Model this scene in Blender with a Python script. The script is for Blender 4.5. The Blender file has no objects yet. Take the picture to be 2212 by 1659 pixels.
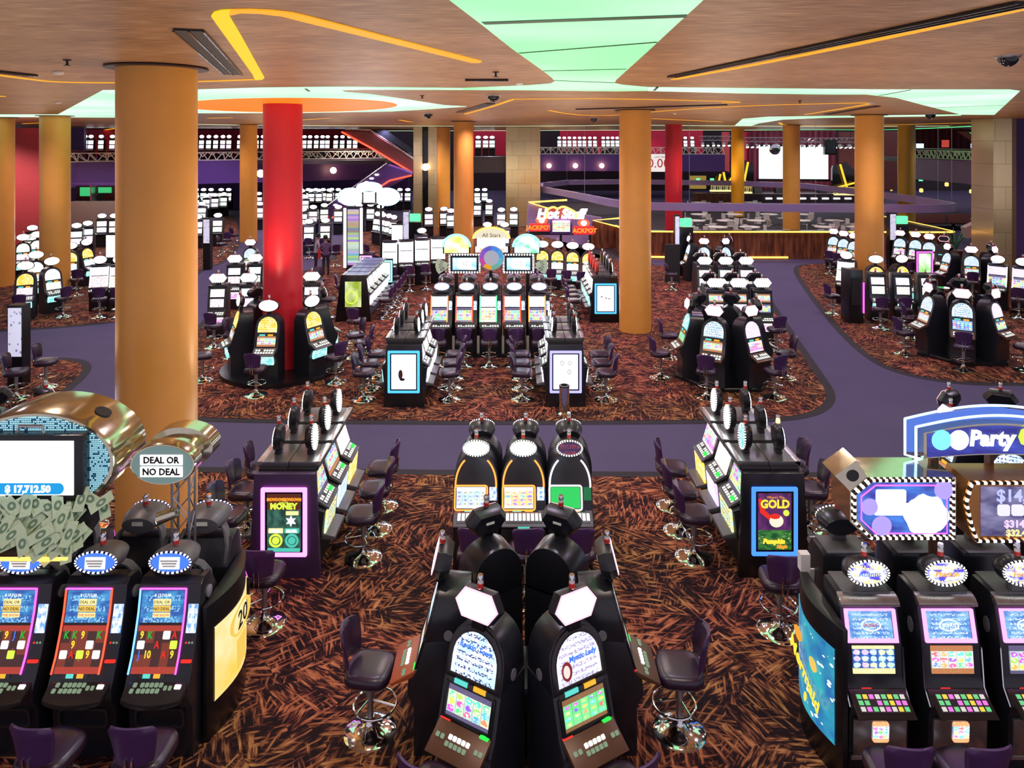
import bpy, bmesh, math, random
from mathutils import Vector, Matrix
AMB, DOWN, EXPO, UPL = .6, 310, 0.16, 185
rnd = random.Random(11)
R = math.radians
PI = math.pi
F, CX, HY, CH = 1530.0, 1106.0, 305.0, 6.0      # focal length in pixels, optical axis, horizon row, eye height
S = bpy.context.scene
COL = S.collection
V3 = Vector


def at(px, py, z=0.0):
    d = F * (CH - z) / (py - HY)
    return V3(((px - CX) / F * d, d, z))


def dep(px, py, d):
    return V3(((px - CX) / F * d, d, CH - (py - HY) * d / F))


def ordw(i):
    return ['first', 'second', 'third', 'fourth', 'fifth', 'sixth', 'seventh', 'eighth', 'ninth', 'tenth', 'eleventh',
            'twelfth', 'thirteenth', 'fourteenth', 'fifteenth', 'sixteenth', 'seventeenth', 'eighteenth', 'nineteenth',
            'twentieth', 'twenty-first', 'twenty-second', 'twenty-third', 'twenty-fourth'][i]


# ------------------------------------------------------------------ mesh builder
class G:
    def __init__(s):
        s.v, s.f, s.uv, s.mi = [], [], [], []

    def face(s, idx, uv=None, mi=0):
        s.f.append(tuple(idx))
        s.uv.append(uv or [(0, 0)] * len(idx))
        s.mi.append(mi)

    def box(s, x0, x1, y0, y1, z0, z1, mi=0):
        return s.prism([(x0, y0, z0), (x1, y0, z0), (x1, y0, z1), (x0, y0, z1)], (0, y1 - y0, 0), mi)

    def prism(s, loop, ext, mi=0, uvs=None, rim=None, cap2=True):
        """front loop of 3D points, extruded by ext; caps carry uvs"""
        n, b = len(loop), len(s.v)
        e = V3(ext)
        s.v += [V3(p) for p in loop] + [V3(p) + e for p in loop]
        uvs = uvs or [(0, 0)] * n
        s.face(range(b, b + n), list(uvs), mi)
        rim = mi if rim is None else rim
        if cap2:
            s.face([b + n + i for i in reversed(range(n))], list(reversed(uvs)), rim)
        for i in range(n):
            j = (i + 1) % n
            s.face((b + j, b + i, b + n + i, b + n + j), [uvs[j], uvs[i], uvs[i], uvs[j]], rim)
        return s

    def profx(s, prof, x0, x1, mi=0):
        return s.prism([(x0, y, z) for y, z in prof], (x1 - x0, 0, 0), mi)

    def plate(s, out, O, U=(1, 0, 0), V=(0, 0, 1), t=.01, mi=0, rim=None):
        O, U, V = V3(O), V3(U).normalized(), V3(V).normalized()
        N = U.cross(V)
        us = [p[0] for p in out]
        vs = [p[1] for p in out]
        du, dv = max(us) - min(us) or 1, max(vs) - min(vs) or 1
        uv = [((a - min(us)) / du, (b - min(vs)) / dv) for a, b in out]
        return s.prism([O + U * a + V * b for a, b in out], -N * t, mi, uv, rim)

    def ring(s, out, inn, O, U=(1, 0, 0), V=(0, 0, 1), t=.02, mi=0):
        O, U, V = V3(O), V3(U).normalized(), V3(V).normalized()
        N = U.cross(V)
        n, b = len(out), len(s.v)
        for lp in (out, inn):
            for k in (0, 1):
                s.v += [O + U * p[0] + V * p[1] - N * (t * k) for p in lp]
        for i in range(n):
            j = (i + 1) % n
            o0, o1, i0, i1 = b, b + n, b + 2 * n, b + 3 * n
            u0, u1 = i / n, (i + 1) / n
            s.face((o0 + i, o0 + j, i0 + j, i0 + i), [(u0, 0), (u1, 0), (u1, 1), (u0, 1)], mi)
            s.face((o0 + j, o0 + i, o1 + i, o1 + j), [(u1, 0), (u0, 0), (u0, 0), (u1, 0)], mi)
            s.face((i0 + i, i0 + j, i1 + j, i1 + i), [(u0, 1), (u1, 1), (u1, 1), (u0, 1)], mi)
            s.face((o1 + j, o1 + i, i1 + i, i1 + j), None, mi)
        return s

    def loft(s, loops, mi=0, caps=True, closed=True):
        n, b = len(loops[0]), len(s.v)
        for lp in loops:
            s.v += [V3(p) for p in lp]
        L = len(loops)
        for k in range(L - 1):
            for i in range(n if closed else n - 1):
                j = (i + 1) % n
                q = [b + k * n + i, b + k * n + j, b + (k + 1) * n + j, b + (k + 1) * n + i]
                s.face(q, [(i / n, k / (L - 1)), ((i + 1) / n, k / (L - 1)), ((i + 1) / n, (k + 1) / (L - 1)), (i / n, (k + 1) / (L - 1))], mi)
        if caps:
            s.face([b + i for i in reversed(range(n))], None, mi)
            s.face([b + (L - 1) * n + i for i in range(n)], None, mi)
        return s

    def tube(s, pts, r, n=8, closed=False, mi=0):
        pts = [V3(p) for p in pts]
        m = len(pts)
        loops, ref = [], None
        for i in range(m):
            a = pts[(i - 1) % m] if (closed or i > 0) else pts[i]
            c = pts[(i + 1) % m] if (closed or i < m - 1) else pts[i]
            t = (c - a).normalized()
            if ref is None:
                ref = t.orthogonal().normalized()
            ref = (ref - t * ref.dot(t))
            ref = ref.normalized() if ref.length > 1e-6 else t.orthogonal().normalized()
            bn = t.cross(ref)
            loops.append([pts[i] + (ref * math.cos(2 * PI * k / n) + bn * math.sin(2 * PI * k / n)) * r for k in range(n)])
        b = len(s.v)
        for lp in loops:
            s.v += lp
        for i in range(m if closed else m - 1):
            j = (i + 1) % m
            for k in range(n):
                l = (k + 1) % n
                u0, u1 = i / m, (i + 1) / m
                s.face((b + i * n + k, b + i * n + l, b + j * n + l, b + j * n + k),
                       [(u0, k / n), (u0, (k + 1) / n), (u1, (k + 1) / n), (u1, k / n)], mi)
        if not closed:
            s.face([b + k for k in reversed(range(n))], None, mi)
            s.face([b + (m - 1) * n + k for k in range(n)], None, mi)
        return s

    def lathe(s, prof, n=20, O=(0, 0, 0), mi=0, mis=None, caps=True):
        O = V3(O)
        b = len(s.v)
        for r, z in prof:
            s.v += [O + V3((r * math.cos(2 * PI * k / n), r * math.sin(2 * PI * k / n), z)) for k in range(n)]
        for i in range(len(prof) - 1):
            for k in range(n):
                l = (k + 1) % n
                s.face((b + i * n + k, b + i * n + l, b + (i + 1) * n + l, b + (i + 1) * n + k),
                       [(k / n, i / len(prof)), ((k + 1) / n, i / len(prof)), ((k + 1) / n, (i + 1) / len(prof)), (k / n, (i + 1) / len(prof))],
                       mis[i] if mis else mi)
        if not caps:
            return s
        s.face([b + k for k in reversed(range(n))], None, mis[0] if mis else mi)
        s.face([b + (len(prof) - 1) * n + k for k in range(n)], None, mis[-1] if mis else mi)
        return s

    def ribbon(s, path, x0, x1, off=.012, t=.012, mi=0):
        """sheet of thickness t along a (y,z) path, lifted off towards the front; u across, v along"""
        P = [V3((0, y, z)) for y, z in path]
        L = [0]
        for i in range(1, len(P)):
            L.append(L[-1] + (P[i] - P[i - 1]).length)
        nrm = []
        for i in range(len(P)):
            d = (P[min(i + 1, len(P) - 1)] - P[max(i - 1, 0)]).normalized()
            nrm.append(V3((1, 0, 0)).cross(d))
        b = len(s.v)
        for i in range(len(P)):
            for x in (x0, x1):
                s.v.append(P[i] + nrm[i] * off + V3((x, 0, 0)))
            for x in (x0, x1):
                s.v.append(P[i] + nrm[i] * (off - t) + V3((x, 0, 0)))
        for i in range(len(P) - 1):
            a, c = b + 4 * i, b + 4 * (i + 1)
            v0, v1 = L[i] / L[-1], L[i + 1] / L[-1]
            s.face((a, a + 1, c + 1, c), [(0, v0), (1, v0), (1, v1), (0, v1)], mi)
            s.face((a + 3, a + 2, c + 2, c + 3), None, mi)
            s.face((a + 2, a, c, c + 2), [(0, v0), (0, v0), (0, v1), (0, v1)], mi)
            s.face((a + 1, a + 3, c + 3, c + 1), [(1, v0), (1, v0), (1, v1), (1, v1)], mi)
        e = b + 4 * (len(P) - 1)
        s.face((b + 2, b + 3, b + 1, b), None, mi)
        s.face((e, e + 1, e + 3, e + 2), None, mi)
        return s

    def xf(s, M):
        s.v = [M @ V3(p) for p in s.v]
        return s

    def build(s, name, mats, parent=None, loc=None, bev=0, ang=38, label=None):
        me = bpy.data.meshes.new(name)
        me.from_pydata([tuple(p) for p in s.v], [], s.f)
        ul = me.uv_layers.new(name='UVMap')
        flat = [c for uv in s.uv for p in uv for c in p]
        ul.data.foreach_set('uv', flat)
        me.polygons.foreach_set('material_index', s.mi)
        me.polygons.foreach_set('use_smooth', [True] * len(s.f))
        for m in (mats if isinstance(mats, (list, tuple)) else [mats]):
            me.materials.append(m)
        bm = bmesh.new()
        bm.from_mesh(me)
        bmesh.ops.recalc_face_normals(bm, faces=bm.faces)
        if bev:
            ed = [e for e in bm.edges if len(e.link_faces) == 2 and e.calc_face_angle(0) > R(32)]
            bmesh.ops.bevel(bm, geom=ed, offset=bev, segments=2, profile=.6, affect='EDGES', clamp_overlap=True)
            for f in bm.faces:
                f.smooth = True
        bm.to_mesh(me)
        bm.free()
        me.set_sharp_from_angle(angle=R(ang))
        o = bpy.data.objects.new(name, me)
        COL.objects.link(o)
        if parent is not None:
            o.parent = parent
        if loc is not None:
            o.location = loc
        if label:
            o['label'] = label
        return o


def arch(hw, z0, z1, n=14, ry=None):
    ry = ry or hw
    return [(-hw, z0)] + [(hw, z0)] + [(hw * math.cos(PI * k / n), z1 + ry * math.sin(PI * k / n)) for k in range(n + 1)]


def ell(a, b, n=28):
    return [(a * math.cos(2 * PI * k / n), b * math.sin(2 * PI * k / n)) for k in range(n)]


def rect(a, b, c=None, d=None):
    if c is None:
        return [(-a, -b), (a, -b), (a, b), (-a, b)]
    return [(a, c), (b, c), (b, d), (a, d)]


def rrect(a, b, r, n=4):
    o = []
    for cx, cy, s0 in ((a - r, b - r, 0), (-a + r, b - r, 90), (-a + r, -b + r, 180), (a - r, -b + r, 270)):
        o += [(cx + r * math.cos(R(s0 + 90 * k / n)), cy + r * math.sin(R(s0 + 90 * k / n))) for k in range(n + 1)]
    return o


HEX = lambda a, b, c: [(-a, 0), (-c, -b), (c, -b), (a, 0), (c, b), (-c, b)]


def sc(o, k, kz=None, c=(0, 0)):
    return [(c[0] + (x - c[0]) * k, c[1] + (y - c[1]) * (kz or k)) for x, y in o]


def tag(o, label=None, cat=None, group=None, kind=None):
    if label:
        o['label'] = label
    if cat:
        o['category'] = cat
    if group:
        o['group'] = group
    if kind:
        o['kind'] = kind
    return o


def empty(name, loc=(0, 0, 0), rz=0.0, label=None, cat=None, group=None):
    o = bpy.data.objects.new(name, None)
    o.empty_display_size = .1
    COL.objects.link(o)
    o.location = loc
    o.rotation_euler = (0, 0, rz)
    return tag(o, label, cat, group)


def text(body, size, mat, parent, O, U=(1, 0, 0), V=(0, 0, 1), name='lettering', ext=.003, shear=0, sx=1.0, bold=0):
    cu = bpy.data.curves.new(name, 'FONT')
    cu.body = body
    cu.size = size
    cu.extrude = ext
    cu.align_x = 'CENTER'
    cu.align_y = 'CENTER'
    cu.resolution_u = 2
    cu.shear = shear
    cu.offset = bold
    ob = bpy.data.objects.new(name, cu)
    me = bpy.data.meshes.new_from_object(ob)
    bpy.data.objects.remove(ob)
    bpy.data.curves.remove(cu)
    U, V = V3(U).normalized(), V3(V).normalized()
    N = U.cross(V)
    M = Matrix((U * sx, V, N)).transposed().to_4x4()
    M.translation = V3(O)
    me.transform(M)
    me.materials.clear()
    me.materials.append(mat)
    o = bpy.data.objects.new(name, me)
    COL.objects.link(o)
    o.parent = parent
    return o


# ------------------------------------------------------------------ materials
def srgb(r, g, b):
    f = lambda c: (c / 255 / 12.92) if c / 255 <= .04045 else ((c / 255 + .055) / 1.055) ** 2.4
    return (f(r), f(g), f(b), 1)


class NT:
    def __init__(s, name):
        s.m = bpy.data.materials.new(name)
        s.m.use_nodes = True
        s.t = s.m.node_tree
        s.t.nodes.clear()
        s.out = s.t.nodes.new('ShaderNodeOutputMaterial')

    def n(s, typ, *ins, out=0, **kw):
        nd = s.t.nodes.new('ShaderNode' + typ)
        for k, v in kw.items():
            if k.startswith('i_'):
                s.put(nd.inputs[k[2:].replace('_', ' ')], v)
            else:
                setattr(nd, k, v)
        for i, v in enumerate(ins):
            if v is not None:
                s.put(nd.inputs[i], v)
        return nd.outputs[out]

    def put(s, sock, v):
        if isinstance(v, bpy.types.NodeSocket):
            s.t.links.new(v, sock)
        else:
            try:
                sock.default_value = v
            except Exception:
                sock.default_value = tuple(v)[:3]

    def math(s, op, a, b=None, c=None):
        return s.n('Math', a, b, c, operation=op)

    def vm(s, op, a, b=None, **kw):
        return s.n('VectorMath', a, b, operation=op, **kw)

    def mix(s, fac, a, b):
        nd = s.t.nodes.new('ShaderNodeMix')
        nd.data_type = 'RGBA'
        s.put(nd.inputs[0], fac)
        s.put(nd.inputs[6], a)
        s.put(nd.inputs[7], b)
        return nd.outputs[2]

    def ramp(s, fac, stops, interp='LINEAR'):
        nd = s.t.nodes.new('ShaderNodeValToRGB')
        s.put(nd.inputs[0], fac)
        cr = nd.color_ramp
        cr.interpolation = interp
        while len(cr.elements) < len(stops):
            cr.elements.new(.5)
        for e, (p, c) in zip(cr.elements, stops):
            e.position = p
            e.color = c if len(c) == 4 else (*c, 1)
        return nd.outputs[0]

    def bsdf(s, col, rough=.5, metal=0, ecol=None, es=0, spec=.5, coat=0, bump=None):
        nd = s.t.nodes.new('ShaderNodeBsdfPrincipled')
        s.put(nd.inputs['Base Color'], col)
        s.put(nd.inputs['Roughness'], rough)
        s.put(nd.inputs['Metallic'], metal)
        s.put(nd.inputs['Specular IOR Level'], spec)
        if coat:
            s.put(nd.inputs['Coat Weight'], coat)
            s.put(nd.inputs['Coat Roughness'], .12)
        if ecol is not None:
            s.put(nd.inputs['Emission Color'], ecol)
            s.put(nd.inputs['Emission Strength'], es)
        if bump is not None:
            b = s.n('Bump', i_Strength=.25, i_Distance=.01, i_Height=bump)
            s.put(nd.inputs['Normal'], b)
        s.t.links.new(nd.outputs[0], s.out.inputs[0])
        return s.m


def pmat(name, col, rough=.5, metal=0, var=.12, nscale=9, **kw):
    t = NT(name)
    co = t.n('TexCoord', out=3)
    nz = t.n('TexNoise', co, i_Scale=nscale, i_Detail=3.0)
    dark = tuple(c * (1 - var) for c in col[:3]) + (1,)
    lite = tuple(min(1, c * (1 + var)) for c in col[:3]) + (1,)
    c = t.mix(nz, dark, lite)
    rr = t.math('ADD', t.math('MULTIPLY', nz, .08), rough - .04)
    return t.bsdf(c, rr, metal, **kw)


def emat(name, col, st, sample=False, base=(.02, .02, .02, 1)):
    t = NT(name)
    m = t.bsdf(base, .5, 0, col, st, spec=.05)
    if not sample:
        m.cycles.emission_sampling = 'NONE'
    return m


def bulbs(name, N, col, st, dark=(.02, .02, .02, 1), duty=.5):
    t = NT(name)
    u = t.n('SeparateXYZ', t.n('TexCoord', out=2))
    k = t.math('LESS_THAN', t.math('FRACT', t.math('MULTIPLY', u, float(N))), duty)
    c = t.mix(k, dark, col)
    m = t.bsdf(dark, .3, .3, c, t.math('MULTIPLY', k, st))
    m.cycles.emission_sampling = 'NONE'
    return m


def screen(name, bgA, bgB, cols=5, rows=3, st=1.4, band=None, top=.82, low=.12, sat=.85, symv=.9, size=.40, flat=0, sample=False, prn=.62):
    """lit screen: a grid of coloured symbols on a two-tone ground with a header and a footer of illegible print"""
    t = NT(name)
    uv = t.n('TexCoord', out=2)
    ob = t.n('ObjectInfo', out=5)
    sp = t.t.nodes.new('ShaderNodeSeparateXYZ')
    t.put(sp.inputs[0], uv)
    u, v = sp.outputs[0], sp.outputs[1]
    vv = t.math('DIVIDE', t.math('SUBTRACT', v, low), top - low)
    g = t.n('CombineXYZ', t.math('MULTIPLY', u, float(cols)), t.math('MULTIPLY', vv, float(rows)), t.math('MULTIPLY', ob, 37.0))
    fr = t.vm('FRACTION', g)
    fl = t.vm('FLOOR', t.vm('ADD', g, (.001, .001, .001)))
    wn = t.t.nodes.new('ShaderNodeTexWhiteNoise')
    t.put(wn.inputs[0], fl)
    val, wc = wn.outputs[0], wn.outputs[1]
    nz = t.n('TexNoise', g, i_Scale=2.6, i_Detail=2.0)
    d = t.vm('LENGTH', t.vm('MULTIPLY', t.vm('SUBTRACT', fr, (.5, .5, .5)), (1, 1, 0)), out=1)
    d = t.math('ADD', d, t.math('MULTIPLY', t.math('SUBTRACT', nz, .5), .5))
    mask = t.n('MapRange', d, size, size - .08, 0.0, 1.0)
    hs = t.t.nodes.new('ShaderNodeHueSaturation')
    t.put(hs.inputs['Hue'], val)
    hs.inputs['Saturation'].default_value = sat
    hs.inputs['Value'].default_value = symv
    hs.inputs['Color'].default_value = (1, .12, .08, 1)
    sym = t.mix(t.math('GREATER_THAN', nz, .56), hs.outputs[0], (.9, .85, .7, 1))
    bg = t.mix(t.math('GREATER_THAN', t.n('SeparateXYZ', wc), .5), bgA, bgB)
    c = t.mix(mask, bg, sym)
    edge = t.n('SeparateXYZ', fr)
    line = t.math('LESS_THAN', edge, .05)
    c = t.mix(t.math('MULTIPLY', line, .6), c, (.02, .02, .03, 1))
    pr = t.n('TexNoise', t.vm('MULTIPLY', uv, (26.0, 60.0, 1.0)), i_Scale=1.0, i_Detail=1.0)
    bc = t.mix(t.math('GREATER_THAN', pr, prn), band or bgB, (1, .95, .8, 1))
    out = t.math('MAXIMUM', t.math('GREATER_THAN', v, top), t.math('LESS_THAN', v, low))
    c = t.mix(out, c, bc)
    if flat:
        c = t.mix(flat, c, bgA)
    m = t.bsdf((.01, .01, .01, 1), .2, 0, c, st)
    if not sample:
        m.cycles.emission_sampling = 'NONE'
    return m


def paytable(name, cA, cB, ink, st=1.3, rows=7, sample=False):
    """upper glass: a two-tone picture with lines of print"""
    t = NT(name)
    uv = t.n('TexCoord', out=2)
    ob = t.n('ObjectInfo', out=5)
    off = t.vm('ADD', uv, t.n('CombineXYZ', ob, t.math('MULTIPLY', ob, 7.0), 0.0))
    nz = t.n('TexNoise', off, i_Scale=3.0, i_Detail=2.0)
    c = t.mix(t.n('MapRange', nz, .4, .6, 0.0, 1.0), cA, cB)
    pr = t.n('TexNoise', t.vm('MULTIPLY', off, (22.0, rows * 4.0, 1.0)), i_Scale=1.0, i_Detail=0.0)
    sp = t.t.nodes.new('ShaderNodeSeparateXYZ')
    t.put(sp.inputs[0], uv)
    ln = t.math('LESS_THAN', t.math('FRACT', t.math('MULTIPLY', sp.outputs[1], float(rows))), .55)
    inm = t.math('MULTIPLY', t.math('LESS_THAN', t.math('ABSOLUTE', t.math('SUBTRACT', sp.outputs[0], .5)), .42), ln)
    k = t.math('MULTIPLY', t.math('GREATER_THAN', pr, .52), inm)
    c = t.mix(k, c, ink)
    m = t.bsdf((.01, .01, .01, 1), .2, 0, c, st)
    if not sample:
        m.cycles.emission_sampling = 'NONE'
    return m


def grid_keys(name, cols, rows, lit, dark, st=1.2, gap=.25, frac=.75, multi=None):
    t = NT(name)
    uv = t.n('TexCoord', out=2)
    g = t.vm('MULTIPLY', uv, (float(cols), float(rows), 0.0))
    fr = t.vm('FRACTION', g)
    wn = t.n('TexWhiteNoise', t.vm('FLOOR', g))
    sp = t.t.nodes.new('ShaderNodeSeparateXYZ')
    t.put(sp.inputs[0], fr)
    a = t.math('MULTIPLY', t.math('GREATER_THAN', sp.outputs[0], gap), t.math('GREATER_THAN', sp.outputs[1], gap))
    k = t.math('MULTIPLY', a, t.math('LESS_THAN', wn, frac))
    if multi:
        w2 = t.n('TexWhiteNoise', t.vm('ADD', t.vm('FLOOR', g), (7.3, 2.1, 0.0)))
        lit = t.ramp(w2, multi, 'CONSTANT')
    c = t.mix(k, dark, lit)
    m = t.bsdf(dark, .4, 0, c, t.math('MULTIPLY', k, st))
    m.cycles.emission_sampling = 'NONE'
    return m


M = {}
M['black'] = pmat('black_plastic', (.006, .006, .008, 1), .30, spec=.5)
M['body'] = pmat('charcoal_cabinet', (.012, .013, .018, 1), .30, spec=.55)
M['grey'] = pmat('grey_cabinet', (.10, .10, .105, 1), .38)
M['matte'] = pmat('matte_black', (.01, .01, .012, 1), .6)
M['trim'] = pmat('dark_trim', (.035, .03, .03, 1), .22, .3)
M['brown'] = pmat('brown_deck', (.12, .055, .03, 1), .35, .2)
M['orangedeck'] = pmat('orange_deck', (.45, .10, .03, 1), .35, .1)
M['silver'] = pmat('brushed_silver', (.55, .55, .56, 1), .28, .9)
M['chrome'] = pmat('chrome', (.75, .75, .75, 1), .08, 1.0, var=.03)
M['steel'] = pmat('steel_truss', (.45, .47, .5, 1), .3, .9)
M['goldmetal'] = pmat('gold_metal', (.62, .60, .44, 1), .14, .95)
M['vinyl'] = pmat('dark_plum_vinyl', (.024, .010, .026, 1), .30, spec=.55)
M['vinylback'] = pmat('plum_back_shell', (.052, .017, .080, 1), .40, spec=.5)
M['vinylbrown'] = pmat('brown_vinyl', (.030, .012, .032, 1), .28, spec=.6)
M['redshell'] = pmat('red_sign_shell', (.45, .05, .03, 1), .4)
M['white'] = pmat('white_paint', (.72, .70, .66, 1), .5)
M['topgrey'] = pmat('grey_metal_top', (.12, .125, .12, 1), .33, .6)
M['plumkiosk'] = pmat('plum_kiosk_body', (.05, .022, .07, 1), .45)  # purple glow of the LED frame put into the body colour
M['bronzebox'] = pmat('bronze_box_metal', (.60, .56, .42, 1), .10, .95)
M['disc'] = pmat('grey_disc', (.3, .3, .32, 1), .4, .4)
M['lens_red'] = pmat('red_lens', (.5, .03, .02, 1), .2)
M['lens_green'] = pmat('green_lens', (.05, .25, .12, 1), .2)
M['lens_white'] = pmat('white_lens', (.7, .7, .68, 1), .25)
M['lens_lit'] = emat('amber_lit_lens', (1, .42, .1, 1), 6)
M['paper'] = pmat('paper_note', (.65, .68, .62, 1), .7)
# lit things
M['face'] = emat('white_sign_light', (.90, .94, 1, 1), 12.0, True)
M['facewarm'] = emat('warm_sign_light', (1, .93, .85, 1), 9.0, True)
M['faceviolet'] = emat('violet_sign_light', (.72, .62, 1, 1), 10.0, True)
M['faceblue'] = emat('blue_white_sign_light', (.62, .80, 1, 1), 12, True)
M['facerim'] = emat('pink_edge_light', (1, .45, .55, 1), 1.6)
M['lightw'] = emat('soft_white_light', (1, .98, .95, 1), 2.2)
M['lettering_white'] = emat('white_lettering', (1, 1, 1, 1), 1.6)
M['ink'] = emat('dark_print', (.01, .012, .02, 1), .3)
M['grn_btn'] = emat('green_button_light', (.02, 1, .06, 1), 1.6)
M['red_btn'] = emat('red_slot_light', (1, .03, .02, 1), 1.0)
M['wht_btn'] = emat('white_button_light', (1, 1, .95, 1), 1.5)
M['dim_btn'] = emat('dim_button_light', (.45, .62, .40, 1), .45)
M['amber'] = emat('amber_light', (1, .45, .02, 1), 1.3)
M['teal'] = emat('teal_light', (.1, .7, .55, 1), .8)
M['purpleled'] = emat('purple_led', (.28, .1, 1, 1), 2.6)
M['pinkneon'] = emat('pink_neon', (1, .10, .85, 1), 2.2, True)
M['magneon'] = emat('magenta_neon', (1, .22, 1, 1), 2.6, True)
M['blueneon'] = emat('blue_neon', (.10, .28, 1, 1), 3.4, True)
M['blueneon2'] = emat('pale_blue_neon', (.30, .55, 1, 1), 3.2, True)
M['blueled'] = emat('deep_blue_led_frame', (.05, .21, 1, 1), 1.7, True)
M['azureled'] = emat('azure_led_frame', (.07, .45, .95, 1), 1.5, True)
M['lilacled'] = emat('lilac_led_frame', (.38, .36, 1, 1), 1.6, True)
M['cyanneon'] = emat('cyan_neon', (.2, .85, 1, 1), 2.6, True)
M['orangeneon'] = emat('orange_neon', (1, .20, .03, 1), 3.0, True)
M['redneon'] = emat('red_neon', (1, .07, .03, 1), 2.4, True)
M['greenneon'] = emat('green_neon', (.1, 1, .3, 1), 1.8, True)
M['yellowled'] = emat('golden_led', (1, .52, .08, 1), 2.6, True)
M['orangeled'] = emat('orange_groove_light', (1, .40, .015, 1), 1.0)
M['yellowgroove'] = emat('yellow_groove_light', (1, .58, .01, 1), 1.05)
M['bulb28'] = bulbs('bulb_border_pattern', 30, (1, 1, .95, 1), 3.0)
M['bulb44'] = bulbs('marquee_bulb_pattern', 46, (1, .97, .85, 1), 2.6, (.05, .025, .012, 1), .45)
M['bulbblue'] = bulbs('blue_bulb_pattern', 26, (.45, .5, 1, 1), 3.0, (.01, .012, .06, 1))
M['strip'] = None
t = NT('meter_strip_light')
uvx = t.n('SeparateXYZ', t.n('TexCoord', out=2))
a = t.math('MULTIPLY', t.math('GREATER_THAN', uvx, .12), t.math('LESS_THAN', uvx, .42))
b = t.math('MULTIPLY', t.math('GREATER_THAN', uvx, .55), t.math('LESS_THAN', uvx, .82))
cc = t.mix(b, t.mix(a, (.01, .01, .01, 1), (.1, .62, .55, 1)), (1, .42, .02, 1))
M['strip'] = t.bsdf((.01, .01, .01, 1), .3, 0, cc, 1.1)
M['strip'].cycles.emission_sampling = 'NONE'
M['keys'] = grid_keys('button_key_pattern', 7, 2, (.9, .95, .85, 1), (.03, .03, .03, 1), 1.0)
M['keys2'] = grid_keys('lit_key_pattern', 9, 1, (1, .98, .9, 1), (.03, .03, .03, 1), 1.2, frac=.9)
M['keysp'] = grid_keys('pink_key_pattern', 8, 3, (.9, .25, .8, 1), (.04, .03, .04, 1), .9, frac=.8, multi=[(0, (.9, .2, .8)), (.35, (.75, .72, .65)), (.7, (.15, .7, .25)), (.85, (.9, .7, .05))])
# screens
W_ = (1, 1, 1, 1)
def farglass(name, st, rows, ink=.5):
    t = NT(name)
    uv = t.n('TexCoord', out=2)
    ob = t.n('ObjectInfo', out=5)
    hs = t.t.nodes.new('ShaderNodeHueSaturation')
    t.put(hs.inputs['Hue'], t.math('FRACT', t.math('MULTIPLY', ob, 13.7)))
    hs.inputs['Saturation'].default_value = .55
    hs.inputs['Color'].default_value = (1, .45, .3, 1)
    p = t.vm('ADD', uv, t.n('CombineXYZ', t.math('MULTIPLY', ob, 31.0), ob, 0.0))
    nz = t.n('TexNoise', t.vm('MULTIPLY', p, (4.0, float(rows), 1.0)), i_Scale=1.4, i_Detail=1.5)
    c = t.mix(t.n('MapRange', nz, .42, .56, 0.0, 1.0), hs.outputs[0], (1, 1, 1, 1))
    n2 = t.n('TexNoise', t.vm('MULTIPLY', p, (9.0, rows * 3.0, 1.0)), i_Scale=1.0, i_Detail=0.0)
    c = t.mix(t.math('MULTIPLY', t.math('GREATER_THAN', n2, .60), ink), c, (.12, .05, .10, 1))
    return t.bsdf((.01, .01, .01, 1), .2, 0, c, st)


M['p_far'] = farglass('far_upper_glass', 1.7, 3)
M['s_far'] = farglass('far_reel_glass', 1.35, 6, .75)
M['s_white'] = screen('bright_reel_screen', (.95, .97, 1, 1), (.85, .95, 1, 1), 5, 3, 3.0, flat=.35, sample=True)
M['s_warm'] = screen('warm_reel_screen', (1, .93, .8, 1), (1, .85, .65, 1), 5, 3, 2.4, flat=.3, sample=True)
M['s_blue'] = screen('blue_reel_screen', (.10, .22, .75, 1), (.2, .4, .9, 1), 5, 3, 1.3)
M['s_shell'] = screen('sea_reel_screen', (.03, .10, .38, 1), (.05, .16, .5, 1), 5, 3, 1.3, band=(.75, .65, .3, 1), top=.9, low=.2, sat=.5, size=.46)
M['s_cream'] = screen('cream_reel_screen', (.85, .85, .75, 1), (.7, .9, .95, 1), 5, 3, 1.1, band=(.5, .2, .08, 1), low=.2, size=.44, prn=.72)
M['s_green'] = screen('green_reel_screen', (.16, .75, .22, 1), (.22, .85, .32, 1), 5, 4, 1.1, band=(.25, .12, .05, 1), size=.34, prn=.75)
M['s_pale'] = screen('pale_reel_screen', (.55, .75, .70, 1), (.75, .80, .62, 1), 5, 3, 1.1, band=(.12, .1, .2, 1), size=.42, sat=.95, prn=.75)
M['s_pink'] = screen('pink_reel_screen', (.85, .35, .75, 1), (.95, .7, .85, 1), 5, 3, 1.3)
M['s_red'] = screen('red_reel_screen', (.05, .012, .008, 1), (.20, .03, .012, 1), 5, 3, 1.0, band=(.42, .04, .02, 1), top=.88, low=.14, size=.0, sat=.98, prn=.8)
M['s_frost'] = screen('frosty_reel_screen', (.55, .75, 1, 1), (.75, .88, 1, 1), 5, 4, 1.2, size=.3, sat=.55, symv=.5)
M['s_gold'] = screen('gold_reel_screen', (.95, .78, .3, 1), (1, .95, .75, 1), 4, 4, 1.2, size=.38, sat=.8)
M['s_idle'] = emat('green_idle_screen', (.03, .62, .12, 1), 1.0)
M['p_sky'] = paytable('sky_paytable', (.55, .8, 1, 1), (.8, .92, 1, 1), (.05, .08, .25, 1), 1.25)
M['p_blue'] = paytable('blue_paytable', (.08, .25, .7, 1), (.25, .55, .85, 1), (.75, .9, 1, 1), 1.0, 6)
M['p_white'] = paytable('white_paytable', (1, 1, 1, 1), (.85, .93, 1, 1), (.35, .3, .5, 1), 3.0, sample=True)
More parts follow.
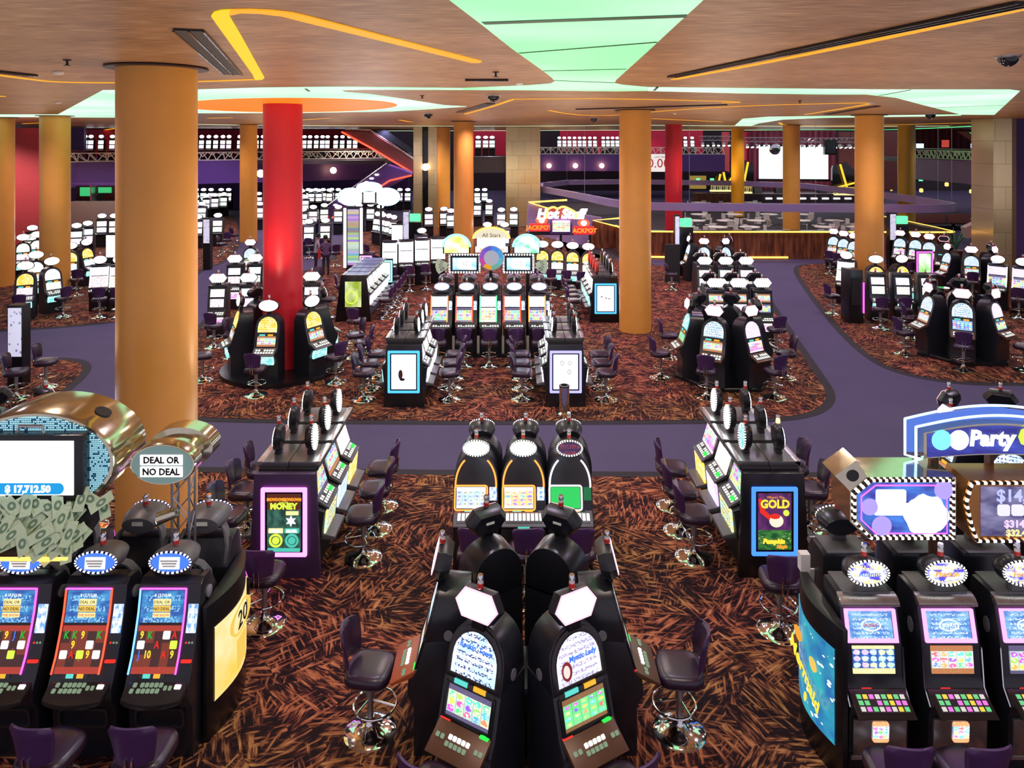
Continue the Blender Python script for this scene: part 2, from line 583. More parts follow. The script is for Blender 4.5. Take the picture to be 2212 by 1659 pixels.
M['p_gold'] = paytable('golden_paytable', (1, .58, .05, 1), (1, .85, .35, 1), (.55, .12, .02, 1), 1.5)
M['p_pink'] = paytable('pink_paytable', (.9, .5, .9, 1), (.6, .6, 1, 1), (1, .95, 1, 1), 1.3)
M['p_teal'] = paytable('teal_paytable', (.2, .75, .75, 1), (.65, .95, .9, 1), (.05, .2, .25, 1), 1.3)
M['p_belly'] = paytable('belly_glass', (.85, .75, .25, 1), (.55, .85, .75, 1), (.25, .15, .1, 1), 1.1, 4)
# ------------------------------------------------------------------ stool
def make_stool(hi=True):
    r = empty('swivel_stool')
    n = 24 if hi else 12
    g = G().lathe([(.265, 0), (.27, .012), (.25, .03), (.17, .05), (.08, .085), (.045, .13), (.04, .16)], n)
    g.build('base', M['chrome'], r)
    G().lathe([(.032, .12), (.032, .34), (.040, .345), (.040, .50), (.075, .53), (.075, .555)], 12).build('post', M['steel'], r)
    g = G()
    g.tube([(.215 * math.cos(2 * PI * k / n), .215 * math.sin(2 * PI * k / n) - .05, .29) for k in range(n)], .0125, 8 if hi else 5, True)
    for a in (40, 140, 270):
        g.tube([(.02 * math.cos(R(a)), .02 * math.sin(R(a)), .33), (.215 * math.cos(R(a)), .215 * math.sin(R(a)) - .05, .29)], .009, 6 if hi else 4)
    g.build('foot_ring', M['chrome'], r)
    # cushion
    g = G()
    m = 32 if hi else 16

    def rr(a, b, z, yo=0):
        o = []
        for k in range(m):
            t = 2 * PI * k / m
            c, s_ = math.cos(t), math.sin(t)
            e = .55
            o.append((a * abs(c) ** e * (1 if c > 0 else -1), yo + b * abs(s_) ** e * (1 if s_ > 0 else -1), z))
        return o
    g.loft([rr(.17, .17, .555), rr(.215, .215, .57), rr(.235, .235, .60), rr(.235, .235, .645), rr(.222, .222, .675), rr(.17, .17, .69), rr(.08, .08, .693)])
    g.build('seat', M['vinyl'], r, ang=60)
    # back shell
    nx, nz = (11, 9) if hi else (7, 5)
    fr, bk = [], []
    for j in range(nz):
        v = j / (nz - 1)
        hw = .165 + .05 * v
        hw *= 1 - .16 * max(0, (v - .86) / .14) ** 1.5
        z0 = .72 + .36 * v
        for i in range(nx):
            u = -1 + 2 * i / (nx - 1)
            x = hw * u
            zz = z0 - .035 * v * u * u
            y = .245 - .075 * u * u + .05 * v * v
            th = .024 * (1 - .5 * abs(u) ** 4) * (1 - .5 * abs(2 * v - 1) ** 6)
            fr.append((x, y - th, zz))
            bk.append((x, y + th, zz))
    for nm, mat in (('backrest', M['vinylbrown']),):
        g = G()
        b = len(g.v)
        g.v += [V3(p) for p in fr] + [V3(p) for p in bk]
        q = nx * nz
        for j in range(nz - 1):
            for i in range(nx - 1):
                a = j * nx + i
                g.face((a, a + 1, a + nx + 1, a + nx), mi=0)
                g.face((q + a + 1, q + a, q + a + nx, q + a + nx + 1), mi=1)
        per = [i for i in range(nx)] + [j * nx + nx - 1 for j in range(1, nz)] + [(nz - 1) * nx + i for i in reversed(range(nx - 1))] + [j * nx for j in reversed(range(1, nz - 1))]
        for k in range(len(per)):
            a, c = per[k], per[(k + 1) % len(per)]
            g.face((c, a, q + a, q + c), mi=1)
        g.build(nm, [M['vinylbrown'], M['vinylback']], r, ang=70)
    for sx in (-1, 1):
        G().tube([(sx * .028, .05, .545), (sx * .028, .20, .55), (sx * .028, .262, .60), (sx * .028, .278, .80)], .011, 8 if hi else 5).build('back_bracket', M['chrome'], r)
    return r


# ------------------------------------------------------------------ machine pieces
def tower(r, x, y, z, k=1.0, lit=False):
    g = G().lathe([(.028 * k, 0), (.030 * k, .012), (.030 * k, .05 * k), (.026 * k, .052 * k), (.026 * k, .085 * k), (.030 * k, .087 * k), (.030 * k, .115 * k), (.024 * k, .128 * k)], 12, (x, y, z),
                  mis=[0, 1, 1, 2, 2, 0, 0])
    return g.build('tower_light', [M['chrome'], M['lens_lit'] if lit else M['lens_red'], M['lens_lit'] if lit else M['lens_white']], r)


TILT = (0, .17, .985)


def topper_plate(r, kind, O, a, b, face, bulbmat=None, depth=.14, V=TILT, housing=None, rimmat=None, tw=True, lit=False):
    """sign on top of a machine: housing with a lit face as its own piece"""
    V_ = V3(V).normalized()
    N = V3((1, 0, 0)).cross(V_)
    O = V3(O)
    out = {'hex': HEX(a, b, a * .62), 'oval': ell(a, b), 'round': ell(a, b)}[kind]
    g = G()
    o1 = [O + V3((1, 0, 0)) * p[0] + V_ * p[1] for p in out]
    o2 = [O - N * depth * .45 + V3((1, 0, 0)) * p[0] * 1.06 + V_ * p[1] * 1.08 for p in out]
    o3 = [O - N * depth + V3((1, 0, 0)) * p[0] * .82 + V_ * p[1] * .86 for p in out]
    g.loft([o1, o2, o3])
    h = g.build('topper', housing or M['body'], r, bev=.004)
    G().plate(sc(out, .86, .82), O + N * .012, V=V_, t=.012).build('sign_face', face, h)
    if bulbmat:
        n = len(out) if kind != 'hex' else 6
        pts = sc(out, .95, .94)
        if kind == 'hex':
            q = []
            for i in range(6):
                for k in range(6):
                    p0, p1 = pts[i], pts[(i + 1) % 6]
                    q.append((p0[0] + (p1[0] - p0[0]) * k / 6, p0[1] + (p1[1] - p0[1]) * k / 6))
            pts = q
        G().tube([O + N * .012 + V3((1, 0, 0)) * p[0] + V_ * p[1] for p in pts], .011, 6, True).build('bulb_border', bulbmat, h)
    elif rimmat:
        G().ring(sc(out, .95, .96), sc(out, .87, .83), O + N * .010, V=V_, t=.012).build('rim_light', rimmat, h)
    if tw:
        tower(r, 0, O.y + depth * .4, O.z + b * .98, 1.0, lit)
    return h


def neck(r, y0, z0, z1, a=.07, mat=None):
    G().prism([(-a, y0 - .04, z0), (a, y0 - .04, z0), (a * .8, y0 - .03, z1), (-a * .8, y0 - .03, z1)], (0, .09, 0)).build('topper_neck', mat or M['black'], r, bev=.006)


def deck(r, prof, hw, mat, keys=None, hi=False, ncol=8):
    d = G().profx(prof, -hw, hw).build('button_deck', mat, r, bev=.006)
    p0, p1 = V3((0, *prof[-2])), V3((0, *prof[-1]))
    Vv = (p1 - p0)
    mid = (p0 + p1) / 2
    if not hi:
        L = Vv.length
        G().plate(rect(hw * .86, L * .3), mid + V3((1, 0, 0)).cross(Vv.normalized()) * .006, V=Vv, t=.008).build('button_panel', keys or M['keys'], d)
    return d, mid, Vv


def m_arch(up, low, topper='hex', face=None, deckm=None, hi=False, lower_glass=None, title=None):
    """arched black cabinet: half-round upper glass, sloping lower screen, plate-like deck"""
    r = empty('slot_machine')
    W = .30
    g = G().profx([(-.22, 0), (-.22, .48), (-.28, .60), (-.28, .70), (-.205, .80), (-.105, 1.12), (.33, 1.12), (.33, 0)], -W, W)
    na = 14 if hi else 8
    yf = lambda z: -.105 + (z - 1.12) * .28
    a0 = arch(W, 1.1, 1.30, na)
    l0 = [(x, yf(z), z) for x, z in a0]
    l1 = [(x * .97, .33, z - .02) for x, z in a0]
    g.loft([l0, l1])
    g.build('cabinet', M['body'], r, bev=.008 if hi else 0)
    V_ = V3((0, .28, 1)).normalized()
    O = V3((0, yf(1.12), 1.12))
    N = V3((1, 0, 0)).cross(V_)
    ao = arch(.285, .02, .19, na)
    ai = arch(.235, .045, .185, na)
    if hi:
        G().ring(ao, ai, O + N * .02, V=V_, t=.03).build('arch_trim', M['trim'], r, bev=.004)
    G().plate(ai, O + N * .012, V=V_, t=.01).build('upper_screen', up, r)
    Vl = V3((0, .10, .32)).normalized()
    Nl = V3((1, 0, 0)).cross(Vl)
    Ol = V3((0, -.205, .80))
    G().plate(rect(-.24, .24, .295, .335), Ol + Nl * .014, V=Vl, t=.014).build('meter_strip', M['strip'], r)
    G().plate(rect(-.225, .225, .045, .285), Ol + Nl * .012, V=Vl, t=.012).build('lower_screen', low, r)
    if lower_glass:
        G().plate(rect(-.22, .22, 0, .2), (0, -.30, .42), V=(0, -.08, 1), t=.06).build('belly_panel', lower_glass, r)
    if hi:
        G().ring(rect(-.262, .262, .02, .30), rect(-.228, .228, .042, .288), Ol + Nl * .022, V=Vl, t=.022).build('screen_bezel', M['black'], r, bev=.004)
        for sx in (-1, 1):
            G().plate(ell(.045, .05, 18), (sx * (W + .004), .12, 1.18), U=(0, sx, 0), V=(0, 0, 1), t=.008).build('side_disc', M['disc'], r)
        G().plate(rrect(.05, .016, .012), Ol + Nl * .02 + V3((-.215, 0, 0)) + Vl * .005, V=Vl, t=.02).build('ticket_slot', M['red_btn'], r)
        G().plate(ell(.045, .02, 16), Ol + Nl * .03 + V3((.20, 0, 0)) + Vl * .005, V=Vl, t=.03).build('spin_button', M['grn_btn'], r)
    prof = [(-.20, .80), (-.20, .76), (-.44, .665), (-.46, .685), (-.215, .815)]
    d, mid, Vv = deck(r, prof, .27, deckm or M['brown'], hi=hi)
    if hi:
        Vn = Vv.normalized()
        Nn = V3((1, 0, 0)).cross(Vn)
        for row, xs, mt in ((.03, (-.09, -.045, 0, .045, .09), 'wht_btn'), (-.025, (-.10, -.055, -.01, .035, .08), 'dim_btn'), (.01, (-.215, -.165, .185, .23), 'dim_btn')):
            for x in xs:
                G().plate(rrect(.016, .018, .005, 2), mid + Nn * .012 + V3((x, 0, 0)) + Vn * row, V=Vn, t=.014).build('button', M[mt], d)
    if topper == 'hex':
        neck(r, .02, 1.56, 1.68)
        topper_plate(r, 'hex', (0, -.03, 1.79), .24, .125, face or M['face'], None, .16, (0, .25, .97), rimmat=M['facerim'])
        if hi:
            G().plate(rect(.05, .018), (0, .135, 1.775), U=(-1, 0, 0), V=(0, -.15, 1), t=.006).build('rating_label', M['paper'], r)
    else:
        neck(r, .06, 1.56, 1.70, .05)
        topper_plate(r, 'oval', (0, .0, 1.80), .25, .14, face or M['facewarm'], M['bulb28'] if hi else None, .13, rimmat=M['lightw'])
    return r


CURVE = [(-.255, .86), (-.185, .98), (-.115, 1.16), (-.06, 1.33), (-.025, 1.50), (-.018, 1.54)]


def m_curve(hi=False, top='barrel', up=None, low=None, face=None, ledL=None, ledR=None, side=True):
    """tall cabinet with one curved portrait screen edged in light tubes"""
    r = empty('slot_machine')
    W = .31
    prof = [(-.20, 0), (-.22, .50), (-.30, .62), (-.31, .74), (-.26, .83), (-.19, .97), (-.12, 1.15), (-.065, 1.33), (-.03, 1.50), (-.02, 1.57), (.05, 1.62), (.20, 1.60), (.36, 1.36), (.38, 0)]
    G().profx(prof, -W, W).build('cabinet', M['body'], r, bev=.014)
    x0, x1 = (-.27, .15) if side else (-.26, .26)
    half = CURVE[:3] + [(-.095, 1.22)]
    uph = [(-.087, 1.245), (-.06, 1.33), (-.03, 1.47), (-.022, 1.52)]
    G().ribbon(half, x0, x1).build('reel_screen', low, r)
    G().ribbon(uph, x0, x1).build('upper_screen', up, r)
    for x, mt in ((x0 - .018, ledL), (x1 + .018, ledR)):
        G().tube([(x, y - .018, z + .005) for y, z in CURVE], .010 if hi else .017, 6).build('light_strip', mt, r)
    if side:
        G().ribbon([(-.115, 1.16), (-.06, 1.33), (-.045, 1.40)], .20, .295).build('side_screen', M['p_blueside'], r)
    if hi:
        G().tube([(x0 - .018, -.04, 1.545), (x1 + .018, -.04, 1.545)], .009, 6).build('top_light_strip', M['pinkneon'], r)
        G().plate(rrect(.05, .014, .01), (.247, -.222, .955), V=(0, .5, .87), t=.02).build('bill_slot', M['red_btn'], r)
        for k, mt in enumerate(('red_btn', 'dim_btn', 'dim_btn')):
            G().plate(ell(.010, .010, 12), (.215 + .03 * k, -.150, 1.085), V=(0, .37, .93), t=.01).build('side_button', M[mt], r)
        G().lathe([(.055, 0), (.058, .02), (.04, .03)], 20).xf(Matrix.Translation((W + .0, .13, 1.42)) @ Matrix.Rotation(R(90), 4, 'Y')).build('hinge_disc', M['disc'], r)
        G().plate(rect(.12, .02), (-.06, -.262, .845), V=(0, .5, .87), t=.008).build('meter_strip', M['strip'], r)
        # coin tray mouth
        G().ring(rrect(.24, .10, .05), rrect(.22, .08, .04), (0, -.245, .42), V=(0, -.1, 1), t=.03).build('tray_rim', M['trim'], r)
    # rounded deck
    n = 10
    lp = [(-.28, -.27), (.28, -.27), (.29, -.33)] + [(.29 * math.cos(PI * k / n), -.40 - .07 * math.sin(PI * k / n)) for k in range(1, n)] + [(-.29, -.33)]
    g = G()
    zz = lambda y: .80 + (y + .27) * .38
    g.loft([[(x, y, zz(y) - .045) for x, y in lp], [(x * 1.02, y * 1.01, zz(y) - .02) for x, y in lp], [(x, y, zz(y)) for x, y in lp]])
    d = g.build('button_deck', M['trim'], r)
    Vn = V3((0, 1, .38)).normalized()
    Nn = V3((1, 0, 0)).cross(Vn)
    if hi:
        for row, xs, w in ((.045, [-.20] + [-.13 + .045 * k for k in range(5)], .017), (-.005, [-.21] + [-.145 + .045 * k for k in range(5)], .017), (.02, [.10, .145], .014), (.03, [.215], .03)):
            for x in xs:
                y = -.35 + row
                G().plate(rrect(w, .019, .005, 2), V3((x - .0, y, zz(y))) + Nn * .010, V=Vn, t=.014).build('button', M['dim_btn'] if w < .02 else M['wht_btn'], d)
    else:
        y = -.36
        G().plate(rect(.24, .05), V3((0, y, zz(y))) + Nn * .008, V=Vn, t=.01).build('button_panel', M['keys'], d)
    if top == 'barrel':
        for sx in (-1, 1):
            p = [(sx * .27, .30, 1.36), (sx * .27, .24, 1.55), (sx * .22, .17, 1.68), (sx * .15, .12, 1.74)]
            g = G()
            lo = []
            for q in p:
                lo.append([(q[0] - .015, q[1] - .05, q[2]), (q[0] + .015, q[1] - .05, q[2]), (q[0] + .015, q[1] + .05, q[2]), (q[0] - .015, q[1] + .05, q[2])])
            g.loft(lo).build('topper_arm', M['grey'], r, bev=.006)
        h = topper_plate(r, 'oval', (0, -.02, 1.80), .215, .105, face or M['faceviolet'], M['bulbblue'], .30, (0, .12, .99), housing=M['grey'], tw=True)
        if hi:
            G().plate(rect(.10, .055), (0, -.045, 1.80), V=(0, .12, .99), t=.008).build('title_plate', M['print_white'], h)
            for k, zz in enumerate((.028, 0, -.028)):
                G().plate(rect(.085 - .01 * k, .008), (0, -.052 - zz * .12, 1.80 + zz), V=(0, .12, .99), t=.004).build('print_line', M['paper'], h)
            G().plate(rect(.06, .03), (0, .285, 1.80), U=(-1, 0, 0), V=(0, -.1, 1), t=.006).build('rating_label', M['paper'], r)
    elif top == 'round':
        neck(r, .10, 1.58, 1.68, .05)
        topper_plate(r, 'oval', (0, .02, 1.78), .22, .14, face or M['face'], None, .12, rimmat=M['lightw'])
    return r


def m_box(up, low, belly=None, hi=False, face=None, top='oval', frame=None, deckkeys=None, lite=False):
    """straight slant-top cabinet: framed upper screen, lower screen, deck and silver belly door"""
    r = empty('slot_machine')
    W = .28
    prof = [(-.24, 0), (-.26, .60), (-.30, .70), (-.20, .80), (-.17, .90), (-.14, 1.19), (-.06, 1.50), (-.08, 1.53), (-.07, 1.57), (.0, 1.60), (.28, 1.60), (.30, 1.56), (.30, 0)]
    G().profx(prof, -W, W).build('cabinet', M['body'], r, bev=.008 if not lite else 0)
    Vl = V3((0, .03, .29)).normalized()
    G().plate(rect(-.20, .20, .03, .275), V3((0, -.17, .90)) + V3((1, 0, 0)).cross(Vl) * .012, V=Vl, t=.012).build('lower_screen', low, r)
    Vu = V3((0, .08, .31)).normalized()
    Nu = V3((1, 0, 0)).cross(Vu)
    Ou = V3((0, -.14, 1.19))
    G().plate(rect(-.205, .205, .045, .275), Ou + Nu * .010, V=Vu, t=.01).build('upper_screen', up, r)
    if frame:
        G().ring(rect(-.245, .245, .015, .30), rect(-.215, .215, .045, .285), Ou + Nu * .03, V=Vu, t=.03).build('screen_light_frame', frame, r, bev=.006)
    if hi:
        G().profx([(-.06, 1.50), (-.105, 1.52), (-.11, 1.545), (-.06, 1.59), (.0, 1.605), (-.01, 1.57)], -W - .004, W + .004).build('chrome_lip', M['silver'], r, bev=.006)
        G().plate(rect(.23, .17), (0, .14, 1.615), V=(0, 1, 0), t=.02).build('top_hatch', M['grey'], r, bev=.006)
        for sx in (-1, 1):
            G().tube([(sx * (W + .004), -.285, .70), (sx * (W + .004), -.19, .82), (sx * (W + .004), -.15, 1.17)], .010, 6).build('side_trim', M['chrome'], r)
        G().plate(ell(.05, .075, 18), (-W - .004, .05, 1.25), U=(0, -1, 0), V=(0, 0, 1), t=.006).build('side_disc', M['disc'], r)
        G().plate(rect(.045, .085), (W + .03, .06, 1.22), V=(0, .1, 1), t=.02).build('notice_plate', M['paper'], r)
        G().plate(rect(-.14, -.03, .01, .05), V3((0, -.182, .815)), V=(0, .3, 1), t=.012).build('amber_meter', M['amber'], r)
        G().plate(rect(.01, .15, .02, .04), V3((0, -.182, .825)), V=(0, .3, 1), t=.012).build('ticket_light', M['teal'], r)
        G().plate(rrect(.05, .016, .012), V3((-.085, -.205, .80)), V=(0, .5, .9), t=.012).build('bill_slot', M['red_btn'], r)
        G().plate(rrect(.05, .018, .014), V3((-.12, -.318, .655)), V=(0, 0, 1), t=.02).build('coin_light', M['teal'], r)
        b = G().plate(rect(-.25, .25, 0, .36), (0, -.275, .22), V=(0, -.04, 1), t=.03).build('belly_door', M['silver2'], r, bev=.008)
        G().plate(rrect(.075, .095, .02), (0.0, -.300, .47), V=(0, -.04, 1), t=.02).build('belly_emblem', M['s_emblem'], b)
        G().plate(rect(.27, .015), (0, -.280, .215), t=.02).build('belly_ledge', M['silver'], b)
    elif belly:
        G().plate(rect(-.22, .22, 0, .24), (0, -.275, .40), V=(0, -.04, 1), t=.03).build('belly_panel', belly, r)
    prof = [(-.20, .80), (-.20, .75), (-.42, .68), (-.435, .70), (-.21, .815)]
    d, mid, Vv = deck(r, prof, .27, M['trim'], deckkeys or M['keys'])
    if top == 'oval':
        neck(r, .02, 1.58, 1.70, .085, M['grey'])
        topper_plate(r, 'oval', (0, -.06, 1.82), .205, .115, face or M['facewarm'], M['bulb28'] if hi else None, .20, housing=M['body'], rimmat=M['lightw'])
    elif top == 'hex':
        neck(r, .02, 1.58, 1.68, .08)
        topper_plate(r, 'hex', (0, -.04, 1.79), .27, .13, face or M['face'], M['bulb28'] if not lite else None, .12, rimmat=M['lightw'])
    elif top == 'round':
        neck(r, .02, 1.58, 1.68, .05)
        topper_plate(r, 'round', (0, -.02, 1.80), .16, .17, face or M['face'], None, .10, rimmat=M['lightw'])
    else:
        tower(r, 0, .08, 1.60)
    return r


def m_bank(up, belly, face=None, lit=False, twlit=False, hi=True, body=None):
    """back-to-back bank machine: flat top plate, slanted screen, deck over a lit belly glass, silver tray; origin at its back"""
    r = empty('slot_machine')
    W = .355
    prof = [(-.0, 0), (-.0, 1.45), (-.40, 1.45), (-.385, 1.38), (-.30, 1.34), (-.30, .98), (-.36, .90), (-.52, .84), (-.50, .80), (-.46, .47), (-.40, .40), (-.40, 0)]
    G().profx(prof, -W, W).build('cabinet', body or M['matte'], r, bev=.006 if hi else 0)
    G().box(-W + .055, W - .055, -.44, -.0, 1.45, 1.52).build('top_plate', body or M['topgrey'], r, bev=.006)
    G().profx([(-.44, 1.452), (-.44, 1.522), (-.40, 1.53), (-.36, 1.526), (-.36, 1.50)], -W + .055, W - .055).build('top_trim', M['silver'], r)
    G().plate(rect(-.26, .26, 0, .06), (0, -.397, 1.385), V=(0, -.2, 1), t=.012).build('meter_strip', M['strip'], r)
    Vu = V3((0, .10, .33)).normalized()
    G().plate(rect(-.27, .27, 0, .335), (0, -.395, .985), V=Vu, t=.02).build('upper_screen', up, r)
    prof = [(-.36, .97), (-.37, .93), (-.545, .84), (-.56, .865), (-.365, .985)]
    d, mid, Vv = deck(r, prof, .27, M['grey'], M['keys'])
    if hi:
        G().plate(rrect(.05, .03, .02), mid + V3((.16, -.01, .02)), V=Vv, t=.02).build('spin_button', M['grn_btn'], d)
    G().plate(rect(-.26, .26, 0, .31), (0, -.505, .50), V=(0, -.03, .31), t=.03).build('belly_panel', belly, r)
    G().profx([(-.42, .48), (-.50, .50), (-.64, .47), (-.65, .44), (-.62, .43), (-.42, .43)], -W + .07, W - .07).build('coin_tray', M['grey'], r, bev=.006)
    neck(r, -.24, 1.49, 1.58, .06)
    topper_plate(r, 'round', (0, -.27, 1.75), .155, .185, face or M['face'], M['bulb28'] if lit else None, .10, (0, .06, 1), housing=M['black'], lit=twlit)
    return r


def m_neon(up, face, neon, idle=False):
    """round-shouldered cabinet with neon arcs, square framed screen and side panel"""
    r = empty('slot_machine')
    W = .315
    a0 = arch(W, 1.10, 1.18, 14, .42)
    yf = lambda z: -.17 + (z - 1.1) * .25
    g = G().profx([(-.22, 0), (-.23, .60), (-.36, .68), (-.37, .76), (-.24, .84), (-.17, 1.12), (.30, 1.12), (.30, 0)], -W, W)
    g.loft([[(x, yf(z), z) for x, z in a0], [(x, .30, z) for x, z in a0]])
    g.build('cabinet', M['body'], r, bev=.008)
    V_ = V3((0, .25, 1)).normalized()
    N = V3((1, 0, 0)).cross(V_)
    O = V3((0, yf(1.1), 1.1))
    a1 = arch(.27, .03, .08, 14, .36)
    G().plate(a1, O + N * .010, V=V_, t=.01).build('upper_panel', M['trim'], r)
    for sx in (-1, 1):
        G().tube([O + N * .022 + V3((sx * .285 * math.cos(R(q)), 0, 0)) + V_ * (.075 + .39 * math.sin(R(q))) for q in range(-4, 62, 6)], .012, 6).build('neon_arc', neon, r)
    Vl = V3((0, .09, .30)).normalized()
    Nl = V3((1, 0, 0)).cross(Vl)
    Ol = V3((0, -.245, .86))
    G().plate(rect(-.27, .14, .03, .30), Ol + Nl * .010, V=Vl, t=.012).build('main_screen', up, r)
    fr = rrect(.225, .155, .03)
    G().tube([Ol + Nl * .024 + V3((-.065 + x, 0, 0)) + Vl * (.165 + y) for x, y in fr], .011, 6, True).build('neon_frame', M['lightw'] if idle else neon, r)
    G().plate(rect(.19, .295, .13, .30), Ol + Nl * .010, V=Vl, t=.012).build('side_screen', M['p_blueside'] if not idle else M['s_idle2'], r)
    prof = [(-.24, .85), (-.25, .80), (-.45, .73), (-.46, .75), (-.245, .865)]
    d, mid, Vv = deck(r, prof, .30, M['grey'], M['keys2'])
    G().plate(rect(.20, .016), (0, -.262, .868), V=(0, .4, 1), t=.01).build('meter_strip', M['strip'], r)
    G().plate(rect(.08, .02), (0.0, -.47, .735), V=(0, .5, .8), t=.012).build('ticket_light', M['teal'], r)
    neck(r, .05, 1.56, 1.64, .10, M['silver'])
    topper_plate(r, 'oval', (0, -.09, 1.66), .19, .105, face, M['bulb28'], .24, (0, .30, .95), housing=M['goldmetal'])
    return r


def m_lite(up, low, face, top='oval'):
    """far upright machine"""
    r = empty('slot_machine')
    W = .28
    G().profx([(-.22, 0), (-.24, .62), (-.34, .70), (-.34, .74), (-.20, .80), (-.08, 1.50), (.0, 1.58), (.30, 1.58), (.30, 0)], -W, W).build('cabinet', M['body'], r)
    Vl = V3((0, .12, .70)).normalized()
    N = V3((1, 0, 0)).cross(Vl)
    O = V3((0, -.20, .80))
    G().plate(rect(-.24, .24, .04, .31), O + N * .012, V=Vl, t=.012).build('lower_screen', low, r)
    G().plate(rect(-.24, .24, .38, .66), O + N * .012, V=Vl, t=.012).build('upper_screen', up, r)
    topper_plate(r, top, (0, -.02, 1.76), .25, .14, face, None, .12, tw=False)
    return r


M['p_blueside'] = paytable('blue_side_screen', (.12, .3, 1, 1), (.75, .85, 1, 1), (1, 1, 1, 1), 1.3, 3)
M['s_idle2'] = emat('green_idle_panel', (.02, .22, .08, 1), .7)
M['s_emblem'] = screen('emblem_screen', (.9, .9, 1, 1), (.55, .6, 1, 1), 3, 3, 1.4, band=(.9, .3, .1, 1), low=.2, size=.46)
M['silver2'] = pmat('dull_silver_door', (.34, .32, .31, 1), .22, .85)

M['bluesign'] = emat('blue_oval_sign', (.05, .16, .95, 1), 1.4)
M['p_dusk'] = paytable('dusk_blue_glass', (.02, .10, .40, 1), (.05, .30, .62, 1), (.25, .55, .85, 1), 1.0, 3)
M['p_party'] = paytable('oval_picture_sign', (1, 1, 1, 1), (.06, .05, .55, 1), (1, .75, .2, 1), 1.5, 3)
PROTO = {}
SPEC = {
    'stool': lambda: make_stool(True),
    'stool_far': lambda: make_stool(False),
    'arch_hi': lambda: m_arch(M['p_sky'], M['s_pale'], 'hex', M['faceblue'], hi=True),
    'arch': lambda: m_arch(M['p_sky'], M['s_cream'], 'hex', M['faceblue']),
    'oval': lambda: m_arch(M['p_gold'], M['s_cream'], 'oval', deckm=M['grey'], lower_glass=M['p_teal']),
    'curve_hi': lambda: m_curve(True, 'barrel', M['p_dusk'], M['s_red'], M['bluesign'], M['pinkneon'], M['blueneon']),
    'curve': lambda: m_curve(False, 'barrel', M['p_far'], M['s_cream'], M['face'], M['orangeneon'], M['orangeneon']),
    'curve_far': lambda: m_curve(False, 'round', M['p_far'], M['s_far'], M['face'], M['lightw'], M['lightw'], side=False),
    'curve_plain': lambda: m_curve(False, 'none', M['p_white'], M['p_far'], M['face'], M['lightw'], M['lightw'], side=False),
    'box_hi': lambda: m_box(M['p_blue'], M['s_shell'], hi=True, face=M['p_party'], frame=M['magneon'], deckkeys=M['keysp']),
    'box_plain': lambda: m_box(M['p_gold'], M['s_white'], M['p_teal'], top='none'),
    'up': lambda: m_box(M['p_far'], M['s_far'], M['s_pink'], top='hex'),
    'bank_lit': lambda: m_bank(M['s_cream'], M['p_belly'], M['face'], True),
    'bank_dark': lambda: m_bank(M['s_cream'], M['p_belly'], M['face'], False),
    'bank_amber': lambda: m_bank(M['s_cream'], M['p_belly'], M['face'], False, True),
    'bank_far': lambda: m_bank(M['s_white'], M['p_teal'], M['face'], False, hi=False),
    'neon': lambda: m_neon(M['s_frost'], M['face'], M['orangeneon']),
    'neon_idle': lambda: m_neon(M['s_idle'], M['s_dimsign'], M['lightw'], True),
    'lite': lambda: m_lite(M['p_far'], M['s_far'], M['face']),
    'lite_round': lambda: m_lite(M['p_far'], M['s_far'], M['faceviolet'], 'round'),
}
M['s_dimsign'] = paytable('dim_sign', (.10, .02, .05, 1), (.02, .02, .12, 1), (.4, .05, .1, 1), .8, 2)


def child(root, stem_):
    for c in KIDS2(root):
        if c.name.split('.')[0] == stem_:
            return c


_tree = {}


def KIDS2(root):
    out = []
    st = list(_tree.get(root.name, ()))
    while st:
        c = st.pop()
        out.append(c)
        st += _tree.get(c.name, ())
    return out


def dup2(o, parent=None):
    c = o.copy()
    COL.objects.link(c)
    c.parent = parent
    _tree[c.name] = []
    if parent is not None:
        _tree[parent.name].append(c)
    for ch in list(_tree.get(o.name, ())):
        dup2(ch, c)
    return c


def reg(o):
    _tree[o.name] = list(o.children)
    for c in _tree[o.name]:
        reg(c)


def put(kind, x, y, rz, label, cat, group=None, over=None, name=None):
    if kind not in PROTO:
        o = SPEC[kind]()
        bpy.context.view_layer.update()
        reg(o)
        PROTO[kind] = o
    else:
        o = dup2(PROTO[kind])
    o.location = (x, y, 0) if not isinstance(y, Vector) else y
    o.rotation_euler = (0, 0, rz)
    if group is None and 'group' in o:
        del o['group']
    tag(o, label, cat, group)
    for c in KIDS2(o):
        st = c.name.split('.')[0]
        if c.material_slots and c.material_slots[0].link == 'OBJECT':
            c.material_slots[0].link = 'DATA'
        nm = (over or {}).get(st)
        if nm is None and over is None:
            continue
        if nm:
            c.material_slots[0].link = 'OBJECT'
            c.material_slots[0].material = M[nm]
    return o


def machine(kind, x, y, rz, label, group=None, over=None, z=0):
    o = put(kind, x, y, rz, label, 'slot machine', group, over)
    o.location.z = z
    return o


def stool(x, y, rz, label, group=None, far=False, z=0):
    o = put('stool_far' if far else 'stool', x, y, rz + R(rnd.uniform(-9, 9)), label, 'stool', group)
    o.location.z = z
    return o


def front(rz):
    return V3((math.sin(rz), -math.cos(rz), 0))
# ------------------------------------------------------------------ setting: floor
t = NT('leaf_carpet')
co = t.n('TexCoord', out=3)


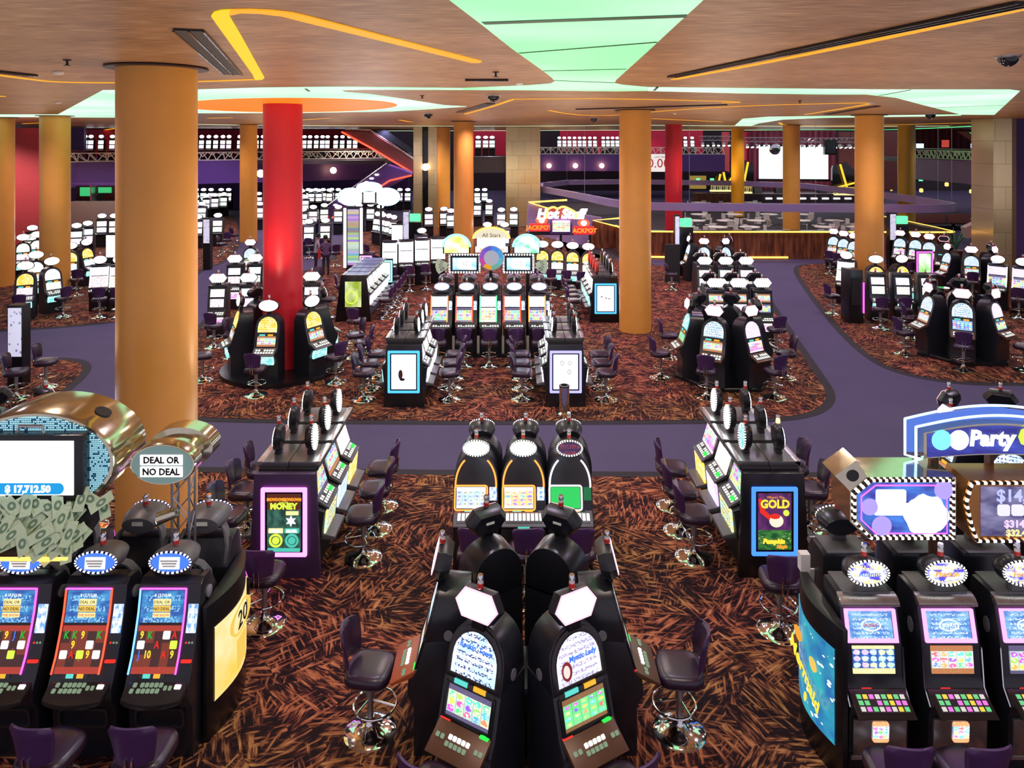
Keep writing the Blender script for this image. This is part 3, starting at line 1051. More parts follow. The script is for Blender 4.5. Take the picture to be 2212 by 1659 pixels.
def leaf_layer(vs, sx, sy, seed):
    p = t.vm('ADD', co, (seed, seed * 1.7, 0))
    wob = t.n('TexNoise', p, i_Scale=1.2, i_Detail=1.0, out=1)
    pw = t.vm('ADD', p, t.vm('MULTIPLY', t.vm('SUBTRACT', wob, (.5, .5, .5)), (.5, .5, 0)))
    vo = t.n('TexVoronoi', pw, i_Scale=vs, out=1)
    ang = t.math('MULTIPLY', t.n('SeparateXYZ', vo), 6.283)
    rot = t.n('VectorRotate', p, rotation_type='Z_AXIS', i_Angle=ang)
    q = t.vm('MULTIPLY', rot, (sx, sy, 1.0))
    return t.n('TexNoise', q, i_Scale=1.0, i_Detail=2.5, i_Roughness=.55)


l1 = leaf_layer(1.5, 3.0, 21.0, 0.0)
l2 = leaf_layer(2.1, 3.6, 25.0, 13.3)
clump = t.n('TexNoise', co, i_Scale=2.6, i_Detail=2.0)
mx = t.math('ADD', t.math('MAXIMUM', l1, t.math('SUBTRACT', l2, .02)), t.math('MULTIPLY', t.math('SUBTRACT', clump, .5), .28))
big = t.n('TexNoise', co, i_Scale=.55, i_Detail=2.0)
A = t.ramp(mx, [(.46, (.012, .005, .008)), (.52, (.05, .015, .014)), (.565, (.20, .056, .030)), (.63, (.42, .135, .065)), (.75, (.56, .26, .12))])
B = t.ramp(mx, [(.46, (.012, .006, .008)), (.52, (.04, .014, .010)), (.565, (.15, .055, .026)), (.63, (.33, .15, .05)), (.75, (.48, .28, .10))])
fib = t.n('TexNoise', co, i_Scale=150.0, i_Detail=1.0)
colr = t.mix(t.n('MapRange', big, .42, .58, 0.0, 1.0), A, B)
colr = t.vm('MULTIPLY', colr, t.n('CombineXYZ', *[t.math('ADD', t.math('MULTIPLY', fib, .5), .75)] * 3))
M['carpet'] = t.bsdf(colr, .85, spec=.12)
t = NT('walkway_carpet')
co = t.n('TexCoord', out=3)
f1 = t.n('TexNoise', co, i_Scale=60.0, i_Detail=2.0)
f2 = t.n('TexNoise', co, i_Scale=.8, i_Detail=3.0)
M['walk'] = t.bsdf(t.mix(t.math('ADD', t.math('MULTIPLY', f1, .7), t.math('MULTIPLY', f2, .3)), (.042, .036, .072, 1), (.115, .098, .18, 1)), .8, spec=.15)
M['border'] = pmat('black_carpet_border', (.008, .007, .010, 1), .8)
t = NT('ceiling_wood')
co = t.n('TexCoord', out=3)
w1 = t.n('TexNoise', t.vm('MULTIPLY', co, (3.0, 55.0, 1.0)), i_Scale=1.0, i_Detail=3.0)
w2 = t.n('TexNoise', t.vm('MULTIPLY', co, (.5, 1.2, 1.0)), i_Scale=1.0, i_Detail=2.0)
wv = t.math('ADD', t.math('MULTIPLY', w1, .8), t.math('MULTIPLY', w2, .2))
M['ceil'] = t.bsdf(t.ramp(wv, [(.36, (.17, .075, .030)), (.5, (.34, .175, .080)), (.63, (.56, .34, .18))]), .45, spec=.25)
t = NT('lit_green_panel')
co = t.n('TexCoord', out=3)
g1 = t.n('TexNoise', co, i_Scale=.35, i_Detail=1.0)
pc = t.mix(t.n('MapRange', g1, .4, .62, 0.0, 1.0), (.28, .98, .40, 1), (.52, 1.0, .62, 1))
M['greenpanel'] = t.bsdf((.1, .3, .15, 1), .5, 0, pc, .95, spec=.1)
t = NT('lit_mint_panel')
co = t.n('TexCoord', out=3)
g1 = t.n('TexNoise', co, i_Scale=.3, i_Detail=1.0)
pc = t.mix(t.n('MapRange', g1, .4, .62, 0.0, 1.0), (.48, 1.0, .62, 1), (.72, 1.0, .82, 1))
M['mintpanel'] = t.bsdf((.1, .3, .15, 1), .5, 0, pc, .95, spec=.1)
M['limestrip'] = emat('lime_cove_light', (.75, 1, .55, 1), 1.3)
M['seam'] = pmat('panel_seam', (.02, .10, .05, 1), .5)
M['col'] = pmat('orange_wood_column', (.78, .36, .062, 1), .40, var=.07, nscale=2.5)
M['colred'] = pmat('red_column_paint', (.62, .012, .025, 1), .42, var=.05, nscale=2)
M['colyel'] = pmat('yellow_column_paint', (.92, .42, .01, 1), .4, var=.05, nscale=2)
M['cololive'] = pmat('olive_gold_column_paint', (.50, .30, .02, 1), .4, var=.08, nscale=2)
M['collar'] = pmat('dark_ceiling_collar', (.045, .018, .010, 1), .45)
M['purplewall'] = pmat('purple_wall', (.10, .042, .23, 1), .5)
M['mauve'] = pmat('mauve_fascia', (.30, .14, .36, 1), .5)
M['redwall'] = pmat('crimson_wall', (.75, .015, .07, 1), .5)
M['pinkredwall'] = pmat('coral_red_wall', (.72, .085, .10, 1), .6)
M['darkwall'] = pmat('dark_plum_wall', (.022, .010, .018, 1), .6)
M['brownwall'] = pmat('maroon_brown_panel', (.20, .055, .045, 1), .45)
M['curtain'] = pmat('wine_curtain', (.16, .018, .04, 1), .8)
M['marble'] = pmat('grey_marble', (.36, .33, .29, 1), .2)
t = NT('gold_stone_cladding')
co = t.n('TexCoord', out=3)
br = t.n('TexBrick', t.vm('MULTIPLY', t.n('CombineXYZ', t.n('SeparateXYZ', co), t.n('SeparateXYZ', co, out=2), 0.0), (1, 1, 1)), (.56, .43, .20, 1), (.66, .54, .28, 1), (.25, .18, .08, 1), i_Scale=1.0, i_Mortar_Size=.012, i_Brick_Width=.9, i_Row_Height=1.0)
nz = t.n('TexNoise', t.vm('MULTIPLY', co, (.6, .6, 6.0)), i_Scale=1.5, i_Detail=3.0)
M['goldstone'] = t.bsdf(t.mix(t.math('MULTIPLY', nz, .6), br, (.70, .58, .34, 1)), .16, .6)
t = NT('bar_wood')
co = t.n('TexCoord', out=3)
nz = t.n('TexNoise', t.vm('MULTIPLY', co, (3.0, 3.0, .4)), i_Scale=2.0, i_Detail=3.0)
M['barwood'] = t.bsdf(t.ramp(nz, [(.3, (.05, .015, .01)), (.6, (.20, .07, .03)), (.75, (.28, .12, .05))]), .25)
M['ivory'] = pmat('ivory_lattice', (.95, .90, .75, 1), .5)
M['glassdark'] = pmat('dark_glass', (.01, .012, .015, 1), .05)
M['screenlit'] = emat('projection_screen_light', (.93, .97, 1, 1), 2.2, True)
M['mirror'] = pmat('mirror_tile', (.6, .6, .65, 1), .1, 1.0)


def chaikin(p, n=2, closed=True):
    for _ in range(n):
        q = []
        m = len(p)
        for i in range(m if closed else m - 1):
            a, b = V3(p[i]), V3(p[(i + 1) % m])
            q += [a * .75 + b * .25, a * .25 + b * .75]
        if not closed:
            q = [V3(p[0])] + q + [V3(p[-1])]
        p = q
    return p


def offset(poly, d):
    n = len(poly)
    area = sum(poly[i].x * poly[(i + 1) % n].y - poly[(i + 1) % n].x * poly[i].y for i in range(n))
    sg = 1 if area > 0 else -1
    out = []
    for i in range(n):
        a, b, c = poly[i - 1], poly[i], poly[(i + 1) % n]
        e1, e2 = (b - a).normalized(), (c - b).normalized()
        n1, n2 = V3((e1.y, -e1.x, 0)) * sg, V3((e2.y, -e2.x, 0)) * sg
        nn = (n1 + n2)
        nn = nn.normalized() if nn.length > 1e-5 else n1
        out.append(b + nn * (d / max(.5, nn.dot(n1))))
    return out


tag(G().box(-60, 60, 3.2, 90, -.3, 0).build('floor', M['walk']), kind='structure')
ISL = [
    [(-600, 1010), (420, 1021), (850, 1026), (1330, 1031), (1900, 1033), (2212, 1036), (2800, 1042), (2800, 2300), (-600, 2300)],
    [(420, 903), (700, 908), (1100, 910), (1500, 908), (1660, 904), (1735, 896), (1775, 878), (1788, 852), (1765, 815), (1677, 683), (1640, 625), (1622, 594), (1500, 586), (1430, 575), (1300, 560),
     (1130, 482), (900, 482), (760, 500), (720, 575), (640, 590), (545, 622), (470, 668), (436, 712), (330, 780), (285, 850), (300, 885)],
    [(-500, 740), (50, 712), (255, 695), (300, 680), (380, 622), (436, 580), (470, 571), (500, 552), (512, 522), (516, 495), (505, 466), (420, 440), (-500, 440)],
    [(-500, 830), (0, 786), (75, 780), (130, 777), (168, 782), (180, 793), (172, 812), (120, 855), (60, 920), (-500, 1000)],
    [(1720, 582), (1738, 572), (1790, 570), (1950, 570), (2300, 560), (2800, 570), (2800, 840), (2212, 827), (2120, 827), (2050, 823), (1985, 813), (1930, 798), (1890, 776), (1850, 744), (1800, 692), (1745, 622)],
]
for k, isl in enumerate(ISL):
    p = [at(x, y) for x, y in isl]
    p = chaikin(p, 2) if k else p
    tag(G().prism([V3((q.x, q.y, .012)) for q in p], (0, 0, -.012)).build('floor_carpet', M['carpet']), kind='structure')
    tag(G().prism([V3((q.x, q.y, .006)) for q in offset(p, .21)], (0, 0, -.006)).build('floor_border', M['border']), kind='structure')

# ------------------------------------------------------------------ ceiling and its lights
CZ = 7.0
tag(G().box(-60, 60, 2.0, 63, CZ, CZ + .35).build('ceiling', M['ceil']), kind='structure')


def ceilpoly(name, px, mat, z=CZ, th=.02, drop=.012, kind='structure', sm=0):
    p = [at(x, y, z) for x, y in px]
    if sm:
        p = chaikin(p, sm)
    o = G().prism([V3((q.x, q.y, z - drop)) for q in p], (0, 0, th)).build(name, mat)
    return tag(o, kind=kind)


cg = ceilpoly('ceiling_light_panel', [(970, -4), (1040, 50), (1106, 103), (1170, 149), (1192, 166), (1199, 175), (1190, 180), (1140, 184), (1000, 190), (1000, 193), (1120, 193.5), (1330, 196), (1400, 195), (1400, 188), (1345, 183), (1327, 179), (1331, 171), (1400, 108), (1482, 31), (1520, -4)], M['greenpanel'])
ceilpoly('ceiling_light_panel', [(1400, 188), (1400, 195.5), (1600, 200.5), (1800, 203), (1870, 203), (1935, 210), (1990, 225), (2076, 247), (2148, 247.5), (2203, 196), (2180, 193), (1900, 193)], M['mintpanel'])
ceilpoly('ceiling_light_panel', [(1000, 190), (735, 187), (560, 189), (430, 193), (222, 194.5), (125, 247), (0, 247), (-300, 248), (-300, 252), (0, 252), (130, 253), (260, 253.5), (420, 244), (640, 243.5), (845, 240), (930, 235), (1008, 229.5), (960, 227), (880, 214.5), (800, 203), (745, 198), (735, 194), (790, 192.5), (1000, 193)], M['mintpanel'])
ceilpoly('ceiling_light_panel', [(1586, 272), (1604, 256.5), (1660, 252), (1780, 250.5), (2000, 248), (2076, 247), (2076, 249), (2000, 251), (1780, 254), (1690, 258), (1640, 266), (1622, 271.5)], M['mintpanel'])
# seams between the translucent panels
for a, b in (((1044, 46.5), (1484, 30.5)), ((1122, 112), (1419, 88)), ((1174, 151), (1353, 147)), ((1197, 172), (1327, 177)), ((1413, 194), (1420, 187)), ((1900, 205), (1965, 193)), ((2016, 232), (2170, 226)), ((260, 205), (420, 203)), ((660, 190), (668, 196))):
    pa, pb = at(*a, CZ), at(*b, CZ)
    w = .025
    if a[1] == 46.5:
        w = .06
    d = (pb - pa).normalized()
    nrm = V3((-d.y, d.x, 0)) * w
    tag(G().prism([p - V3((0, 0, .018)) for p in (pa - nrm, pb - nrm, pb + nrm, pa + nrm)], (0, 0, .012)).build('ceiling_panel_seam', M['seam']), kind='structure')
ceilpoly('ceiling_orange_recess', [(622 + 236 * math.cos(2 * PI * k / 40), 225.5 + (15.5 if math.sin(2 * PI * k / 40) > 0 else 15.5) * math.sin(2 * PI * k / 40)) for k in range(40)], emat('orange_recess_light', (1, .21, .008, 1), 1.0), drop=.026)


def groove(px, w, mat, closed=False):
    """light groove: a strip of given width (m) along a pixel path on the ceiling"""
    p = chaikin([at(x, y, CZ) for x, y in px], 2, closed)
    L, Rr = [], []
    for i in range(len(p)):
        d = (p[min(i + 1, len(p) - 1)] - p[max(i - 1, 0)]).normalized()
        nn = V3((-d.y, d.x, 0)) * (w / 2)
        L.append(p[i] + nn - V3((0, 0, .012)))
        Rr.append(p[i] - nn - V3((0, 0, .012)))
    g = G()
    b = len(g.v)
    m = len(p)
    up_ = V3((0, 0, .02))
    g.loft([[L[i], Rr[i], Rr[i] + up_, L[i] + up_] for i in range(m)])
    return tag(g.build('ceiling_light_groove', mat), kind='structure')


ceilpoly('ceiling_light_groove', [(456, 33), (462, 25), (478, 20.5), (497, 19.5), (494, 31), (520, 75), (571, 167), (566, 171), (551, 172), (546, 160)], M['yellowgroove'])
ceilpoly('ceiling_light_groove', [(497, 19.5), (540, 18.5), (590, 21), (632, 26), (662, 33), (1041, 131), (1036, 134), (1018, 134), (660, 46), (610, 33), (560, 27), (520, 26), (495, 31)], M['orangeled'])
groove([(-60, 155), (0, 162), (60, 170), (120, 177), (250, 178.5), (420, 176), (550, 171)], .10, M['orangeled'])
groove([(1455, 171), (1700, 126), (2212, 17), (2300, -2)], .10, M['orangeled'])
groove([(-40, 207), (3, 207)], .3, M['orangeled'])
groove([(1106, 214), (1260, 212), (1400, 214), (1620, 220), (1560, 222)], .08, M['orangeled'])
groove([(1186, 238), (1215, 244), (1260, 249), (1330, 249), (1420, 240), (1600, 228), (1880, 221), (1885, 224), (1740, 247)], .10, M['orangeled'])
groove([(1410, 256), (1560, 263)], .14, M['orangeled'])
groove([(1005, 246), (1060, 231), (1106, 215)], .10, M['orangeled'])
groove([(863, 259), (885, 263), (893, 263)], .16, M['orangeled'])
groove([(450, 255), (500, 254)], .16, M['orangeled'])
groove([(50, 267), (133, 263)], .16, M['orangeled'])
groove([(225, 281), (257, 276)], .3, M['orangeled'])
groove([(1684, 265), (1692, 271), (1840, 272), (2212, 262)], .16, M['orangeled'])
groove([(650, 259), (712, 255)], .16, M['orangeled'])
groove([(418, 268), (560, 271), (1000, 272.5), (1230, 272), (1330, 270), (1420, 270.5), (1600, 272), (1850, 273), (2050, 272)], .30, M['limestrip'])
groove([(418, 283), (1000, 282.5), (1340, 281), (1640, 281)], .45, M['limestrip'])
groove([(1640, 281), (1800, 280), (1900, 281), (2060, 275), (2212, 266)], .5, M['greenneon'])
groove([(30, 290), (90, 291)], .6, M['greenneon'])
ceil_n = 0


def vent(px, w, lab):
    p = [at(x, y, CZ) for x, y in px]
    o = empty('ceiling_vent', (p[0] + p[1]) / 2, 0, lab, 'air vent', 'dark slot vents in the ceiling')
    d = (p[1] - p[0])
    L = d.length
    ang = math.atan2(d.y, d.x)
    o.rotation_euler.z = ang
    G().box(-L / 2, L / 2, -w / 2, w / 2, -.02, -.001).build('vent_slot', M['matte'], o)
    g = G()
    n = 5 if w > .25 else 2
    for k in range(n + 1):
        y = -w / 2 + w * k / n
        g.box(-L / 2, L / 2, y - .008, y + .008, -.032, -.018)
    g.build('vent_grille', M['trim'], o)


for px, w, lab in (([(407, 62), (504, 159)], .25, 'wide dark slot air vent beside the yellow light groove'), ([(1450, 164), (1690, 113)], .13, 'dark slot air vent running along the orange light line, far half'),
                   ([(1690, 113), (2212, 3)], .17, 'long dark slot air vent along the orange light line, near half'), ([(992, 242), (1060, 222)], .22, 'short slanted dark air vent left of the tan columns'),
                   ([(-20, 151), (72, 161)], .16, 'dark air vent at the ceiling edge left of the big column'), ([(1005, 171), (1098, 171)], .10, 'thin curved dark vent left of the green funnel panel'),
                   ([(1245, 235), (1570, 225)], .10, 'long thin dark vent above the tan column by the bar'), ([(1785, 246), (1895, 228)], .16, 'dark air vent beside the far right orange groove')):
    vent(px, w, lab)


def dome(px, py, r, lab):
    p = at(px, py, CZ)
    o = empty('security_camera', p, 0, lab, 'security camera', 'black dome cameras on the ceiling')
    G().lathe([(r * 1.25, 0), (r * 1.25, -.02), (r * 1.05, -.035)], 20).build('mount_ring', M['silver'], o)
    G().lathe([(r, -.03), (r * .93, -.03 - r * .38), (r * .7, -.03 - r * .68), (r * .35, -.03 - r * .92), (.004, -.03 - r)], 20).build('dome_cover', M['glassdark'], o)


dome(2178, 119, .11, 'large black dome camera below the orange light line')
dome(1066, 205, .13, 'black dome camera left of the green funnel panel')
dome(925, 245, .16, 'black dome camera near the slanted vent')
dome(1283, 254, .16, 'black dome camera left of the tan bar column')
dome(2010, 246, .17, 'black dome camera under the right mint panel')
dome(2104, 266, .2, 'black dome camera farthest right near the ceiling edge')
dome(545, 274, .2, 'black dome camera at the head of the narrow tan column')
for px, py, lab in ((126, 154, 'white smoke detector left of the big orange column'), (125, 220, 'small white detector near the mint panel on the left'), (1122, 178, 'small white detector at the tip of the green funnel'), (1458, 244, 'white detector right of the tan bar column'), (1883, 221, 'white detector at the end of the orange groove')):
    p = at(px, py, CZ)
    o = G().lathe([(.07, 0), (.075, -.02), (.055, -.045), (.02, -.05)], 16, p).build('smoke_detector', M['white'])
    tag(o, lab, 'smoke detector', 'white ceiling detectors')
for px, py, lab in ((145, 129, 'small dark sprinkler head left of the big column'), (1071, 155, 'small dark sprinkler head beside the thin curved vent'), (912, 206, 'small sprinkler head above the dark dome camera'), (1728, 217, 'small sprinkler head near the long thin vent')):
    p = at(px, py, CZ)
    o = G().lathe([(.05, 0), (.05, -.012), (.015, -.02), (.015, -.06), (.04, -.07), (.04, -.075)], 12, p).build('ceiling_sprinkler', M['trim'])
    tag(o, lab, 'sprinkler', 'ceiling sprinkler heads')

# ------------------------------------------------------------------ columns
COLS = []


def column(x, y, r, mat, top=CZ, collar=True):
    n = 48
    o = G().lathe([(r, 0), (r, top + .05)], n, (x, y, 0)).build('column', mat, ang=50)
    tag(o, kind='structure')
    if collar:
        tag(G().lathe([(r * 1.28, top - .03), (r * 1.28, top - .012)], n, (x, y, 0)).build('column_collar', M['collar']), kind='structure')
    return o


def colpx(px, w, r, mat, **kw):
    d = 2 * r * F / w
    return column((px - CX) / F * d, d, r, mat, **kw)


colpx(340, 160, .5, M['col'])
colpx(611, 82, .5, M['colred'], collar=False)
colpx(1372, 68, .5, M['col'])
colpx(119, 58, .52, M['col'])
colpx(0, 54, .52, M['col'])
colpx(537, 36, .5, M['col'])
colpx(1001.5, 43, .5, M['col'])
colpx(957, 31, .5, M['col'])
colpx(1877.5, 57, .5, M['col'])
colpx(1455, 36, .5, M['colred'], collar=False)
colpx(1593.5, 27, .5, M['colyel'], collar=False)
colpx(1709.5, 35, .5, M['col'])
colpx(1958, 34, .5, M['cololive'], collar=False)

# ------------------------------------------------------------------ back of the hall


def wall(name, x0, x1, y0, y1, z0, z1, mat):
    return tag(G().box(x0, x1, y0, y1, z0, z1).build(name, mat), kind='structure')


X = lambda px, d: (px - CX) / F * d
wall('wall_back', -60, 70, 86, 86.3, 0, 12, M['darkwall'])
wall('wall_left', X(-150, 40), X(146, 41), 40.5, 41, 0, 6.75, M['pinkredwall'])
wall('wall_left', X(148, 52), X(176, 52), 52.3, 52.6, 0, 7.2, M['purplewall'])


def fascia(name, pts, z0, z1, depth, mat, floor=True):
    g = G()
    P = [V3((X(px, d), d, 0)) for px, d in pts]
    back = [p + V3((0, depth, 0)) for p in reversed(P)]
    g.prism([V3((p.x, p.y, z0)) for p in P + back], (0, 0, z1 - z0))
    return tag(g.build(name, mat), kind='structure'), P


def lattice(name, P, z0, z1, mat, lab, seed, bar=.035, step=.55):
    rr = random.Random(seed)
    g = G()
    top, bot = [], []
    for i in range(len(P) - 1):
        a, b = P[i], P[i + 1]
        n = max(2, int((b - a).length / step))
        for k in range(n):
            top.append(a.lerp(b, k / n))
    top.append(P[-1])
    lift = lambda p, z: V3((p.x, p.y, z))
    for z in (z0, z1):
        g.tube([lift(p, z) for p in P], bar * 1.1, 5)
    for i in range(len(top) - 1):
        p, q = top[i], top[i + 1]
        u = rr.uniform(.1, .9)
        mid = p.lerp(q, u)
        zc = z0 + (z1 - z0) * rr.uniform(.3, .7)
        for a, b in ((lift(p, z0), lift(mid, z1)), (lift(mid, z1), lift(q, z0)), (lift(p, z1), lift(mid, zc)), (lift(mid, zc), lift(q, z0 if rr.random() < .5 else z1))):
            g.tube([a, b], bar, 4)
    o = g.build(name, mat)
    return tag(o, lab, 'railing')


f, PL = fascia('wall_balcony_fascia', [(120, 44.5), (165, 46), (520, 51), (700, 54), (852, 57)], 3.0, 4.62, .4, M['purplewall'])
wall('floor_balcony', -32, X(860, 57), 51, 66, 4.35, 4.6, M['darkwall'])
lattice('balcony_railing', [p + V3((0, .1, 0)) for p in PL], 4.66, 5.22, M['ivory'], 'ivory lattice railing on the purple balcony at the back left', 3)
tag(G().tube([p + V3((0, .1, 5.38)) for p in PL], .035, 5).build('balcony_handrail', M['brownwall']), 'thin red-lit handrail above the lattice of the left balcony', 'handrail')
wall('wall_balcony', X(172, 62), X(812, 62), 62.4, 62.8, 4.6, 7.6, M['redwall'])
wall('wall_lower', -40, X(880, 66), 66.5, 67, 0, 4.5, M['purplewall'])
f, PR = fascia('wall_balcony_fascia', [(1166, 73.5), (1330, 73.5), (1566, 72)], 2.9, 4.62, .4, M['purplewall'])
wall('floor_balcony', X(1166, 73.5), X(1566, 72), 73.9, 80, 4.35, 4.6, M['darkwall'])
lattice('balcony_railing', [p + V3((0, .1, 0)) for p in PR], 4.68, 5.35, M['ivory'], 'ivory lattice railing on the balcony above the bar', 5, .03)
wall('wall_balcony', X(1210, 80), X(1520, 80), 80.2, 80.5, 4.6, 7.6, M['redwall'])
f, P3 = fascia('wall_balcony_fascia', [(1974, 57), (2060, 52), (2160, 46.5)], 2.95, 4.62, .4, M['mauve'])
lattice('balcony_railing', [p + V3((0, .1, 0)) for p in P3], 4.68, 5.28, M['ivory'], 'white lattice railing on the mauve balcony at right', 8)
tag(G().tube([p + V3((0, .1, 5.42)) for p in P3], .03, 5).build('balcony_handrail', M['steel']), 'pale handrail above the lattice of the mauve balcony', 'handrail')
wall('floor_balcony', X(1980, 57), X(2160, 46.5) + 6, 57.5, 64, 4.3, 4.6, M['darkwall'])
# draped back of the right balcony
g = G()
lo = []
for k in range(61):
    x = X(1978, 60) + (X(2150, 60) - X(1978, 60)) * k / 60
    lo.append((x, 60 + .14 * math.sin(k * 1.35)))
g.loft([[(x, y, z) for x, y in lo] + [(x, y + .05, z) for x, y in reversed(lo)] for z in (4.6, 7.4)])
tag(g.build('stage_curtain', pmat('red_drape', (.12, .01, .012, 1), .8)), 'dark red drape behind the mauve balcony', 'curtain')

# clad towers and dark slot
wall('column_clad', X(893, 49), X(912, 49), 49, 51, 0, 7, M['goldstone'])
wall('column_clad', X(912, 49), X(925, 49), 49.4, 51, 0, 7, M['glassdark'])
wall('column_clad', X(925, 49), X(944, 49), 49, 51, 0, 7, M['goldstone'])
wall('column_clad', X(1093, 50), X(1167, 50), 50, 53.5, 0, 7, M['goldstone'])
wall('column_clad', X(2146, 31), X(2186, 31), 31, 32.5, 0, 7, M['goldstone'])
wall('column_clad', X(2186, 31), X(2206, 31), 31.3, 32.5, 0, 7, pmat('ribbed_bronze', (.22, .13, .07, 1), .3, .4))
wall('wall_right', X(2206, 31), X(2330, 31), 32, 32.4, 0, 7, M['purplewall'])
wall('wall_bridge', X(1023, 50), X(1092, 50), 50.4, 52, 3.75, 4.9, pmat('bridge_panel', (.028, .02, .026, 1), .4))


def quad(name, px, d, depth, mat, lab=None, cat=None, d2=None):
    n = len(px)
    P = [dep(x, y, (d2[i] if d2 else d)) for i, (x, y) in enumerate(px)]
    o = G().prism(P, (0, depth, 0)).build(name, mat)
    return tag(o, lab, cat) if lab else tag(o, kind='structure')


# escalators
e = empty('escalator', dep(800, 330, 50), 0, 'upper escalator descending to the right with red lit underside', 'escalator')


def epart(name, px, d, depth, mat, parent, org):
    P = [dep(x, y, d) - org for x, y in px]
    return G().prism(P, (0, depth, 0)).build(name, mat, parent)


og = dep(800, 330, 50)
epart('side_panel', [(736, 284), (800, 284), (893, 345), (893, 373), (800, 318)], 50, 1.5, M['brownwall'], e, og)
G().tube([dep(738, 285, 49.9) - og, dep(800, 319, 49.9) - og, dep(892, 374, 49.9) - og], .07, 6).build('underside_light', M['redneon'], e)
G().tube([dep(745, 279, 49.8) - og, dep(800, 281, 49.8) - og, dep(892, 340, 49.8) - og], .05, 6).build('handrail', M['silver'], e)
epart('glass_side', [(803, 281), (891, 340), (891, 322), (835, 281)], 50.3, .05, M['glassdark'], e, og)
og = dep(780, 410, 48)
e = empty('escalator', og, 0, 'lower purple escalator rising to the right behind the blue bank sign', 'escalator')
epart('side_panel', [(710, 447), (836, 356), (888, 374), (888, 378), (719, 470)], 48, 1.5, M['purplewall'], e, og)
G().tube([dep(717, 471, 47.9) - og, dep(842, 390, 47.9) - og, dep(889, 379, 47.9) - og], .06, 6).build('underside_light', M['redneon'], e)
G().tube([dep(708, 444, 47.9) - og, dep(836, 353, 47.9) - og], .06, 6).build('handrail', M['silver'], e)
for k in range(9):
    u = .1 + k * .09
    p = dep(712 + 124 * u, 446 - 91 * u + 6, 47.9) - og
    G().plate(ell(.16, .07, 10), p, V=(0, 0, 1), t=.05).build('step_lamp', M['lightw'], e)  # glowing ovals stand for bright reflections along the escalator side
og = dep(2060, 330, 48)
e = empty('escalator', dep(2125, 290, 45), 0, 'bronze escalator above the right balcony beside the gold clad column', 'escalator')
og = dep(2125, 290, 45)
epart('side_panel', [(2088, 284), (2142, 284), (2142, 318)], 45, 1.0, M['brownwall'], e, og)
G().tube([dep(2088, 284, 44.9) - og, dep(2142, 319, 44.9) - og], .06, 6).build('underside_light', M['goldmetal'], e)
e = empty('ramp_wall', dep(2110, 500, 33), 0, 'grey ramp parapet with red light line beside the gold clad column', 'ramp')
og = dep(2110, 500, 33)
epart('parapet', [(2086, 492), (2142, 466), (2142, 492), (2092, 515)], 33, .4, M['marble'], e, og)
G().tube([dep(2096, 474, 32.9) - og, dep(2142, 452, 32.9) - og], .04, 6).build('handrail', M['steel'], e)
G().tube([dep(2104, 513, 32.9) - og, dep(2142, 494, 32.9) - og], .06, 6).build('light_line', M['redneon'], e)

# star lamps under the balconies
for i, (px, py, d, lab) in enumerate(((563, 375, 44, 'bright warm spot lamp beside the narrow tan column'), (720, 368, 53.5, 'warm spot lamp on the purple fascia right of the red column'), (1186, 358, 73, 'first of three warm spot lamps on the dark fascia above the bar'),
                                       (1243, 358, 73, 'second of three warm spot lamps on the dark fascia above the bar'), (1300, 358, 73, 'third of three warm spot lamps on the dark fascia above the bar'), (919, 361, 48.7, 'warm spot lamp in the slot between gold clad towers'))):
    p = dep(px, py, d)
    o = empty('spot_lamp', p, 0, lab, 'spot lamp', 'warm star-bright spot lamps')
    G().lathe([(.02, -.16), (.10, -.14), (.12, 0)], 12).xf(Matrix.Rotation(R(90), 4, 'X')).build('lamp_housing', M['black'], o)
    G().lathe([(.24, 0), (.20, .09), (.08, .15)], 12).xf(Matrix.Rotation(R(90), 4, 'X')).build('lamp_lens', emat('warm_spot_lens', (1, .60, .25, 1), 30), o)  # lens made oversized to carry the starburst glare
    G().box(-.03, .03, .14, .7 if i == 0 else .4, -.03, .03).build('bracket', M['black'], o)

# ------------------------------------------------------------------ bar
g = G()
bp = [(X(1330, 38.6), 38.6), (X(1350, 37), 36.8), (X(1405, 36), 36), (X(1800, 36), 36), (22.0, 35.8), (22.6, 36.1), (22.7, 43.5)]
bp = chaikin([V3((x, y, 0)) for x, y in bp], 1, False)


def band(P, th, z0, z1, inner=1):
    n = len(P)
    lo = []
    for i in range(n):
        d = (P[min(i + 1, n - 1)] - P[max(i - 1, 0)]).normalized()
        nn = V3((-d.y, d.x, 0)) * th * inner
        a, b = P[i], P[i] + nn
        lo.append([V3((a.x, a.y, z0)), V3((b.x, b.y, z0)), V3((b.x, b.y, z1)), V3((a.x, a.y, z1))])
    return lo


o = empty('bar_counter', (12, 36, 0), 0, 'long curved wood bar wall with a golden light line along its top', 'bar')
sh = V3((-12, -36, 0))
G().loft([[p + sh for p in l] for l in band(bp, .35, 0, 1.36)]).build('counter_front', M['barwood'], o)
G().loft([[p + sh for p in l] for l in band([p + V3((0, -.05, 0)) for p in bp], .6, 1.36, 1.42)]).build('counter_top', M['trim'], o)
G().tube([V3((p.x, p.y - .06, 1.40)) + sh for p in bp], .045, 6).build('top_light_line', M['yellowled'], o)
fl = [p for p in bp if p.x < 17 and p.y < 36.5]
G().tube([V3((p.x, p.y - .05, .10)) + sh for p in fl], .05, 6).build('foot_light_line', M['yellowled'], o)
wall('floor_bar', 3, 22.5, 36.4, 70, 0.0, .012, pmat('dark_bar_floor', (.010, .004, .008, 1), .75))
ring = [(X(1137, 54), 54), (X(1240, 46), 45.5), (X(1339, 38.6), 38.6), (X(1420, 37.6), 37.6), (X(1700, 36.9), 36.9), (X(1950, 36.4), 36.4), (X(2050, 36.6), 36.6), (X(2072, 38), 38), (X(1906, 46) + .2, 46), (X(1700, 58), 58), (X(1250, 62), 62)]
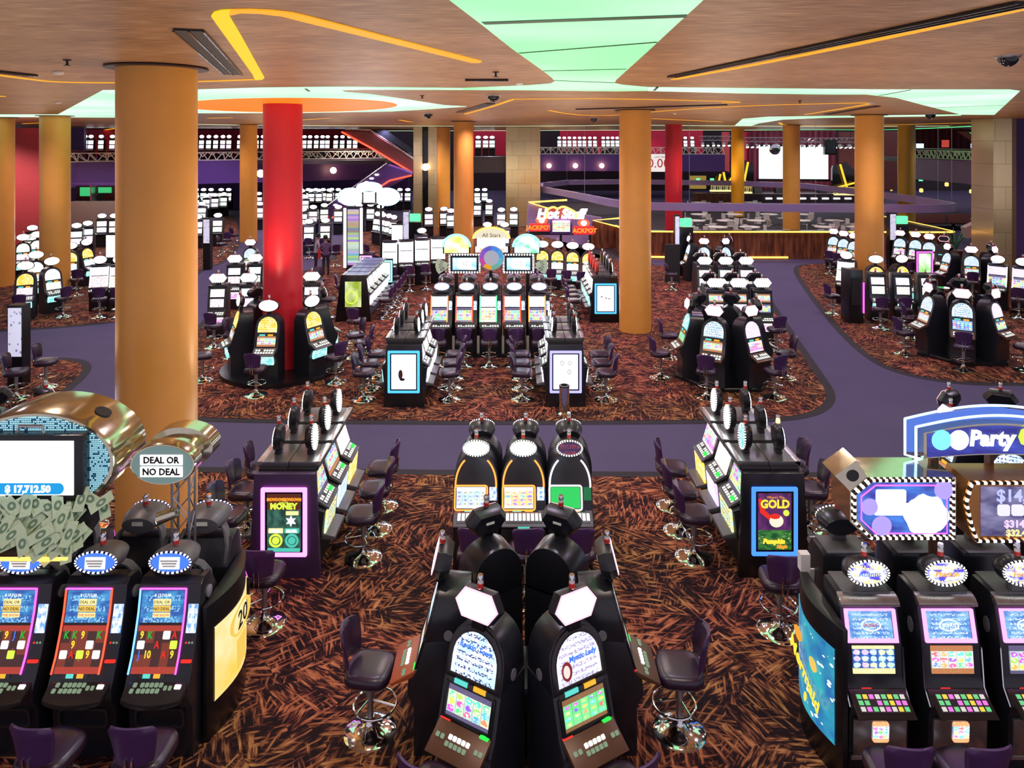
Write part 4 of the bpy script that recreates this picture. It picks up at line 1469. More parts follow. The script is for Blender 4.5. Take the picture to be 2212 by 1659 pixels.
rp = [V3((x, y, 0)) for x, y in ring]
rp = chaikin(rp, 1)
o = empty('hanging_canopy_ring', (12, 40, 2.5), 0, 'lilac curved canopy ring hanging over the bar', 'canopy')
sh = V3((-12, -40, -2.5))
lo = band(rp + [rp[0]], .25, 2.31, 2.72)
G().loft([[p + sh for p in l] for l in lo], caps=False).build('ring_band', pmat('lilac_metal', (.30, .22, .42, 1), .3, .2), o)
for k in range(0, len(rp), 2):
    p = rp[k]
    G().tube([V3((p.x, p.y, 2.7)) + sh, V3((p.x, p.y, 7.0)) + sh], .012, 4).build('wire', M['steel'], o)
# left booth walls of the bar
o = empty('booth_wall', dep(1170, 480, 41), 0, 'lilac booth wall with orange lit edge beside the red neon sign', 'partition')
og = dep(1170, 480, 41)
epart('wall_panel', [(1142, 436), (1190, 452), (1300, 470), (1300, 545), (1136, 500)], 41, .3, pmat('lilac_panel', (.40, .30, .55, 1), .3), o, og)
G().tube([dep(x, y, 40.9) - og for x, y in ((1225, 432), (1142, 437), (1190, 452), (1230, 461))], .055, 6).build('edge_light', M['orangeled2'] if 'orangeled2' in M else M['yellowled'], o)
o = empty('booth_wall', dep(1310, 510, 38.5), 0, 'plum booth wall with gold lit edge left of the tan bar column', 'partition')
og = dep(1310, 510, 38.5)
epart('wall_panel', [(1281, 478), (1330, 489), (1330, 545), (1270, 545)], 39.6, .3, M['barwood'], o, og)
G().tube([dep(x, y, 39.5) - og for x, y in ((1340, 471), (1281, 476), (1340, 491))], .05, 6).build('edge_light', M['yellowled'], o)

# stage
wall('floor_stage', X(1600, 70), X(1900, 70), 69, 80, 0, .85, M['darkwall'])
for k in range(9):
    x = 26.2 + k * 1.1 - 1.2
    tag(G().box(x - .3, x + .3, 68.85, 68.98, .35, .5).build('stage_front_spotlight', M['lightw']), 'small white light in the stage front, ' + ordw(k) + ' from the left', 'light', 'stage front lights')
o = empty('projection_screen', dep(1715, 349, 73), 0, 'big bright white projection screen on the stage behind the tan column', 'screen')
og = dep(1715, 349, 73)
G().prism([dep(x, y, 73) - og for x, y in ((1640, 386), (1789, 388), (1789, 314), (1640, 313))], (0, .1, 0)).build('screen_surface', M['screenlit'], o)
G().prism([dep(x, y, 72.95) - og for x, y in ((1636, 391), (1793, 392), (1793, 387), (1636, 386))], (0, .3, 0)).build('screen_weight_bar', M['black'], o)
g = G()
lo = []
for k in range(81):
    x = X(1622, 75) + (X(1812, 75) - X(1622, 75)) * k / 80
    lo.append((x, 75.5 + .18 * math.sin(k * 1.2)))
g.loft([[(x, y, z) for x, y in lo] + [(x, y + .05, z) for x, y in reversed(lo)] for z in (.9, 7.2)])
tag(g.build('stage_curtain', M['curtain']), 'wine red curtain hanging under the projection screen on stage', 'curtain')
for px0, px1, lab in ((1560, 1576, 'tall red panel left of the yellow column'), (1608, 1622, 'tall red panel right of the yellow column')):
    tag(G().box(X(px0, 76), X(px1, 76), 76, 76.3, 0, 7.0).build('wall_panel', M['pinkredwall'] if px0 < 1600 else M['redwall']), kind='structure')
wall('wall_panel', X(1812, 76), X(1850, 76), 76, 76.3, 2.5, 7, M['brownwall'])
wall('wall_panel', X(1908, 70), X(1942, 70), 70, 70.3, 1.2, 7, M['brownwall'])
for nm, px, lab in (('dark_angled_panel', [(1798, 365), (1800, 358), (1828, 350), (1852, 372), (1852, 420), (1798, 420)], 'black angled panel right of the projection screen'), ('dark_angled_panel', [(1608, 345), (1628, 356), (1628, 420), (1608, 420)], 'black angled panel between the yellow column and the screen'), ('dark_angled_panel', [(1537, 385), (1568, 369), (1582, 375), (1582, 405), (1537, 405)], 'black angled panel left of the yellow column')):
    quad(nm, px, 71, .3, M['glassdark'], lab, 'panel')
for k, (a, b, lab) in enumerate((((1815, 355), (1831, 410), 'yellow light tube leaning across the black panel right of the screen'), ((1801, 407), (1850, 394), 'yellow light tube lying low across the leaning one'), ((1616, 350), (1606, 400), 'yellow light tube leaning right beside the yellow column'), ((1610, 392), (1626, 400), 'short yellow light tube under the screen corner'),
                               ((1563, 372), (1568, 397), 'second yellow light tube above the left bar'), ((1556, 376), (1552, 396), 'first yellow light tube above the left bar'), ((1581, 384), (1572, 397), 'third yellow light tube above the left bar'), ((1919, 390), (1926, 412), 'short yellow light tube left of the olive column'))):
    tag(G().tube([dep(*a, 70.7 - .25 * (k % 2)), dep(*b, 70.7 - .25 * (k % 2))], .10, 6).build('wall_mounted_light_tube', emat('yellow_tube_light', (1, .55, .03, 1), 1.3)), lab, 'light tube', 'yellow light tubes over the bars')
for px0, px1, py, lab in ((1536, 1580, 400, 'lit bottle shelf behind the left bar'), (1607, 1625, 404, 'lit bottle shelf right of the yellow column'), (1801, 1850, 408, 'lit bottle shelf at the right bar')):
    o = empty('bottle_shelf', dep((px0 + px1) / 2, py + 12, 69), 0, lab, 'shelf', 'lit bottle shelves')
    og = dep((px0 + px1) / 2, py + 12, 69)
    epart('shelf_board', [(px0, py + 14), (px1, py + 14), (px1, py + 11), (px0, py + 11)], 69, .5, emat('lit_shelf', (1, .8, .35, 1), 1.2), o, og)
    epart('shelf_back', [(px0, py + 12), (px1, py + 12), (px1, py - 4), (px0, py - 4)], 69.5, .1, emat('amber_shelf_back', (.8, .55, .15, 1), .5), o, og)
    n = int((px1 - px0) / 4.5)
    for k in range(n):
        p = dep(px0 + 3 + k * 4.4, py + 11, 69.2) + V3((0, 0, .035))
        b = G().lathe([(.07, 0), (.07, .28), (.025, .36), (.025, .45)], 8, p).build('bottle', [M['lens_green'], M['lens_white'], M['brown']][k % 3])
        tag(b, 'bottle on the ' + lab.replace('lit bottle ', '') + ', ' + ordw(k) + ' from the left', 'bottle', 'bar bottles')
tag(G().box(X(1500, 66), X(1580, 66), 66, 66.6, 0, 1.15).build('bar_counter', M['barwood']), 'low wood counter in front of the left bottle shelf', 'bar')
tag(G().box(X(1500, 70), X(1534, 70), 71.4, 71.8, 1.2, 2.5).build('backlit_panel', emat('dim_amber_panel', (.6, .4, .08, 1), .45)), 'dim amber panel left of the bottle shelf', 'panel')
# banner with a price
o = empty('banner', dep(1425, 351, 60), 0, 'white banner with red figures behind the red bar column', 'banner')
og = dep(1425, 351, 60)
epart('banner_cloth', [(1398, 371), (1446, 371), (1446, 333), (1398, 333)], 60, .05, emat('banner_face', (1, .88, .85, 1), .8), o, og)
text('0.00', 1.1, emat('banner_red', (.55, .02, .04, 1), .6), o, (-.1, -.05, -.1))
text('LAST MIN', .22, M['ink'], o, (0, -.05, .45))
for px in (1536, 1506):
    tag(G().box(X(px, 71) - .18, X(px, 71) + .18, 70.6, 70.7, 2.1, 2.3).build('exit_sign', M['greenneon']), 'small green exit sign ' + ('nearer the yellow column' if px > 1520 else 'nearer the red bar column'), 'exit sign', 'small green exit signs')
for px in (1986, 2009):
    tag(G().box(X(px, 56) - .14, X(px, 56) + .14, 57.2, 57.3, 2.78, 2.93).build('exit_sign', M['greenneon']), 'small green exit sign under the mauve balcony, ' + ('left one' if px < 2000 else 'right one'), 'exit sign', 'small green exit signs')
# trusses with stage lights
for j, (x0, x1, py, d, lab) in enumerate(((1608, 1692, 302, 67, 'lighting truss left of the tan column by the stage'), (1727, 1850, 303, 67, 'lighting truss right of the tan column by the stage'), (1512, 1580, 299, 69, 'lighting truss left of the yellow column'))):
    a, b = dep(x0, py, d), dep(x1, py, d)
    o = empty('lighting_truss', (a + b) / 2, 0, lab, 'truss', 'stage lighting trusses')
    L = (b - a).length / 2
    g = G()
    for y in (-.2, .2):
        for z in (-.2, .2):
            g.tube([(-L, y, z), (L, y, z)], .035, 5)
    n = int(L * 2 / .5)
    for k in range(n):
        xa, xb = -L + k * .5, -L + k * .5 + .5
        g.tube([(xa, -.2, -.2), (xb, -.2, .2)], .02, 4)
        g.tube([(xa, .2, .2), (xb, .2, -.2)], .02, 4)
        g.tube([(xa, -.2, .2), (xa, .2, -.2)], .02, 4)
    g.build('truss_frame', M['steel'], o)
    for sx in (-.8, .8):
        G().tube([(sx * L, 0, .2), (sx * L, 0, 7.0 - a.z)], .02, 4).build('hanger', M['black'], o)
    m = max(3, int((x1 - x0) / 10))
    for k in range(m):
        p = a.lerp(b, (k + .5) / m)
        s_ = empty('stage_spotlight', p + V3((0, -.1, -.56)), R(rnd.uniform(-25, 25)), 'stage light, ' + ordw(k) + ' from the left, ' + lab.replace('lighting truss left of the', 'truss left of').replace('lighting truss right of the', 'truss right of'), 'stage light', 'stage lights on the trusses')
        G().lathe([(.05, .22), (.13, .18), (.17, -.18)], 10).xf(Matrix.Rotation(R(-35), 4, 'X')).build('lamp_can', M['black'] if k % 2 else M['silver'], s_)
        G().lathe([(.15, -.18), (.05, -.2)], 10).xf(Matrix.Rotation(R(-35), 4, 'X')).build('lamp_lens', emat('stage_lens', (.8, .95, 1, 1) if k % 2 else (1, .85, .6, 1), 2.0), s_)
        G().tube([(0, 0, .15), (0, 0, .32)], .02, 4).build('clamp', M['black'], s_)
o = empty('mirror_ball', dep(1674, 323, 66), 0, 'round mirror ball hanging in front of the white screen', 'mirror ball')
G().lathe([(.02, .5)] + [(.5 * math.sin(PI * k / 10) + .01, .5 * math.cos(PI * k / 10)) for k in range(1, 10)] + [(.02, -.5)], 18).build('ball', M['mirror'], o, ang=5)
G().tube([(0, 0, .48), (0, 0, 1.1)], .015, 4).build('chain', M['steel'], o)
o = empty('hanging_loudspeaker', dep(1792, 318, 66), 0, 'black hanging loudspeaker at the right corner of the screen', 'loudspeaker')
G().box(-.5, .5, -.3, .3, -.7, .7).build('cabinet', M['black'], o, bev=.03)
G().plate(rect(.42, .6), (0, -.31, 0), t=.02).build('grille', M['trim'], o)
for k, (px, lab) in enumerate(((1620, 'black stage monitor left under the screen'), (1640, 'round black stage monitor near the stage edge'), (1780, 'black wedge monitor right of the tan column on stage'), (1687, 'small grey box on the stage beside the tan column'))):
    p = dep(px, 424, 70)
    tag(G().profx([(-.35, 0), (.3, 0), (.3, .5), (-.1, .55)], -.4, .4).build('stage_monitor', M['body'], None, (p.x, 70.5, .85)), lab, 'loudspeaker')

# tables and white chairs of the lounge behind the bar


def lounge_table(x, y, lab):
    o = empty('lounge_table', (x, y, 0), 0, lab, 'table', 'white tables in the lounge')
    G().lathe([(.62, .72), (.62, .75)], 20).build('table_top', M['white'], o)
    G().lathe([(.25, .012), (.05, .05), (.04, .72)], 10).build('pedestal', M['steel'], o)


CHP = []


def lounge_chair(x, y, rz, lab):
    if not CHP:
        o = empty('lounge_chair')
        G().box(-.2, .2, -.2, .2, .43, .47).build('seat', M['white'], o)
        G().box(-.2, .2, .18, .22, .5, .85).build('backrest', M['white'], o)
        for sx in (-1, 1):
            G().tube([(sx * .19, .2, .012), (sx * .19, .2, .85)], .015, 4).build('leg', M['steel'], o)
            G().tube([(sx * .19, -.19, .012), (sx * .19, -.19, .45)], .015, 4).build('leg', M['steel'], o)
        bpy.context.view_layer.update()
        reg(o)
        CHP.append(o)
    else:
        o = dup2(CHP[0])
    o.location = (x, y, 0)
    o.rotation_euler.z = rz
    tag(o, lab, 'chair', 'white chairs in the lounge')


side = lambda a: ('right', 'far', 'left', 'near')[int(((a + PI / 4) % (2 * PI)) // (PI / 2))]
k = 0
for row, (yy, xs) in enumerate(((40.5, (11.4, 13.5, 15.7, 18.3, 20.6)), (43.5, (10.6, 12.6, 14.6, 19.2, 21.2)), (47, (12.2, 14.2, 16.2, 19.2, 21.4)), (51, (13.5, 16, 18.5, 21)))):
    for i, x in enumerate(xs):
        lounge_table(x, yy, 'white lounge table, ' + ordw(i) + ' from the left in the ' + ordw(row) + ' row behind the bar')
        for j in range(3):
            a = 2.1 * j + .6 * i + row
            if math.hypot(x + .8 * math.cos(a) - X(1709.5, 43.7), yy + .8 * math.sin(a) - 43.7) < .9:
                continue
            lounge_chair(x + .80 * math.cos(a), yy + .80 * math.sin(a), a - PI / 2, 'white chair, ' + side(a) + ' side of ' + ordw(i) + ' table from the left, ' + ordw(row) + ' lounge row')
for i, x in enumerate((14.2, 16.2, 18.4, 20.6)):
    lounge_table(x, 60 + (i % 2), 'cream lounge table, ' + ordw(i) + ' from the left near the stage')
    for j in range(3):
        a = 2.1 * j + i
        lounge_chair(x + .85 * math.cos(a), 60 + (i % 2) + .85 * math.sin(a), a - PI / 2, 'white chair, ' + side(a) + ' side of ' + ordw(i) + ' table from the left near the stage')
tag(G().box(X(1555, 38), X(1582, 38), 38, 38.6, 0, 1.25).build('service_cabinet', M['body']), 'dark service cabinet behind the bar wall', 'cabinet')
# right lounge under the mauve balcony
for i, (px, w, lab) in enumerate(((2010, 1.2, 'dark sofa under the mauve balcony left part'), (2090, 1.1, 'dark sofa under the mauve balcony right part'))):
    x = X(px, 48)
    o = empty('lounge_sofa', (x, 48, 0), 0, lab, 'sofa')
    G().box(-w, w, -.4, .4, 0, .45).build('seat', M['glassdark'], o, bev=.04)
    G().box(-w, w, .4, .7, 0, 1.0).build('backrest', M['brownwall'], o, bev=.04)
for i, (px, py) in enumerate(((2098, 412), (2124, 413), (1990, 410), (2045, 397), (2120, 436))):
    p = dep(px, py, 50)
    tag(G().lathe([(.05, .1), (.12, .05), (.12, -.15), (.05, -.18)], 10, p).build('hanging_lounge_lamp', emat('lounge_lamp_glow', (1, .55, .12, 1), 2.0)), 'small amber lamp under the mauve balcony, ' + ordw(i) + ' one', 'lamp', 'amber lounge lamps')
for px, lab in ((1988, 'small blue screen on the left of the right balcony'), (2106, 'small blue screen on the right of the right balcony')):
    tag(G().box(X(px, 58) - .28, X(px, 58) + .28, 58, 58.1, 5.45, 5.8).build('wall_mounted_screen', M['blueneon2']), lab, 'screen', 'small blue balcony screens')
tag(G().box(X(2043, 58) - .28, X(2043, 58) + .28, 58, 58.1, 5.5, 6.1).build('hanging_lantern', M['s_red']), 'square patterned red lantern on the right balcony', 'lantern')
# potted plant by the ramp
o = empty('potted_plant', (X(2065, 35), 35, 0), 0, 'spiky potted plant on the ledge beside the grey ramp', 'plant')
G().lathe([(.2, 0), (.3, .6), (.32, .62)], 12).build('pot', M['brownwall'], o)
for k in range(14):
    a = k * 2.4
    G().tube([(0, 0, .6), (.15 * math.cos(a), .15 * math.sin(a), 1.0), (.45 * math.cos(a), .45 * math.sin(a), 1.3 + .2 * (k % 3))], .02, 4).build('leaf', M['lens_green'], o)
# cashier booth under the left balcony
o = empty('cashier_booth', (X(205, 44), 44, 0), 0, 'stone fronted cashier booth with green lit window under the left balcony', 'booth')
w = X(270, 44) - X(163, 44)
G().box(-w / 2, w / 2, 0, 3, 0, 2.25).build('stone_front', M['marble'], o)
G().box(-w / 2, w / 2, .6, .7, 2.25, 3.3).build('window_glass', M['glassdark'], o)
G().box(-w / 2, w / 2, -.05, .2, 3.25, 3.4).build('window_head', M['purplewall'], o)
for k in range(2):
    G().box(-w / 2 + .3 + k * 1.15, -w / 2 + 1.1 + k * 1.15, .50, .58, 2.55 + k * .2, 3.1).build('lit_board', emat('green_board', (.05, .6, .2, 1), .8), o)  # glowing boxes stand for green reflections in the window
G().box(-w / 2 + 1.25, -w / 2 + 1.32, -.02, .6, 2.25, 3.3).build('window_mullion', M['silver'], o)
# ------------------------------------------------------------------ near island, left: curved machines, case sign, end panel
def picture(name, cA, cB, dots=None, st=1.2, scale=3.0, dscale=9.0):
    t = NT(name)
    uv = t.n('TexCoord', out=2)
    nz = t.n('TexNoise', uv, i_Scale=scale, i_Detail=3.0)
    c = t.mix(t.n('MapRange', nz, .38, .62, 0.0, 1.0), cA, cB)
    if dots:
        vo = t.n('TexVoronoi', t.vm('MULTIPLY', uv, (1.0, 1.8, 1.0)), i_Scale=dscale)
        band_ = t.n('TexNoise', uv, i_Scale=2.2, i_Detail=0.0)
        k = t.math('MULTIPLY', t.math('LESS_THAN', vo, .28), t.math('GREATER_THAN', band_, .52))
        c = t.mix(k, c, dots)
    m = t.bsdf((.01, .01, .01, 1), .25, 0, c, st)
    return m


M['sea'] = picture('undersea_picture', (.02, .16, .42, 1), (.03, .42, .50, 1), (.8, .95, 1, 1), 1.0)
M['yellowposter'] = picture('golden_poster_print', (1, .62, .10, 1), (1, .88, .55, 1), None, 1.0, 1.2)
M['ledblue'] = grid_keys('led_mesh_pattern', 90, 46, (.45, .85, 1, 1), (.05, .25, .40, 1), 1.2, gap=.35, frac=.8)
M['casescreen'] = picture('sign_monitor', (1, 1, 1, 1), (.92, .95, 1, 1), None, 2.0, 1.5)
M['barblue'] = emat('blue_bar_light', (.01, .33, .75, 1), 1.0)
M['print_white'] = emat('white_print_light', (1, 1, 1, 1), 1.6)
M['goldplate'] = emat('gold_title_light', (1, .80, .35, 1), 1.1)
M['goldplate2'] = emat('deep_gold_title_light', (.85, .55, .10, 1), 1.0)
M['yellowprint'] = emat('yellow_print', (1, .72, .05, 1), 1.1)
M['limeprint'] = emat('lime_print', (.75, 1, .08, 1), 1.0)
M['orangeprint'] = emat('orange_print', (1, .36, .03, 1), 1.0)
M['redprint'] = emat('red_print', (.85, .03, .02, 1), .9)
M['greenprint'] = emat('green_print', (.02, .5, .05, 1), .9)
M['blueprint'] = emat('blue_print', (.05, .2, .9, 1), 1.0)
M['note'] = paytable('banknote_print', (.30, .42, .27, 1), (.42, .52, .38, 1), (.08, .16, .08, 1), .0, 3)
t = NT('banknote_paper')
uv = t.n('TexCoord', out=2)
d_ = t.vm('LENGTH', t.vm('MULTIPLY', t.vm('SUBTRACT', uv, (.5, .5, 0)), (1.6, 1.0, 0)), out=1)
nz = t.n('TexNoise', uv, i_Scale=9.0, i_Detail=2.0)
c = t.mix(t.math('LESS_THAN', d_, .34), t.mix(nz, (.42, .60, .36, 1), (.70, .85, .60, 1)), (.16, .28, .17, 1))
c = t.mix(t.math('LESS_THAN', t.math('ADD', d_, t.math('MULTIPLY', nz, .15)), .22), c, (.55, .68, .48, 1))
M['note'] = t.bsdf(c, .7)

NL = 'in the near left bank with the banknote sign'
seat_lab = lambda n, d: 'purple stool, ' + n + ', ' + d
reel_txt = [['KK9JK', '', '9'], ['KK9 K', ' 9', ' A 9'], ['9K  A', '  A', 'J10 A9']]
for i, (x, lab) in enumerate(((-4.90, 'curved-screen slot machine cut by the frame edge, under the banknote sign'), (-4.15, 'curved-screen slot machine with red light edges, middle of the near left row'), (-3.41, 'curved-screen slot machine with pink light edge, nearest the yellow 20 panel'))):
    o = machine('curve_hi', x, 7.09, 0, lab, 'near left row of curved-screen machines', {'light_strip': None})
    strips = [c for c in KIDS2(o) if c.name.startswith('light_strip')]
    for c, mt in zip(strips, ('redneon', 'redneon') if i == 1 else (('pinkneon', 'redneon') if i == 0 else ('pinkneon', 'blueneon'))):
        c.material_slots[0].link = 'OBJECT'
        c.material_slots[0].material = M[mt]
    # titles on the upper glass
    Vu = V3((0, .19, 1)).normalized()
    base = V3((-.06, -.062, 1.33))
    N = V3((1, 0, 0)).cross(Vu)
    us = [c for c in KIDS2(o) if c.name.startswith('upper_screen')][0]
    for z, hw, hh, mt, tx, ink, sz in ((.095, .085, .026, 'goldplate', 'DEAL OR', 'ink', .038), (.035, .085, .026, 'goldplate2', 'NO DEAL', 'ink', .038), (-.022, .085, .02, 'goldplate', 'THE SHOW', 'redprint', .032)):
        G().plate(rect(hw, hh), base + Vu * z + N * .020, V=Vu, t=.008).build('title_plate', M[mt], us)
        text(tx, sz, M[ink], us, base + Vu * z + N * .023, V=Vu, ext=.001)
    text('$ 17,712.50', .034, M['print_white'], us, base + Vu * .155 + N * .016, V=Vu, ext=.001)
    ls = [c for c in KIDS2(o) if c.name.startswith('reel_screen')][0]
    Vl = V3((0, .40, 1)).normalized()
    Nl = V3((1, 0, 0)).cross(Vl)
    bl = V3((-.06, -.150, 1.07))
    for r_ in range(3):
        for q, ch in enumerate(reel_txt[i][r_].replace('10', 'T').ljust(5)):
            if ch == ' ':
                if (q + r_ + i) % 2:
                    G().plate(rrect(.034, .034, .008, 2), bl + V3(((q - 2) * .080, 0, 0)) + Vl * ((1 - r_) * .080) + Nl * .021, V=Vl, t=.006).build('reel_tile', M['print_white' if (q + i) % 3 else 'limeprint'], ls)
                continue
            text('10' if ch == 'T' else ch, .088, M[{'K': 'greenprint', '9': 'yellowprint', 'J': 'blueprint', 'A': 'redprint', 'T': 'yellowprint'}[ch]], ls,
                 bl + V3(((q - 2) * .080, 0, 0)) + Vl * ((1 - r_) * .080 + .0) + Nl * .024, V=Vl, name='reel_symbol', ext=.001, sx=.8, bold=.002)
    text('atronic', .05, M['blueprint'], o, (-.02, -.332, .665), V=(0, -.1, 1), shear=.2)
for i, (x, lab) in enumerate(((-4.85, 'dark slot machine seen from behind, third from the yellow 20 panel'), (-4.12, 'dark slot machine seen from behind, second from the yellow 20 panel'), (-3.41, 'dark slot machine seen from behind, beside the yellow 20 panel and truss'))):
    machine('curve_hi', x, 8.07, PI, lab, 'near left rear row of curved-screen machines')
for i, (x, lab) in enumerate(((-4.05, 'purple stool back in the near left corner, second from the right'), (-3.22, 'purple stool back in the near left corner, nearest the yellow 20 panel'))):
    stool(x, 6.22, PI, lab, 'stools at the near left bank')
stool(-3.08, 8.80, PI, 'plum stool behind the yellow 20 panel at the bank end', 'stools at the near left bank')

o = empty('end_panel', (-3.05, 7.55, 0), 0, 'tall black end panel with curved golden poster marked 20', 'display panel')
Y0, Y1 = -.50, .52
arc = [(.015 + .13 * math.sin(PI * k / 12), Y0 + (Y1 - Y0) * k / 12) for k in range(13)]
G().prism([V3((x, y, 0)) for x, y in [(-.03, Y1), (-.03, Y0)] + arc], (0, 0, 1.36)).build('panel_body', M['black'], o, bev=.004)
lo = [[(x + .008, y, z) for x, y in arc[1:-1]] for z in (.36, 1.10)]
g = G()
b0 = len(g.v)
g.v += [V3(p) for l in lo for p in l]
n = len(lo[0])
for k in range(n - 1):
    g.face((k, k + 1, n + k + 1, n + k), [(k / (n - 1), 0), ((k + 1) / (n - 1), 0), ((k + 1) / (n - 1), 1), (k / (n - 1), 1)])
g.v += [V3((x - .02, y, z)) for l in lo for x, y, z in l]
q = 2 * n
for k in range(n - 1):
    g.face((q + k + 1, q + k, q + n + k, q + n + k + 1))
    g.face((k + 1, k, q + k, q + k + 1))
    g.face((n + k, n + k + 1, q + n + k + 1, q + n + k))
po = g.build('lit_poster', M['yellowposter'], o)
text('20', .26, M['ink'], po, (.166, .04, .92), U=(0, 1, 0), sx=1.0)
G().ring(ell(.25, .155), ell(.225, .135), (.158, .04, .92), U=(0, 1, 0), t=.03).build('ring_motif', M['goldplate2'], po)
G().plate(rect(.11, .15), (.158, .03, .58), U=(0, 1, 0), t=.02).build('case_motif', M['goldplate2'], po)

# big case sign on its post
o = empty('case_sign', (-4.85, 7.55, 0), 0, 'large gold oval sign with white monitor and banknotes in the near left corner', 'sign')
yf, yb, zc = -.35, .25, 2.73
e1, e2 = ell(.80, .50, 44), ell(.82, .52, 44)
G().loft([[(x, yf, zc + z) for x, z in e1], [(x, yf + .05, zc + z) for x, z in e2], [(x, yb, zc + z) for x, z in e2], [(x * .97, yb + .02, zc + z * .97) for x, z in e2]]).build('housing', M['goldmetal'], o, ang=30)
G().plate(ell(.76, .47, 44), (0, yf - .01, zc), t=.02).build('led_face', M['ledblue'], o)
mo = G().box(-.56, .56, yf - .12, yf - .005, 2.40, 3.06).build('monitor', M['black'], o, bev=.012)
G().plate(rect(.47, .27), (0, yf - .13, 2.735), t=.012).build('monitor_screen', M['casescreen'], mo)
bar = G().plate(rrect(.40, .055, .05), (-.02, yf - .142, 2.535), t=.008).build('amount_bar', M['barblue'], mo)
text('$ 17,712.50', .095, M['print_white'], bar, (.03, yf - .152, 2.535), bold=.004)
G().tube([(-.13, yf - .06, 3.055), (-.12, yf - .06, 3.13), (.12, yf - .06, 3.13), (.13, yf - .06, 3.055)], .018, 8).build('case_handle', M['silver'], o)
for x, y in ((.52, .0), (.25, .02)):
    a = math.acos(x / .82)
    nz_ = V3((math.cos(a) / .82, 0, math.sin(a) / .52)).normalized()
    if x > .5:
        G().plate(ell(.085, .085, 24), V3((x, -.05, zc + .52 * math.sin(a))) + nz_ * .012, U=(0, 1, 0), V=nz_.cross(V3((0, 1, 0))), t=.03).build('speaker_grille', M['matte'], o)
G().tube([(0, .0, 0), (0, .0, 2.3)], .07, 12).build('post', M['black'], o)
G().prism([(-.78, yf - .06, 2.38), (.78, yf - .06, 2.38), (.60, yf - .36, 2.02), (-.60, yf - .36, 2.02)], (0, .04, -.06)).build('note_board', M['matte'], o)
vb = V3((0, .30, .36)).normalized()
nb = V3((1, 0, 0)).cross(vb)
for k in range(98):
    u = rnd.uniform(-1, 1)
    v = rnd.random() ** .9
    hw = .60 + .2 * v
    c0 = V3((u * hw, yf - .36, 2.02)) + vb * (v * .47) + nb * (.004 + .0012 * k)
    a = rnd.uniform(-1.2, 1.2) + PI / 2
    U = V3((1, 0, 0)) * math.cos(a) + vb * math.sin(a)
    Vv = -V3((1, 0, 0)) * math.sin(a) + vb * math.cos(a)
    Vv = (Vv + nb * rnd.uniform(-.08, .08)).normalized()
    if k == 0:
        nm = G().plate(rect(.115, .052), (0, 0, 0), U=(1, 0, 0), V=(0, 1, 0), t=.0012).build('banknote', M['note'], o)
        me0 = nm.data
    else:
        nm = bpy.data.objects.new('banknote', me0)
        COL.objects.link(nm)
        nm.parent = o
    mt = Matrix((U, Vv, U.cross(Vv))).transposed().to_4x4()
    mt.translation = c0
    nm.matrix_local = mt
G().tube([(-.6, yf - .42, 2.0), (.6, yf - .42, 2.0)], .018, 6).build('under_light', M['yellowled'], o)

o = empty('oval_sign', (-3.60, 7.57, 0), 0, 'oval gold sign reading DEAL OR NO DEAL on a silver lattice post', 'sign')
e1 = ell(.33, .205, 36)
G().loft([[(x, -.28, 2.67 + z) for x, z in e1], [(x * 1.04, -.26, 2.67 + z * 1.05) for x, z in e1], [(x * 1.04, -.12, 2.67 + z * 1.05) for x, z in e1], [(x * .8, -.10, 2.67 + z * .8) for x, z in e1], [(x * .8, .10, 2.67 + z * .8) for x, z in e1], [(x * 1.06, .12, 2.67 + z * 1.08) for x, z in e1], [(x * 1.06, .34, 2.67 + z * 1.08) for x, z in e1], [(x * 1.0, .36, 2.67 + z * 1.0) for x, z in e1]]).build('housing', M['goldmetal'], o, ang=30)
f = G().plate(ell(.31, .19, 36), (0, -.29, 2.67), t=.02).build('sign_face', emat('grey_sign_face', (.16, .24, .24, 1), .9), o)
for z, tx in ((.055, 'DEAL OR'), (-.065, 'NO DEAL')):
    G().plate(rect(.215, .05), (0, -.300, 2.67 + z), t=.012).build('title_plate', M['facewarm'], f)
    text(tx, .094, M['ink'], f, (0, -.306, 2.67 + z), bold=.0045, sx=.95)
g = G()
tx, ty = .09, 0
cs = [(tx - .09, -.07), (tx + .09, -.07), (tx + .09, .07), (tx - .09, .07)]
for x, y in cs:
    g.tube([(x, y, .0), (x, y, 2.46)], .014, 6)
for k in range(11):
    for i in range(4):
        a, b = cs[i], cs[(i + 1) % 4]
        z0 = .12 + k * .212
        if k % 2:
            a, b = b, a
        g.tube([(a[0], a[1], z0), (b[0], b[1], z0 + .212)], .007, 5)
g.build('lattice_post', M['steel'], o)
sp = G().lathe([(.045, .12), (.055, .10), (.062, -.06), (.066, -.08)], 14).xf(Matrix.Translation((-.04, -.12, 2.06)) @ Matrix.Rotation(R(70), 4, 'Y')).build('par_lamp', M['goldmetal'], o)
G().plate(ell(.05, .05, 14), (-.125, -.12, 2.03), U=(0, -1, 0), V=(0, 0, 1), t=.01).build('lamp_lens', emat('warm_par_lens', (1, .8, .4, 1), 6), sp)

